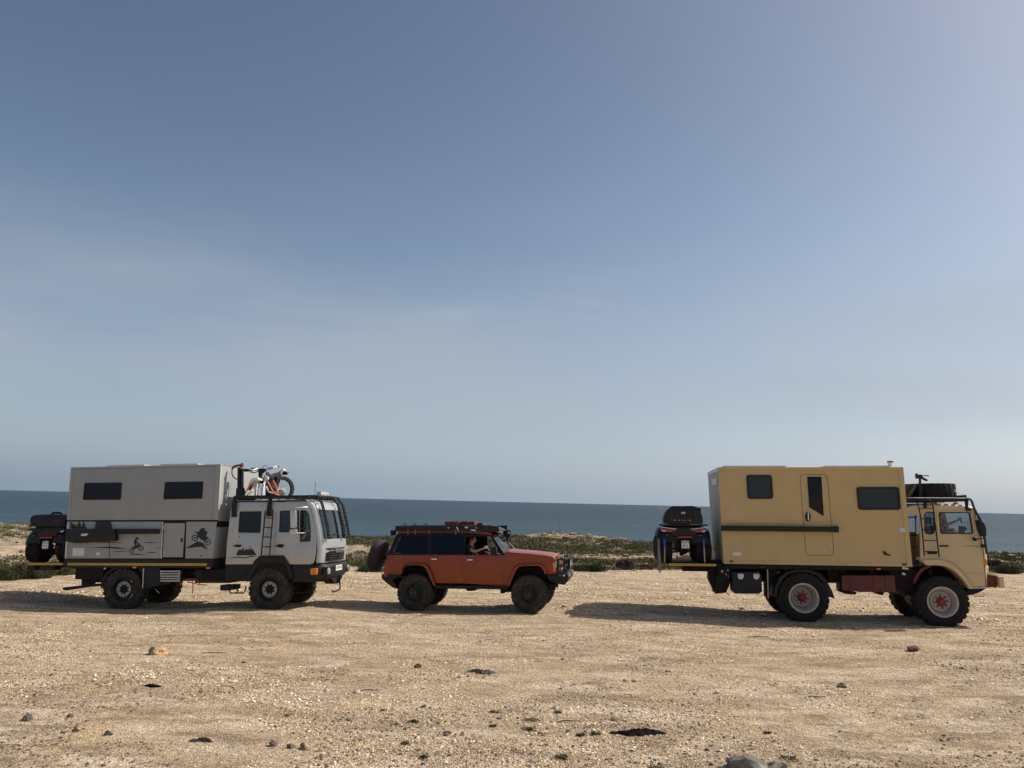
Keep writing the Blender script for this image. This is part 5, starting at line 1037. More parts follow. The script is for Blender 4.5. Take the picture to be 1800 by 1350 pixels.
# ------------------------------------------------------------------ beige expedition truck (right)
def build_beige():
    T = Thing('expedition_truck', 'beige expedition truck with sand-coloured box body, entry door and cream round-cornered cab', 'truck', MR)
    P = T.P; W = 2.35; p = lambda t, *uv, y=0: [P(t(*q), y) for q in uv]
    c = p(I0, (1262, 821.8), (1587.3, 821.3), (1604, 996.3), (1272.2, 990.8)); c2 = offset_poly(c, .02)
    T.part('box_core', MB().prism(c2, .03, W - .01), 'chassis')
    door = p(I0, (1406.5, 834.5), (1453.5, 834.5), (1465.8, 976), (1417.3, 975.5)); dh = rnd(offset_poly(door, -.012), .12, 6); dd = rnd(door, .11, 6)
    w1 = p(R6, (345, 148), (534, 148), (544, 325), (355, 325)); w2 = p(R7, (190, 237), (505, 237), (519, 406), (204, 406))
    T.part('side_wall', MB().prism(c, -.0, .05, [dh, offset_poly(w1, .02), offset_poly(w2, .02)]), 'cream', smooth=30)
    dw = p(R6, (796, 160), (903, 160), (921, 453), (813, 388))
    dr = T.part('door', MB().prism(dd, .004, .05, [rnd(offset_poly(dw, .01), .02)]), 'cream', smooth=30)
    T.part('seal', MB().prism(dh, .012, .03, [offset_poly(dd, -.002)]), 'black_clean', dr)
    T.part('window', MB().prism(rnd(dw, .02), -.004, .03), 'navy_glass', dr, bevel=.004)
    ov = [P(R6(802 + 20 * math.cos(a), 457 + 34 * math.sin(a))) for a in [2 * math.pi * k / 24 for k in range(24)]]; hd = T.part('handle', MB().prism(ov, -.03, .01), 'black_clean', dr, bevel=.008)
    T.part('lock', MB().prism(rnd(p(R6, (798, 428), (806, 428), (808, 482), (800, 482)), .01), -.045, -.03), 'chrome', dr)
    for w_ in (w1, w2): window(T, w_, .0, 'pane_grey', 'black_clean', .03, .045, .03)
    for v_ in (150, 340, 560): T.part('hinge', MB().prism(p(R6, *[(u + (v_ - 145) * .083, v) for u, v in ((946, v_), (952, v_), (952, v_ + 22), (946, v_ + 22))]), -.018, .004), 'cream', dr)
    # front, rear, roof
    T.part('rear_wall', MB().prism([c[0], (c[0][0] + .05, c[0][1]), (c[3][0] + .05, c[3][1]), c[3]], .05, W), mat('rear_wall_pale', (.40, .37, .33), .5, var=.08, dust=.25), bevel=.004)
    T.part('front_wall', MB().prism([(c[1][0] - .05, c[1][1]), c[1], c[2], (c[2][0] - .05, c[2][1])], .05, W), 'cream', bevel=.004)
    T.part('roof', MB().prism([(c[0][0], c[0][1]), (c[1][0], c[1][1]), (c[1][0], c[1][1] - .04), (c[0][0], c[0][1] - .04)], .05, W), 'cream', bevel=.004)
    et = MB().prism(p(I0, (1262, 821.6), (1587.5, 821.1), (1588, 826.5), (1262.5, 827)), -.012, .0).prism(p(I0, (1271.9, 984.6), (1603, 990), (1604, 996.3), (1272.3, 990.9)), -.014, .0).prism(p(I0, (1262.2, 827.2), (1266, 827.2), (1275.4, 984.4), (1271.8, 984.4)), -.012, .0).prism(p(I0, (1579, 826.7), (1588, 826.7), (1603, 989.6), (1594.5, 989.6)), -.012, .0)
    T.part('edge_trim', et, 'cream', bevel=.003)
    T.part('edge_trim', MB().box(c[0][0] - .012, c[0][0], .0, W, c[0][1] - .09, c[0][1]).box(c[0][0] - .015, c[0][0] - .003, .25, 1.3, c[0][1] - .42, c[0][1] - .25), 'trim_grey')
    for a, b in ((1273, 1384), (1453, 1569)):
        q0, q1 = P((a, 821)), P((b, 821)); T.part('skylight', MB().box(q0[0], q1[0], .15, 1.0, q0[1], q0[1] + .045), 'trim_grey', bevel=.012)
    q = P((1565, 819), .2); T.part('roof_vent', MB().lathe([(.045, -.02), (.05, .06), (.07, .065), (.07, .10), (.05, .115), (.001, .115)], (q[0], .2, q[1]), 18, axis='z'), 'white')
    q = P((1565, 815), .2); T.part('vent_cap', MB().lathe([(.075, 0), (.075, .03), (.001, .045)], (q[0], .2, q[1] + .03), 18, axis='z'), 'dark_red')
    aw = p(R6, (155, 522), (1018, 531), (1018, 570), (157, 562)); T.part('awning', MB().prism(rnd(aw, .02), -.13, -.0), 'black_clean', bevel=.01)
    T.part('awning_end', MB().prism(p(R6, (990, 527), (1021, 528), (1022, 573), (991, 572)), -.14, -.0), 'black', bevel=.006)
    T.part('awning_rail', MB().prism(p(R6, (188, 497), (762, 503), (762, 511), (188, 505)), -.03, .0), 'cream', bevel=.004)
    T.part('sticker', MB().prism(rnd(p(R6, (246, 722), (308, 722), (309, 746), (247, 744)), .015), -.003, .0), 'white')
    T.text('EMSA', 'alu', .075, (P(R6(282, 734))[0], -.004, P(R6(282, 734))[1]), SIDE, ext=.0006)
    gk = [(375, 745), (395, 738), (382, 712), (392, 716), (388, 703), (402, 716), (414, 712), (410, 722), (430, 732), (450, 742), (440, 748), (415, 742), (408, 748), (402, 738)]
    T.part('lizard_decal', MB().prism(p(R7, *gk), -.004, .0), 'decal')
    q = P(R7(525, 553)); T.part('water_inlet', MB().lathe([(.062, .0), (.06, -.015), (.001, -.018)], (q[0], .0, q[1]), 24, caps=False).box(q[0] + .03, q[0] + .075, -.02, .0, q[1] - .07, q[1] + .06), 'alu')
    q = P(R7(494, 553)); T.part('lock', MB().lathe([(.02, .0), (.001, -.012)], (q[0], .0, q[1]), 12, caps=False), 'alu')
    for t, q in ((R6, ((219, 781), (248, 781), (249, 794), (220, 794))), (R7, ((528, 802), (562, 802), (563, 818), (529, 818)))): T.part('reflector', MB().prism(p(t, *q), -.022, -.014), 'dark_red')
    T.part('drain_hole', MB().prism(p(R6, (920, 704), (935, 708), (937, 713), (922, 709)), -.006, .002), 'white')
    # chassis and lockers
    zf = P((1440, 998))[1]; ch = MB(); xa, xb = P((1268, 1010))[0], P((1725, 1010))[0]
    for y in (.7, 1.45): ch.box(xa, xb, y, y + .1, zf - .42, zf - .05)
    for k in range(8): xx = xa + .2 + (xb - xa - .6) * k / 8; ch.box(xx, xx + .1, .3, 1.8, zf - .16, zf - .02)
    ch.prism(p(I0, (1273, 991.5), (1603, 997), (1602, 1003), (1274, 1000)), .05, W - .1)
    for q, y0, y1 in ((((1247, 985), (1270, 985), (1270, 1042), (1258, 1044), (1246, 1018)), .35, .8), (((1262, 992), (1288, 998), (1282, 1030), (1276, 1042), (1258, 1044)), .15, 1.0), (((1345, 1000), (1372, 1000), (1352, 1035), (1346, 1050)), .3, .6), (((1452, 1000), (1490, 1000), (1487, 1028), (1458, 1020)), .4, 1.0), (((1560, 1000), (1618, 1000), (1616, 1042), (1580, 1038)), .35, 1.3), (((1590, 1000), (1640, 1000), (1640, 1030), (1590, 1048)), .5, 1.6)):
        ch.prism([P(a, y0) for a in q], y0, y1)
    T.part('chassis', ch, 'chassis', bevel=.008)
    tb = T.part('tool_box', MB().prism(rnd(p(R6, (243, 868), (445, 866), (462, 900), (464, 1015), (440, 1030), (262, 1028), (243, 1010)), .03), .02, .5), 'black_clean', bevel=.012)
    for u in (304, 420): T.part('latch', MB().prism(rnd(p(R6, (u - 22, 880), (u + 22, 880), (u + 22, 905), (u + 10, 922), (u - 12, 920), (u - 22, 905)), .01), -.01, .02), 'alu', tb, bevel=.004)
    T.part('support_rod', MB().tube([(P(R6(502, 825), .1)[0], .1, P(R6(502, 825), .1)[1]), (P(R6(508, 1060), .1)[0], .1, P(R6(508, 1060), .1)[1])], .014, 5), 'strap')
    T.part('step', MB().tube([(P(R6(u, v), .05)[0], .05, P(R6(u, v), .05)[1]) for u, v in ((420, 1025), (430, 1045), (458, 1048), (470, 1030))], .008, 4), 'alu')
    tank = p(R7, (95, 895), (490, 895), (497, 1020), (215, 1020), (205, 1012), (97, 1010)); tk = T.part('fuel_tank', MB().prism(tank, .12, .7), 'dark_red', bevel=.02)
    for u in (160, 330, 420): T.part('tank_strap', MB().prism(p(R7, (u, 892), (u + 14, 892), (u + 14, 1022), (u, 1022)), .105, .12), 'dark_red', tk)
    T.part('tank_bracket', MB().prism(p(R7, (80, 1012), (215, 1022), (200, 1042), (130, 1036)), .2, .7).prism(p(R7, (350, 1020), (420, 1020), (410, 1045), (380, 1042)), .2, .6), 'chassis')
    for t, u, v in ((R6, 467, 832), (R6, 585, 872), (R7, 360, 845)): q = P(t(u, v)); T.part('marker_lamp', MB().box(q[0] - .045, q[0] + .045, .02, .05, q[1] - .016, q[1] + .016), 'dark_red' if u != 360 else 'amber', bevel=.005)
    T.part('latch', MB().prism(p(R7, (535, 830), (580, 838), (578, 850), (535, 845)), .03, .06).prism(p(R7, (535, 870), (560, 880), (556, 893), (535, 885)), .03, .06), 'alu')
    for u, v in ((160, 860), (200, 850), (205, 900), (240, 890), (190, 880), (118, 700), (118, 765)): q = P(R6(u, v), .3); T.part('fitting', MB().blob((q[0], .14 if u > 150 else .36, q[1]), (.03, .03, .05), u, 1, .3), 'alu')
    T.part('cable', MB().tube([(P(R6(u, v), .12)[0], .12, P(R6(u, v), .12)[1]) for u, v in ((225, 812), (262, 828), (300, 815), (380, 850), (440, 835))], .01, 4).tube([(P(R6(u, v), .12)[0], .12, P(R6(u, v), .12)[1]) for u, v in ((200, 825), (205, 900), (190, 1000), (215, 1040))], .01, 4), 'chassis')
    # mudguards
    T.part('mudguard', MB().prism(p(R6, (545, 1052), (560, 980), (595, 905), (650, 865), (730, 850), (820, 852), (900, 880), (950, 940), (985, 1010), (1004, 1068), (962, 1050), (945, 1000), (915, 935), (870, 893), (810, 872), (730, 868), (665, 882), (618, 920), (585, 985), (572, 1052)), .02, .55), 'black', bevel=.005)
    # wheels
    kit = wheel_kit('cream', .625, .40, .355); kit_r = wheel_kit('cream', .625, .40, .355, .13)
    for q in ((1413.5, 1051.5), (1658, 1058.5)):
        x, z = P(q, .0); put_wheel(T, kit if q[0] > 1500 else kit_r, x, .03, z, rot=.2 if q[0] < 1500 else .7); put_wheel(T, kit, x, 2.02, z, far=True); axle(T, x, z, .3, 1.75)
    # rear platform with yellow reflective edge
    (x0, z0), (x1, _) = P((1175, 990.5)), P((1259, 992)); pf = T.part('loading_platform', MB().box(x0 - .02, x1 + .15, .03, W - .15, z0 - .05, z0 + .0).box(x0 + .4, x1 + .2, .5, 1.4, z0 - .22, z0 - .05), 'chassis', bevel=.006)
    T.part('reflective_strip', MB().box(x0, x1, .018, .03, z0 - .055, z0 + .005), 'yellow', pf)
    T.part('ramp_leg', MB().tube([(P(Q5(u, v), .02)[0], .0, P(Q5(u, v), .02)[1]) for u, v in ((130, 655), (134, 800), (140, 900), (152, 1100))], [.025, .035, .045, .02], 6), 'leg_grey', pf)
    T.part('ramp_leg', MB().tube([(P(Q5(u, v), .1)[0], .10, P(Q5(u, v), .1)[1]) for u, v in ((140, 700), (165, 760), (175, 960))], [.03, .03, .03], 6), 'chassis', pf)
    # ---------------- cab
    y0 = .10; Wc = 2.15; CP = lambda *uv: p(R8, *uv, y=y0)
    side = CP((215, 790), (212, 400), (150, 372), (110, 372), (108, 330), (125, 318), (200, 306), (590, 318), (630, 332), (646, 352), (700, 560), (716, 640), (728, 800), (730, 952), (612, 958), (590, 905), (560, 858), (520, 815), (465, 775), (400, 752), (330, 745), (215, 745), (215, 790))
    hw = rnd(CP((358, 361), (605, 361), (632, 532), (374, 532)), .05, 5); hs = rnd(CP((246, 358), (326, 358), (330, 537), (248, 537)), .12, 6); hr = rnd(CP((138, 372), (208, 372), (213, 520), (142, 520)), .03)
    T.part('cab_side', MB().prism(side, y0, y0 + .04, [hw, hs]), 'cream_cab', smooth=30); hfar = rnd(CP((252, 358), (612, 361), (640, 545), (254, 545)), .05, 5); T.part('cab_side', MB().prism(side, Wc + y0 - .04, Wc + y0, [hfar]), 'cream_cab', smooth=30); T.part('pane', MB().prism(offset_poly(hfar, -.004), Wc + y0 - .02, Wc + y0 - .016), 'clear', smooth=0)
    T.part('crew_side', MB().prism(CP((108, 800), (108, 366), (216, 366), (216, 800)), y0 + .28, y0 + .32, [hr]), 'crew_shade_brown', smooth=0); T.part('crew_side', MB().prism(CP((108, 800), (108, 330), (216, 330), (216, 800)), Wc + y0 - .05, Wc + y0 - .01, [hr]), 'cream_cab', smooth=0)  # near panel coloured dark for the shade beside the box; far one plain cream
    for v_ in (400, 545, 640): T.part('grab_rail', MB().tube([(x, y0 + .22, z) for x, z in CP((112, v_), (214, v_ + 2))], .014, 5), 'black_clean')
    dr = T.part('door', MB().prism(rnd(CP((344, 345), (612, 345), (640, 400), (690, 560), (712, 700), (722, 842), (556, 842), (520, 800), (470, 765), (405, 742), (366, 738), (348, 530)), .03), y0 - .012, y0, [offset_poly(hw, -.012)]), 'cream_cab', bevel=.005)
    T.part('lower_panel', MB().prism(CP((560, 849), (723, 849), (728, 948), (612, 950), (592, 905)), y0 - .012, y0), 'cream_cab', bevel=.004)
    T.part('handle', MB().prism(rnd(CP((364, 623), (436, 623), (434, 634), (364, 635)), .01), y0 - .04, y0 - .012), 'black_clean', dr, bevel=.004)
    T.part('vent', MB().prism(rnd(CP((270, 672), (348, 672), (346, 694), (270, 694)), .01), y0 - .015, y0), 'black_clean')
    T.text('M 160 Turbo', 'decal', .062, (P(R8(616, 629), y0)[0], y0 - .013, P(R8(620, 629), y0)[1]), SIDE, dr, ext=.0006)
    for h_, g_ in ((hw, 'clear'), (hs, 'semi')):
        w_ = T.part('window', MB().prism(h_, y0 - .016, y0 + .02, [offset_poly(h_, .022)]), 'black_clean', smooth=0)
        T.part('pane', MB().prism(offset_poly(h_, .02), y0 + .006, y0 + .010), g_, w_, smooth=0)
    st = [(y + y0, dx, z) for y, dx, z in stations(Wc, .14, .06, .06)]
    prof = CP((108, 790), (108, 330), (130, 306), (200, 296), (400, 294), (600, 306), (650, 325), (680, 355), (735, 560), (752, 660), (758, 800), (755, 950)); fw = [0, 0, 0, 0, 0, .4, .8, 1, 1, 1, 1, 1]
    rows = loft_profile(prof, st, fw); nn = len(rows)
    T.part('cab_roof', strip(rows, 1, 7), 'cream_cab', smooth=50)
    T.part('pillar', strip(rows, 7, 9, 0, 4), 'cream_cab', smooth=50); T.part('pillar', strip(rows, 7, 9, nn - 4, nn), 'cream_cab', smooth=50)
    T.part('windscreen', strip(rows, 7, 9, 3, nn - 3), 'clear', smooth=50); T.part('front_panel', strip(rows, 9, 11), 'cream_cab', smooth=50)
    T.part('cab_floor', MB().prism(CP((110, 770), (225, 770), (400, 742), (470, 765), (560, 850), (725, 850), (725, 870), (545, 870), (460, 790), (400, 762), (225, 790), (110, 790)), y0 + .05, Wc), 'interior')
    T.part('rear_bulkhead', MB().prism(CP((108, 790), (108, 540), (120, 540), (120, 790)), y0 + .05, Wc), 'interior')
    T.part('door_seam', MB().tube([(x, y0 - .012, z) for x, z in CP((640, 345), (692, 560), (716, 700), (726, 842), (730, 950))], .008, 4), 'black_clean')
    T.part('roof_lamp', MB().prism([P(R8(*q), .5) for q in ((490, 285), (515, 283), (517, 300), (488, 300))], .5, .62), 'cream_cab', bevel=.01)
    # fender band
    ob = [(212, 742), (300, 735), (372, 738), (420, 752), (465, 778), (512, 818), (560, 872), (590, 918), (614, 962), (590, 966), (565, 925), (530, 880), (485, 835), (440, 803), (390, 785), (330, 780), (255, 780)]
    T.part('wheel_arch', MB().prism(CP(*ob), y0 - .10, y0 + .35), 'cream_cab', bevel=.012)
    T.part('inner_arch', MB().prism([P(R8(*q), .2) for q in ((158, 925), (175, 870), (215, 812), (262, 785), (320, 782), (300, 795), (250, 815), (205, 860), (180, 925))], .2, 1.0), 'dark_red', bevel=.005)
    T.part('wheel_housing', MB().prism(CP((225, 792), (330, 785), (440, 808), (530, 885), (590, 960), (610, 960), (610, 870), (470, 780), (225, 770)), y0 + .35, Wc - .2), 'chassis')
    # sill, step, bumper
    T.part('sill', MB().prism(CP((600, 958), (735, 954), (740, 966), (700, 990), (640, 1015), (580, 1022)), .12, .9), 'chassis', bevel=.008)
    T.part('step', MB().tube([(x, .08, z) for x, z in CP((640, 1005), (642, 1028), (714, 1028), (716, 995))], .012, 5), 'alu'); T.part('edge_trim', MB().prism(CP((612, 958), (738, 954), (738, 962), (612, 966)), .06, .4), 'trim_grey')
    br = MB().prism(CP((722, 850), (745, 845), (838, 866), (845, 950), (820, 960), (740, 965), (724, 958)), .25, Wc - .05); bu = T.part('bumper', br, 'dark_red', bevel=.01)
    (bx, bz1), (_, bz0) = P(R8(842, 872), .1), P(R8(845, 962), .1)
    T.part('bumper_beam', MB().box(bx, bx + .10, .12, Wc + .1, bz0, bz1), 'cream_cab', bu, bevel=.012)
    T.part('winch_plate', MB().prism(CP((736, 842), (760, 840), (848, 866), (842, 874), (745, 852)), .18, .4), 'cream_cab', bu)
    for k in range(6): q = P(R8(742 + 16 * k, 925 + (k * 37) % 30), .22); T.part('fitting', MB().blob((q[0], .23, q[1]), (.03, .02, .03), k, 1, .3), 'red', bu)
    T.part('indicator', MB().prism(rnd(CP((716, 728), (734, 732), (742, 760), (738, 786), (718, 784)), .02), y0 - .03, y0 + .15), 'amber', bevel=.01)
    for y in (.35, Wc - .4): T.part('headlight', MB().lathe([(.11, .0), (.09, .03), (.001, .05)], (rows[6][10][0] - .02, y, P(R8(750, 810), .1)[1]), 20, axis='x', caps=False), 'clear_lens')
    # seats, dash
    (sx, sz) = P(R8(430, 720), .4); 
    seat(T, sx - .2, .3, sz, 'shirt_wine', 1.05)
    T.part('dashboard', MB().prism(CP((600, 570), (700, 565), (722, 760), (610, 760)), .3, Wc - .1), 'interior', bevel=.03)
    for q in (((528, 470), (560, 472), (582, 495), (560, 510), (560, 528), (526, 528)), ((455, 490), (480, 490), (485, 510), (478, 526), (455, 526))): T.part('dash_box', MB().prism([P(R8(*a), 1.2) for a in q], 1.15, 1.3), 'interior', bevel=.01)
    # ladder
    lx = lambda *uv: [(P(R8(*q), -.02)[0], -.02, P(R8(*q), -.02)[1]) for q in uv]
    ld = T.part('ladder', MB().tube(lx((215, 262), (195, 268), (190, 290), (205, 335), (218, 400), (235, 560), (247, 710)), .016, 6).tube(lx((270, 262), (292, 266), (308, 290), (320, 340), (328, 420), (345, 560), (364, 716)), .016, 6), 'black_clean')
    for a, b in (((205, 330), (318, 330)), ((219, 413), (327, 413)), ((227, 500), (337, 500)), ((238, 585), (348, 586)), ((244, 671), (358, 674))): T.part('rung', MB().tube(lx(a, b), .012, 5), 'black_clean', ld)
    # roof rack
    (rx0, rz), (rx1, _) = P(R8(104, 262), .1), P(R8(592, 262), .1); rk = MB()
    for y in (.06, .75, 1.5, 2.2): rk.box(rx0, rx1, y, y + .06, rz - .045, rz + .03)
    for k in range(9): x = rx0 + (rx1 - rx0 - .05) * k / 8; rk.box(x, x + .05, .12, 2.2, rz - .02, rz + .035)
    rack = T.part('roof_rack', rk, 'black_clean', bevel=.005)
    T.part('rack_rail', MB().tube([(rx0, .05, rz + .045), (rx1, .05, rz + .045)], .012, 5), 'trim_grey', rack)
    for q in (((240, 285), (262, 285), (262, 335), (240, 335)), ((566, 258), (588, 258), (592, 335), (612, 335), (612, 352), (572, 352))): T.part('bracket', MB().prism(CP(*q), .06, .12), 'black_clean', rack, bevel=.005)
    T.part('front_plate', MB().prism([P(R8(*q), .3) for q in ((485, 232), (580, 224), (584, 248), (486, 250))], .3, 1.9), 'black_clean', rack, bevel=.006)
    for y in (-.02, Wc + .05):
        g_ = lambda *uv: [(P(R8(*q), -.02)[0], y, P(R8(*q), -.02)[1]) for q in uv]
        T.part('guard_tube', MB().tube(g_((585, 258), (610, 260), (624, 278), (640, 330), (662, 372), (690, 420), (704, 470), (722, 560), (742, 695)), .03, 7).tube(g_((640, 330), (668, 400), (690, 455), (700, 480)), .016, 5), mat('guard_blue_black', (.012, .018, .035), .4), rack)
    T.part('lashing', MB().tube([(P(R8(*q), .3)[0], .3, P(R8(*q), .3)[1]) for q in ((482, 182), (520, 210), (555, 220))], .008, 4), 'black_clean', rack)
    # jack / hoist post on the rack
    jp = lambda u, v: (P(R9(u, v), .15)[0], .15, P(R9(u, v), .15)[1])
    js = T.part('hoist_post', MB().tube([jp(305, 580), jp(290, 400), jp(285, 230)], [.04, .034, .03], 7).box(jp(250, 590)[0], jp(350, 590)[0], .1, .2, jp(300, 600)[2], jp(300, 570)[2]), 'black_clean', rack)
    T.part('hoist_head', MB().prism([(jp(*q)[0], jp(*q)[2]) for q in ((205, 130), (232, 130), (236, 150), (325, 155), (330, 200), (418, 245), (415, 275), (320, 230), (270, 228), (240, 205), (240, 228), (215, 225), (205, 200))], .1, .2), 'black_clean', js, bevel=.006)
    T.part('hoist_rod', MB().tube([jp(360, 173), jp(455, 172)], .014, 5).tube([jp(320, 170), jp(365, 173)], .006, 4), 'black_clean', js)
    # mirrors
    mi = T.part('mirror', MB().prism(rnd([P(R8(*q), -.18) for q in ((652, 425), (675, 420), (706, 450), (720, 490), (722, 552), (690, 556), (668, 500))], .03), -.3, -.12), 'black_clean', bevel=.02); 
    q = P(R8(650, 574), 0); T.part('mirror_arm', MB().tube([(q[0], -.02, q[1]), (P(R8(715, 566), 0)[0], -.1, P(R8(715, 566), 0)[1])], .014, 5).blob((q[0], .02, q[1]), (.05, .04, .055), 3, 2, .05), 'black_clean', mi)
    q = P(R8(720, 628), 0); T.part('mirror_arm', MB().box(q[0] - .06, q[0] + .06, .0, .06, q[1] - .04, q[1] + .04), 'black_clean', mi, bevel=.01)
    for s_ in (0, 1): T.part('wiper', MB().tube([(rows[5][9][0] + .04, .6 + s_ * .8, rows[5][9][2]), (rows[5][8][0] + .03, 1.0 + s_ * .8, rows[5][9][2] + .25)], .01, 4), 'black_clean')
    return T, dict(y0=y0, Wc=Wc, sx=sx, sz=sz, rz=rz, plat=(x0, x1, z0), rx0=rx0)
TR, infoR = build_beige()
# ------------------------------------------------------------------ quads on the loading platforms
def quad_tyre():
    mb = MB().lathe([(.15, .02), (.16, .0), (.24, -.015), (.30, .01), (.32, .04), (.325, .14), (.32, .24), (.30, .27), (.24, .295), (.16, .28), (.15, .26)], (0, 0, 0), 32, caps=False, axis='x')
    for k in range(18):
        for row in range(3):
            a = 2 * math.pi * (k + row * .33) / 18; x = .02 + row * .09; da = .2; r0, r1 = .31, .345
            vs = [(xx, r * math.cos(b), r * math.sin(b)) for r in (r0, r1) for (xx, b) in ((x, a), (x + .07, a), (x + .07, a + da), (x, a + da))]
            mb.add(vs, [(3, 2, 1, 0), (4, 5, 6, 7), (0, 1, 5, 4), (1, 2, 6, 5), (2, 3, 7, 6), (3, 0, 4, 7)])
    return mb
def _wide(mb): mb.v = [((x - .14) * 1.35 + .14, y, z) for x, y, z in mb.v]; return mb
def build_quad(Mx, cx, y0, z0, lab, style):
    """a quad bike standing across its carrier, tail towards the camera; x across, y along it"""
    T = Thing('quad_bike', lab, 'quad bike', Mx, (cx, y0, z0)); X = lambda a: cx + a; Z = lambda a: z0 + a
    ty = _wide(quad_tyre()).mesh('tyre', M['rubber_dark'], smooth=30); rimm = MB().lathe([(.155, .02), (.15, .0), (.13, .04), (.06, .06), (.001, .06)], (0, 0, 0), 24, axis='x', caps=False).lathe([(.155, .26), (.13, .22), (.001, .2)], (0, 0, 0), 24, axis='x', caps=False).mesh('rim', M['dark_red'])
    for sx_ in (-1, 1):
        for yy in (.36, 1.66):
            w_ = T.part('wheel', rimm, None); w_.location = (sx_ * .64 if sx_ < 0 else .36, yy, .33); T.part('tyre', ty, None, w_)
        T.part('swing_arm', MB().tube([(X(sx_ * .12), y0 + .5, Z(.36)), (X(sx_ * .45), y0 + .34, Z(.33))], .022, 6).tube([(X(sx_ * .12), y0 + .5, Z(.26)), (X(sx_ * .45), y0 + .34, Z(.25))], .018, 6), 'dark_red')
        sp = MB(); sp.tube([(X(sx_ * .34), y0 + .3, Z(.34)), (X(sx_ * .24), y0 + .38, Z(.72))], .02, 6)
        for k in range(7): t = k / 6; sp.lathe([(.035, -.008), (.045, 0), (.035, .008)], (X(sx_ * (.33 - .08 * t)), y0 + .3 + .07 * t, Z(.40 + .28 * t)), 12, axis='z', caps=False)
        T.part('shock_spring', sp, 'red')
        # rear fender: arched shell over each rear wheel
        pr = [(-.02, .50), (.0, .66), (.06, .80), (.20, .90), (.42, .93), (.62, .86), (.78, .70)]
        rows = []
        for k, (fx, dz) in enumerate(((.20, .02), (.34, .05), (.50, .03), (.62, -.03), (.68, -.10), (.69, -.18))):
            rows.append([(X(sx_ * fx), y0 + py + .04 * k * 0, Z(pz + dz * (1 if pz > .6 else .5))) for py, pz in pr])
        T.part('fender', MB().loft(rows), 'black_clean', smooth=60)
        rows = [[(X(sx_ * fx), y0 + py, Z(pz + dz)) for py, pz in ((1.25, .66), (1.4, .84), (1.7, .90), (2.0, .80))] for fx, dz in ((.2, .03), (.45, .02), (.62, -.05), (.66, -.14))]
        T.part('fender', MB().loft(rows), 'black_clean', smooth=60)
        tl = T.part('tail_lamp', MB().prism([(X(sx_ * a), Z(b)) for a, b in ((.18, .85), (.56, .90), (.60, .84), (.52, .79), (.32, .79))], y0 - .05, y0 + .06), 'red_lens' if style == 'tall' else 'black_clean', bevel=.006)
        T.part('lamp_trim', MB().prism([(X(sx_ * a), Z(b)) for a, b in ((.16, .875), (.20, .86), (.58, .905), (.585, .925), (.36, .90))], y0 - .055, y0 - .03), 'alu' if style == 'tall' else 'black', tl)
        T.part('lens', MB().prism([(X(sx_ * a), Z(b)) for a, b in ((.45, .83), (.57, .85), (.54, .80), (.47, .80))], y0 - .056, y0 - .05), 'clear_lens', tl)
        T.part('reflector', MB().box(X(sx_ * .42 - .04), X(sx_ * .42 + .04), y0 - .02, y0, Z(.70), Z(.72)), 'red_lens')
        if style == 'flat':
            for yy in (.36,): T.part('wheel_rim_edge', MB().lathe([(.285, 0), (.335, .0), (.335, .022), (.285, .022)], (X(-.70 if sx_ < 0 else .30), y0 + yy, Z(.33)), 32, axis='x'), 'dark_red')
            continue
        st_ = T.part('tie_down_strap', MB().tube([(X(sx_ * .50), y0 - .05, Z(.62)), (X(sx_ * .50), y0 - .06, Z(.40))], .030, 6), 'blue')
        T.part('webbing', MB().tube([(X(sx_ * .50), y0 - .06, Z(.40)), (X(sx_ * .51), y0 - .05, Z(.02))], .016, 5), 'strap', st_)
        T.part('mirror', MB().tube([(X(sx_ * .3), y0 + 1.25, Z(1.10)), (X(sx_ * .48), y0 + 1.2, Z(1.34))], .010, 5).box(X(sx_ * .50 - .08), X(sx_ * .50 + .08), y0 + 1.18, y0 + 1.22, Z(1.32), Z(1.43)), 'white' if sx_ < 0 and style == 'tall' else 'black_clean', bevel=.01)
    T.part('body', MB().prism([(X(a), Z(b)) for a, b in ((-.30, .92), (.30, .92), (.34, .80), (.28, .68), (-.28, .68), (-.34, .80))], y0 - .02, y0 + .5).box(X(-.22), X(.22), y0 + .3, y0 + 1.9, Z(.55), Z(.82)).box(X(-.16), X(.16), y0 + .5, y0 + 1.6, Z(.25), Z(.56)), 'black_clean', bevel=.03)
    T.part('seat', MB().prismx([(y0 + .1, Z(.92)), (y0 + .2, Z(1.02)), (y0 + .9, Z(.95)), (y0 + 1.0, Z(.86)), (y0 + .1, Z(.84))], X(-.17), X(.17)), 'fabric', bevel=.03)
    T.part('front_body', MB().prismx([(y0 + 1.2, Z(.85)), (y0 + 1.3, Z(1.05)), (y0 + 1.75, Z(1.0)), (y0 + 2.05, Z(.8)), (y0 + 2.0, Z(.6)), (y0 + 1.3, Z(.6))], X(-.3), X(.3)), 'black_clean', bevel=.04)
    T.part('handlebar', MB().tube([(X(-.42), y0 + 1.12, Z(1.12)), (X(-.2), y0 + 1.22, Z(1.12)), (X(.2), y0 + 1.22, Z(1.12)), (X(.42), y0 + 1.12, Z(1.12))], .018, 6), 'black_clean')
    T.part('brake_lamp', MB().prism([(X(a), Z(b)) for a, b in ((-.20, .64), (.20, .65), (.20, .69), (-.14, .68))], y0 - .06, y0 - .02), mat('lamp_bar_red', (.42, .03, .025), .35), bevel=.004)
    T.part('differential', MB().blob((X(0), y0 + .4, Z(.30)), (.12, .14, .11), 5, 2, .08).tube([(X(-.05), y0 + .15, Z(.44)), (X(-.05), y0 + .3, Z(.2))], .05, 8), 'chassis')
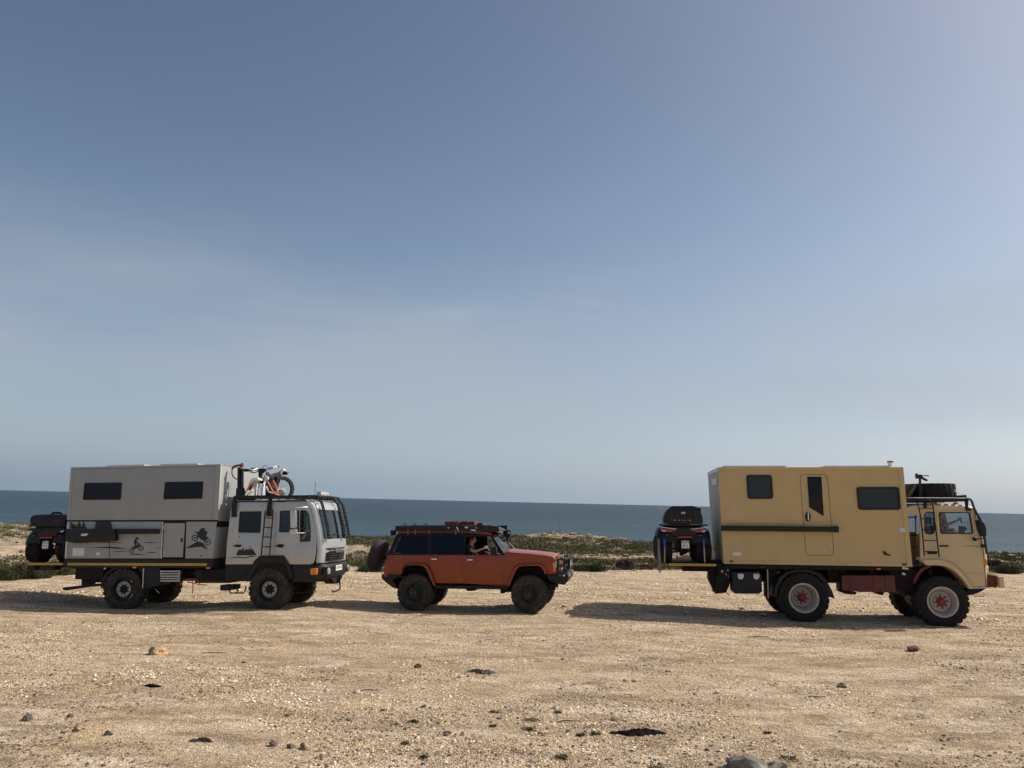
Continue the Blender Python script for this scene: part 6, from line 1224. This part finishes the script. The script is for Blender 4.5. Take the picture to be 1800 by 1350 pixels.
    np_ = T.part('number_plate', MB().box(X(-.07), X(.13), y0 - .075, y0 - .065, Z(.38), Z(.57)), 'plate', bevel=.004); T.part('plate_bracket', MB().box(X(-.03), X(.09), y0 - .06, y0 + .1, Z(.36), Z(.62)), 'black', np_)
    for i, s_ in enumerate(('MW 8', '91 J')): T.text(s_, 'decal', .085, (X(.03), y0 - .076, Z(.525 - .085 * i)), SIDE, np_, ext=.0005)
    rk = MB()
    for k in range(5): rk.tube([(X(-.50 + .02 * 0), y0 + .02 + k * .14, Z(.975)), (X(.50), y0 + .02 + k * .14, Z(.975))], .012, 5)
    for a in (-.60, .60): rk.tube([(X(a * .8), y0 + .6, Z(.975)), (X(a), y0 + .3, Z(.98)), (X(a), y0 + .0, Z(.985)), (X(a * .7), y0 - .05, Z(.97))], .016, 5)
    rk.box(X(-.62), X(.62), y0 - .04, y0 + .05, Z(.955), Z(.99)); T.part('luggage_rack', rk, 'black_clean')
    if style == 'tall':
        outline = [(-.50, .0), (-.51, .16), (-.48, .26), (-.40, .36), (-.28, .46), (.26, .47), (.36, .44), (.46, .30), (.50, .16), (.50, .0)]; h0 = 1.0
    else:
        outline = [(-.56, .02), (-.60, .12), (-.58, .22), (-.50, .27), (-.2, .285), (.40, .285), (.56, .24), (.58, .1), (.52, .0), (-.45, -.03)]; h0 = .98
    bx = T.part('top_case', MB().prism([(X(a), Z(h0 + b)) for a, b in rnd(outline, .04)], y0 - .04, y0 + .62), 'black_clean', bevel=.03)
    if style == 'tall':
        for a in (-.30, .32): T.part('case_rib', MB().prism([(X(a + c_), Z(h0 + b)) for c_, b in ((-.02, .04), (.02, .04), (.015, .40), (-.015, .40))], y0 - .055, y0 - .04), 'fabric', bx)
        T.part('case_badge', MB().box(X(-.05), X(.06), y0 - .048, y0 - .04, Z(h0 + .26), Z(h0 + .31)), 'strap', bx); T.part('reflector', MB().box(X(-.06), X(.07), y0 - .05, y0 - .04, Z(h0 + .08), Z(h0 + .11)), 'red_lens', bx)
        for a in (-.22, -.12, .16): T.part('latch', MB().box(X(a - .012), X(a + .012), y0 - .052, y0 - .04, Z(h0 + .085), Z(h0 + .11)), 'alu', bx)
    else:
        T.part('case_handle', MB().tube([(X(-.18), y0 + .25, Z(h0 + .27)), (X(-.1), y0 + .25, Z(h0 + .33)), (X(.12), y0 + .25, Z(h0 + .33)), (X(.2), y0 + .25, Z(h0 + .27))], .03, 6), 'black_clean', bx)
        T.part('reflector', MB().box(X(.22), X(.34), y0 - .05, y0 - .04, Z(h0 + .10), Z(h0 + .13)), 'dark_red', bx)
        T.part('case_seam', MB().box(X(-.57), X(.56), y0 - .046, y0 - .04, Z(h0 + .17), Z(h0 + .185)), 'chassis', bx)
        T.part('rolled_mat', MB().tube([(X(-.44), y0 + .1, Z(.90)), (X(.40), y0 + .1, Z(.90))], .075, 10), 'fabric')
    return T
px_ = TR.P((1203, 985), .25); build_quad(MR, px_[0], .22, infoR['plat'][2], 'black quad bike with tall rounded top case and blue tie-down straps behind the beige box', 'tall')
px_ = TL.P((80, 985), .25); qL = build_quad(ML, px_[0], .22, infoL['plat'][2], 'black quad bike with flat wide top case on the rear platform of the silver truck', 'flat'); qL.o.scale = (.84, 1, .97)

# ------------------------------------------------------------------ dirt bike across the silver cab roof
def build_bike():
    P = TL.P; b = P(BK(1000, 980), 1.0); T = Thing('dirt_bike', 'white and orange dirt bike strapped across the cab roof rack of the silver truck', 'motorcycle', ML, (b[0], 1.0, infoL['zt'] + .03))
    q = lambda u, v, y: (P(BK(u, v), y)[0], y, P(BK(u, v), y)[1])
    yf, ym, yr = .55, 1.05, 1.75
    for u in (795, 958):
        f = T.part('fork', MB().tube([q(u + (30 if u < 900 else 0), 600, yf + .1), q(u, 980, yf - .05)], .028, 8), 'alu')
        T.part('fork_guard', MB().prism([(q(u + a, v, yf)[0], q(u + a, v, yf)[2]) for a, v in ((5, 700), (30, 690), (52, 730), (30, 800), (15, 985), (-28, 985), (-20, 800))], yf - .12, yf - .07), 'white', f, bevel=.006)
    T.part('fork_clamp', MB().box(q(820, 0, yf)[0], q(960, 0, yf)[0], yf + .02, yf + .16, q(0, 640, yf)[2], q(0, 585, yf)[2]).box(q(830, 0, yf)[0], q(960, 0, yf)[0], yf + .06, yf + .2, q(0, 420, yf)[2], q(0, 370, yf)[2]), 'black_clean', bevel=.01)
    T.part('front_fender', MB().prism([(q(u, v, yf)[0], q(u, v, yf)[2]) for u, v in ((690, 730), (700, 690), (740, 620), (800, 575), (900, 565), (935, 590), (930, 625), (860, 640), (800, 670), (740, 730), (700, 750))], yf - .28, yf - .02), 'white', bevel=.02)
    T.part('fender_stripe', MB().prism([(q(u, v, yf)[0], q(u, v, yf)[2]) for u, v in ((640, 880), (720, 730), (860, 635), (855, 650), (745, 760), (668, 885), (655, 890))], yf - .3, yf - .26), 'ktm', bevel=.006)
    T.part('radiator', MB().prism([(q(u, v, yf)[0], q(u, v, yf)[2]) for u, v in ((640, 790), (720, 735), (740, 770), (670, 870))], yf - .2, yf - .1).prism([(q(u, v, ym)[0], q(u, v, ym)[2]) for u, v in ((850, 700), (930, 700), (930, 800), (860, 800))], yf + .1, yf + .3), 'dark_red', bevel=.01)
    T.part('number_board', MB().prism([(q(u, v, yf)[0], q(u, v, yf)[2]) for u, v in ((820, 340), (900, 320), (1000, 330), (1010, 400), (940, 540), (930, 570), (850, 565), (820, 500))], yf - .02, yf + .03), 'black_clean', bevel=.012)
    T.part('shroud', MB().prism([(q(u, v, yf)[0], q(u, v, yf)[2]) for u, v in ((915, 470), (1015, 400), (1000, 440), (945, 550), (920, 550), (945, 470))], yf - .05, yf - .02), 'white', bevel=.004)
    T.part('fuel_tank', MB().prism([(q(u, v, ym)[0], q(u, v, ym)[2]) for u, v in ((980, 420), (1040, 400), (1110, 500), (1130, 620), (1040, 720), (970, 700), (960, 540))], ym - .35, ym + .1), 'black_clean', bevel=.04)
    T.part('shroud', MB().prism([(q(u, v, ym)[0], q(u, v, ym)[2]) for u, v in ((1080, 500), (1110, 500), (1215, 560), (1210, 610), (1150, 650), (1130, 720), (1095, 690), (1060, 600))], ym - .42, ym - .36), 'white', bevel=.006)
    T.part('frame', MB().tube([q(1040, 640, ym - .4), q(1100, 740, ym - .4), q(1130, 820, ym - .38), q(1240, 965, ym - .35)], .022, 6).tube([q(1180, 620, ym - .3), q(1270, 810, ym - .3), q(1265, 940, ym - .3)], .022, 6).tube([q(1130, 820, ym - .38), q(1270, 970, ym - .2), q(1350, 900, yr)], .022, 6), 'ktm')
    T.part('engine', MB().blob(q(1080, 820, ym), (.20, .24, .19), 8, 2, .18), 'chassis').__setattr__('name', 'engine')
    T.part('exhaust', MB().tube([q(1010, 760, ym - .3), q(1060, 900, ym - .3), q(1160, 930, ym - .1), q(1240, 760, ym + .4), q(1330, 600, yr - .1)], [.03, .03, .035, .045, .05], 8), 'alu')
    T.part('seat', MB().loft([[q(u, v, y) for u, v, y in ((1080, 490, ym), (1190, 440, ym + .3), (1300, 415, yr - .2), (1345, 400, yr))], [q(u, v, y) for u, v, y in ((1150, 570, ym), (1230, 540, ym + .3), (1330, 500, yr - .2), (1385, 480, yr))], [q(u, v, y) for u, v, y in ((1130, 660, ym), (1200, 700, ym + .3), (1290, 620, yr - .2), (1340, 560, yr))]]), 'black_clean', smooth=50)
    T.part('side_panel', MB().prism([(q(u, v, yr - .3)[0], q(u, v, yr - .3)[2]) for u, v in ((1120, 600), (1300, 520), (1350, 560), (1290, 700), (1270, 820), (1200, 700))], yr - .45, yr - .2), 'black_clean', bevel=.02)
    T.part('rear_fender', MB().prism([(q(u, v, yr)[0], q(u, v, yr)[2]) for u, v in ((1310, 410), (1400, 350), (1440, 335), (1445, 360), (1395, 440), (1380, 490), (1320, 500), (1330, 440))], yr - .05, yr + .15), 'white', bevel=.012)
    T.part('plate_holder', MB().prism([(q(u, v, yr)[0], q(u, v, yr)[2]) for u, v in ((1400, 440), (1440, 380), (1480, 410), (1550, 430), (1500, 440), (1500, 470), (1410, 480))], yr + .0, yr + .1), 'chassis', bevel=.006)
    # rear wheel, seen three-quarter
    c = Vector(q(1400, 830, yr)); mb = MB().lathe([(.26, -.04), (.32, -.05), (.35, 0), (.33, .05), (.26, .04)], (0, 0, 0), 32, axis='x', caps=False)
    for k in range(22):
        a = 2 * math.pi * k / 22; mb.box(-.045, .045, .33 * math.cos(a) - .02, .33 * math.cos(a) + .02, .33 * math.sin(a) - .02, .33 * math.sin(a) + .02)
    w_ = T.part('wheel', MB().lathe([(.265, -.03), (.255, -.03), (.245, 0), (.255, .03), (.265, .03), (.265, -.03)], (0, 0, 0), 32, axis='x', caps=False).mesh('wheel', M['black_clean']), None)
    w_.location = c - T.off; w_.rotation_euler = (0, 0, R_(-38)); T.part('tyre', mb.mesh('tyre', M['rubber'], smooth=30), None, w_)
    spk = MB()
    for k in range(16): a = 2 * math.pi * k / 16; spk.tube([(.0, .03 * math.cos(a), .03 * math.sin(a)), (0, .255 * math.cos(a + .2), .255 * math.sin(a + .2))], .004, 4)
    spk.lathe([(.04, -.05), (.04, .05)], (0, 0, 0), 12, axis='x'); T.part('spoke', spk.mesh('spoke', M['alu']), None, w_)
    T.part('swing_arm', MB().tube([q(1200, 860, ym), q(1400, 830, yr)], .035, 6), 'alu')
    hb = T.part('handlebar', MB().tube([q(640, 315, yf + .1), q(720, 330, yf + .1), q(830, 350, yf + .12), q(1000, 360, yf + .16), q(1100, 315, yf + .25), q(1330, 270, yf + .35)], .017, 6), 'black_clean')
    T.part('hand_guard', MB().tube([q(600, 400, yf), q(700, 370, yf - .1), q(790, 330, yf), q(760, 300, yf)], .022, 6).tube([q(1060, 350, yf + .2), q(1180, 310, yf + .2), q(1280, 280, yf + .3)], .024, 6), 'alu', hb)
    T.part('cable', MB().tube([q(910, 310, yf), q(960, 255, yf), q(1020, 260, yf), q(1060, 310, yf + .1)], .008, 4).tube([q(640, 420, yf), q(740, 430, yf), q(830, 380, yf)], .012, 4), 'black_clean', hb)
    T.part('tie_down_strap', MB().tube([q(520, 1000, yf - .2), q(660, 880, yf - .2), q(760, 720, yf), q(860, 620, yf)], .012, 4), 'strap')
    T.part('lower_plate', MB().blob(q(1400, 900, ym), (.10, .05, .09), 3, 2, .1), mat('pale_green_plate', (.45, .47, .33), .5))
    return T
build_bike()

# ------------------------------------------------------------------ cargo
def soft_box(P, t, pts, y0, y1, bevel=.03): return MB().prism(rnd([P(t(*q), y0) for q in pts], .02), y0, y1)
Ps = TS.P
def cargo(name, lab, cat, pts, y0, y1, m_, bevel=.02, extra=None):
    c = [Ps(S3(*q), y0) for q in pts]; cx = sum(a[0] for a in c) / len(c); cz = min(a[1] for a in c)
    T = Thing(name, lab, cat, MS, (cx, (y0 + y1) / 2, cz)); T.part('body', MB().prism(c, y0, y1), m_, bevel=bevel)
    if extra: extra(T)
    return T
def crate_extra(T):
    for u in (815, 870, 925): 
        T.part('rib', MB().prism([Ps(S3(*q), .2) for q in ((u, 138), (u + 8, 138), (u + 12, 236), (u + 4, 236))], .185, .20), 'wine')
    T.part('lid', MB().prism([Ps(S3(*q), .18) for q in ((792, 130), (984, 128), (980, 142), (798, 144))], .17, .75), 'dark_red', bevel=.006)
cargo('crate', 'dark red crate standing in the middle of the roof rack of the orange car', 'crate', ((800, 140), (980, 138), (972, 238), (822, 240)), .2, .72, 'dark_red', .01, crate_extra)
cargo('duffel_bag', 'lumpy wine and black duffel bag right of the red crate on the car roof', 'bag', ((985, 160), (1010, 132), (1060, 124), (1120, 134), (1195, 124), (1210, 170), (1200, 240), (1000, 245)), .25, .8, 'wine', .03, lambda T: T.part('strap', MB().prism([Ps(S3(*q), .24) for q in ((1090, 128), (1110, 128), (1110, 240), (1090, 240))], .235, .25), 'fabric'))
cargo('bag', 'black bag lying in front of the wine duffel bag on the rack', 'bag', ((990, 185), (1060, 178), (1180, 190), (1205, 238), (1200, 262), (990, 262)), .14, .3, 'fabric', .03)
cargo('case', 'black equipment case with brown strap ahead of the duffel bag on the car rack', 'case', ((1235, 165), (1250, 148), (1310, 148), (1325, 180), (1400, 182), (1440, 215), (1450, 262), (1215, 262), (1220, 190)), .18, .7, 'fabric', .02, lambda T: T.part('strap', MB().prism([Ps(S3(*q), .17) for q in ((1230, 198), (1320, 200), (1320, 212), (1230, 210))], .165, .18), 'rust'))
cargo('wind_deflector', 'dark sloping board at the front end of the car roof rack', 'board', ((1390, 180), (1430, 182), (1560, 245), (1562, 262), (1440, 262)), .2, 1.0, mat('grey_board', (.035, .035, .04), .5, var=.1), .006)
cargo('plank', 'thin pale plank sticking forward under the sloping board on the car roof', 'plank', ((1448, 252), (1570, 262), (1568, 270), (1450, 262)), .17, .25, 'strap', .003)
cargo('shovel', 'pale shovel lying along the side of the rack beneath the case', 'shovel', ((1150, 238), (1222, 246), (1226, 262), (1155, 256)), .1, .13, 'white', .003, lambda T: T.part('handle', MB().tube([(Ps(S3(960, 205), .1)[0], .1, Ps(S3(960, 205), .1)[1]), (Ps(S3(988, 265), .1)[0], .1, Ps(S3(988, 265), .1)[1])], .012, 5), 'strap'))
# spare tyre lying on the beige truck's cab rack
cx, cz = TR.P(R9(478, 590), .75); r_sp = .625
T = Thing('spare_tyre', 'huge black spare tyre lying flat on the cab roof rack of the beige truck', 'tyre', MR, (cx, .80, infoR['rz'] + .04))
k_ = tyre_mesh(r_sp, .34, .30, M['rubber_dark'], 24, .02); o = T.part('tyre', k_, None); o.rotation_euler = (R_(90), 0, 0); o.location = (0, 0, .02)
T.part('lashing', MB().prism([TR.P(R9(*q), .15) for q in ((190, 340), (215, 350), (110, 530), (70, 570), (60, 530))], .13, .16), 'rag_grey', bevel=.004)
q = TR.P(R9(90, 400), .3)
T2 = Thing('bag', 'black kit bag wedged between the spare tyre and the beige box', 'bag', MR, (q[0] - .1, .5, infoR['rz'] + .04)); T2.part('body', MB().prism(rnd([TR.P(R9(*a), .25) for a in ((10, 575), (15, 345), (110, 335), (180, 325), (250, 345), (120, 575))], .03), .25, .9), 'fabric', bevel=.02)

# ------------------------------------------------------------------ people
def skin_mesh(name, joints, edges, rad, m_, root='pelvis'):
    ks = list(joints); me = bpy.data.meshes.new(name); me.from_pydata([joints[k] for k in ks], [(ks.index(a), ks.index(b)) for a, b in edges], [])
    o = bpy.data.objects.new(name + '_tmp', me); COL.objects.link(o); md = o.modifiers.new('s', 'SKIN')
    for i, k in enumerate(ks):
        v = me.skin_vertices[0].data[i]; r = rad[k]; v.radius = (r, r) if not isinstance(r, tuple) else r; v.use_root = (k == root)
    sb = o.modifiers.new('u', 'SUBSURF'); sb.levels = 2; sb.render_levels = 2
    dg = bpy.context.evaluated_depsgraph_get(); out = bpy.data.meshes.new_from_object(o.evaluated_get(dg)); out.name = name; bpy.data.objects.remove(o)
    out.materials.clear(); out.materials.append(m_); out.shade_smooth(); return out
def person(Mx, hip, lab, shirt, skin_, hand_r, elbow_r, hand_l=None, elbow_l=None, lean=.0, fist=True):
    """seated figure facing +x; right hand side is nearest to the camera (-y)"""
    hx, hy, hz = hip; T = Thing('person', lab, 'person', Mx, hip)
    J = dict(pelvis=(0, 0, .08), belly=(-.02 + lean * .4, 0, .26), chest=(-.04 + lean, 0, .44), neck=(-.03 + lean, 0, .60), head=(.01 + lean, 0, .70), crown=(.01 + lean, 0, .80),
             shr=(-.03 + lean, -.17, .52), shl=(-.03 + lean, .17, .52), hipr=(.06, -.10, .06), hipl=(.06, .10, .06), kner=(.46, -.12, .12), knel=(.46, .12, .12), ankr=(.55, -.12, -.30), ankl=(.55, .12, -.30), toer=(.70, -.12, -.34), toel=(.70, .12, -.34))
    rel = lambda q: (q[0] - hx, q[1] - hy, q[2] - hz)
    J['elr'] = rel(elbow_r); J['wrr'] = tuple(Vector(J['elr']).lerp(Vector(rel(hand_r)), .78)); J['par'] = rel(hand_r)
    J['ell'] = rel(elbow_l) if elbow_l else (.10 + lean, .24, .28); wl = rel(hand_l) if hand_l else (.42, .18, .34); J['wrl'] = tuple(Vector(J['ell']).lerp(Vector(wl), .8)); J['pal'] = wl
    E_ = [('pelvis', 'belly'), ('belly', 'chest'), ('chest', 'neck'), ('neck', 'head'), ('head', 'crown'), ('chest', 'shr'), ('chest', 'shl'), ('shr', 'elr'), ('shl', 'ell'), ('elr', 'wrr'), ('ell', 'wrl'), ('wrr', 'par'), ('wrl', 'pal'), ('pelvis', 'hipr'), ('pelvis', 'hipl'), ('hipr', 'kner'), ('hipl', 'knel'), ('kner', 'ankr'), ('knel', 'ankl'), ('ankr', 'toer'), ('ankl', 'toel')]
    Rr = dict(pelvis=.15, belly=.13, chest=.15, neck=.055, head=.085, crown=.075, shr=.06, shl=.06, hipr=.09, hipl=.09, kner=.06, knel=.06, ankr=.04, ankl=.04, toer=.03, toel=.03, elr=.042, ell=.042, wrr=.029, wrl=.029, par=(.034, .022), pal=(.034, .022))
    for s in 'rl':
        pa = Vector(J['pa' + s]); d = (pa - Vector(J['wr' + s])).normalized(); side = Vector((0, 0, 1)).cross(d).normalized() if abs(d.z) < .95 else Vector((1, 0, 0)); up = d.cross(side)
        for f in range(4):
            a = pa + d * .035 + up * (.030 - .020 * f); L1 = (.034, .040, .036, .028)[f]; J[f'f{f}a{s}'] = tuple(a); J[f'f{f}b{s}'] = tuple(a + d * L1 + side * .008); J[f'f{f}c{s}'] = tuple(a + d * (L1 + .012) + side * .034)
            E_ += [('pa' + s, f'f{f}a{s}'), (f'f{f}a{s}', f'f{f}b{s}'), (f'f{f}b{s}', f'f{f}c{s}')]; 
            for c in 'abc': Rr[f'f{f}{c}{s}'] = .0085
        J['t1' + s] = tuple(pa + up * .045 + side * .015); J['t2' + s] = tuple(pa + up * .058 + side * .03 + d * .035); Rr['t1' + s] = .011; Rr['t2' + s] = .009; E_ += [('pa' + s, 't1' + s), ('t1' + s, 't2' + s)]
    body = T.part('body', skin_mesh('body', J, E_, Rr, M[skin_]), None)
    ks = ['pelvis', 'belly', 'chest', 'neck', 'shr', 'shl', 'elr', 'ell']; JJ = {k: J[k] for k in ks}; JJ['neck'] = tuple(Vector(J['chest']).lerp(Vector(J['neck']), .6))
    for s in 'rl': JJ['el' + s] = tuple(Vector(J['sh' + s]).lerp(Vector(J['el' + s]), .62))
    T.part('shirt', skin_mesh('shirt', JJ, [e for e in E_ if e[0] in ks and e[1] in ks], dict(pelvis=.165, belly=.145, chest=.165, neck=.075, shr=.075, shl=.075, elr=.060, ell=.060), M[shirt]), None)
    ks = ['pelvis', 'hipr', 'hipl', 'kner', 'knel', 'ankr', 'ankl']; T.part('trousers', skin_mesh('trousers', {k: J[k] for k in ks}, [e for e in E_ if e[0] in ks and e[1] in ks], dict(pelvis=.165, hipr=.10, hipl=.10, kner=.072, knel=.072, ankr=.055, ankl=.055), M['shirt_dark']), None)
    hd = Vector(J['head']); c = (hd.x, hd.y, hd.z + .03)
    face = MB().blob(c, (.095, .078, .115), 3, 3, .02).blob((c[0] + .09, c[1], c[2] - .01), (.022, .013, .022), 4, 2, .05)
    for s in (-1, 1): face.blob((c[0] - .005, c[1] + s * .08, c[2] - .005), (.02, .012, .03), 5, 2, .05)
    hh = T.part('head', MB(**{}) if False else _shift(face, T.off), skin_)
    T.part('eye', _shift(MB().blob((c[0] + .083, c[1] - .03, c[2] + .015), (.01, .012, .008), 1, 1, 0).blob((c[0] + .083, c[1] + .03, c[2] + .015), (.01, .012, .008), 1, 1, 0), T.off), 'hair', hh)
    T.part('mouth', _shift(MB().blob((c[0] + .085, c[1], c[2] - .055), (.008, .025, .005), 1, 1, 0), T.off), 'dark_red', hh)
    T.part('hair', _shift(MB().blob((c[0] - .022, c[1], c[2] + .028), (.098, .088, .108), 7, 3, .05), T.off), 'hair', hh)
    return T
def _shift(mb, off): mb.v = [(a + off[0], b + off[1], c + off[2]) for a, b, c in mb.v]; return mb
pt = lambda P, t, u, v, y: (P(t(u, v), y)[0], y, P(t(u, v), y)[1])
h = pt(TS.P, S3, 1355, 495, .22); e = pt(TS.P, S3, 1205, 548, .10)
person(MS, (e[0] - .12, .38, infoS['zb'] - .36), 'person in dark shirt at the open window of the orange car, bare forearm raised', 'shirt_dark', 'skin', h, e)
h = pt(TR.P, R9, 1030, 985, .45); e = pt(TR.P, R9, 800, 1085, .33)
person(MR, (TR.P(R9(660, 1200), .5)[0], .52, TR.P(R9(660, 1250), .5)[1] - .30), 'person in dark red shirt in the beige cab, arm stretched forward holding a phone', 'shirt_wine', 'skin_brown', h, e)
ph = pt(TR.P, R9, 1060, 1062, .45); T = Thing('phone', 'black phone held in the outstretched hand inside the beige cab', 'phone', MR, ph)
T.part('body', MB().prism([TR.P(R9(*q), .45) for q in ((1010, 975), (1036, 968), (1086, 1058), (1060, 1064))], .44, .455), 'black_clean', bevel=.003)
h = pt(TL.P, B, 955, 640, .55); e = pt(TL.P, B, 915, 690, .45)
person(ML, (TL.P(B(840, 800), .5)[0], .50, infoL['sz'] + .12), 'person in dark clothes barely visible behind the side glass of the silver cab', 'shirt_dark', 'skin', h, e)
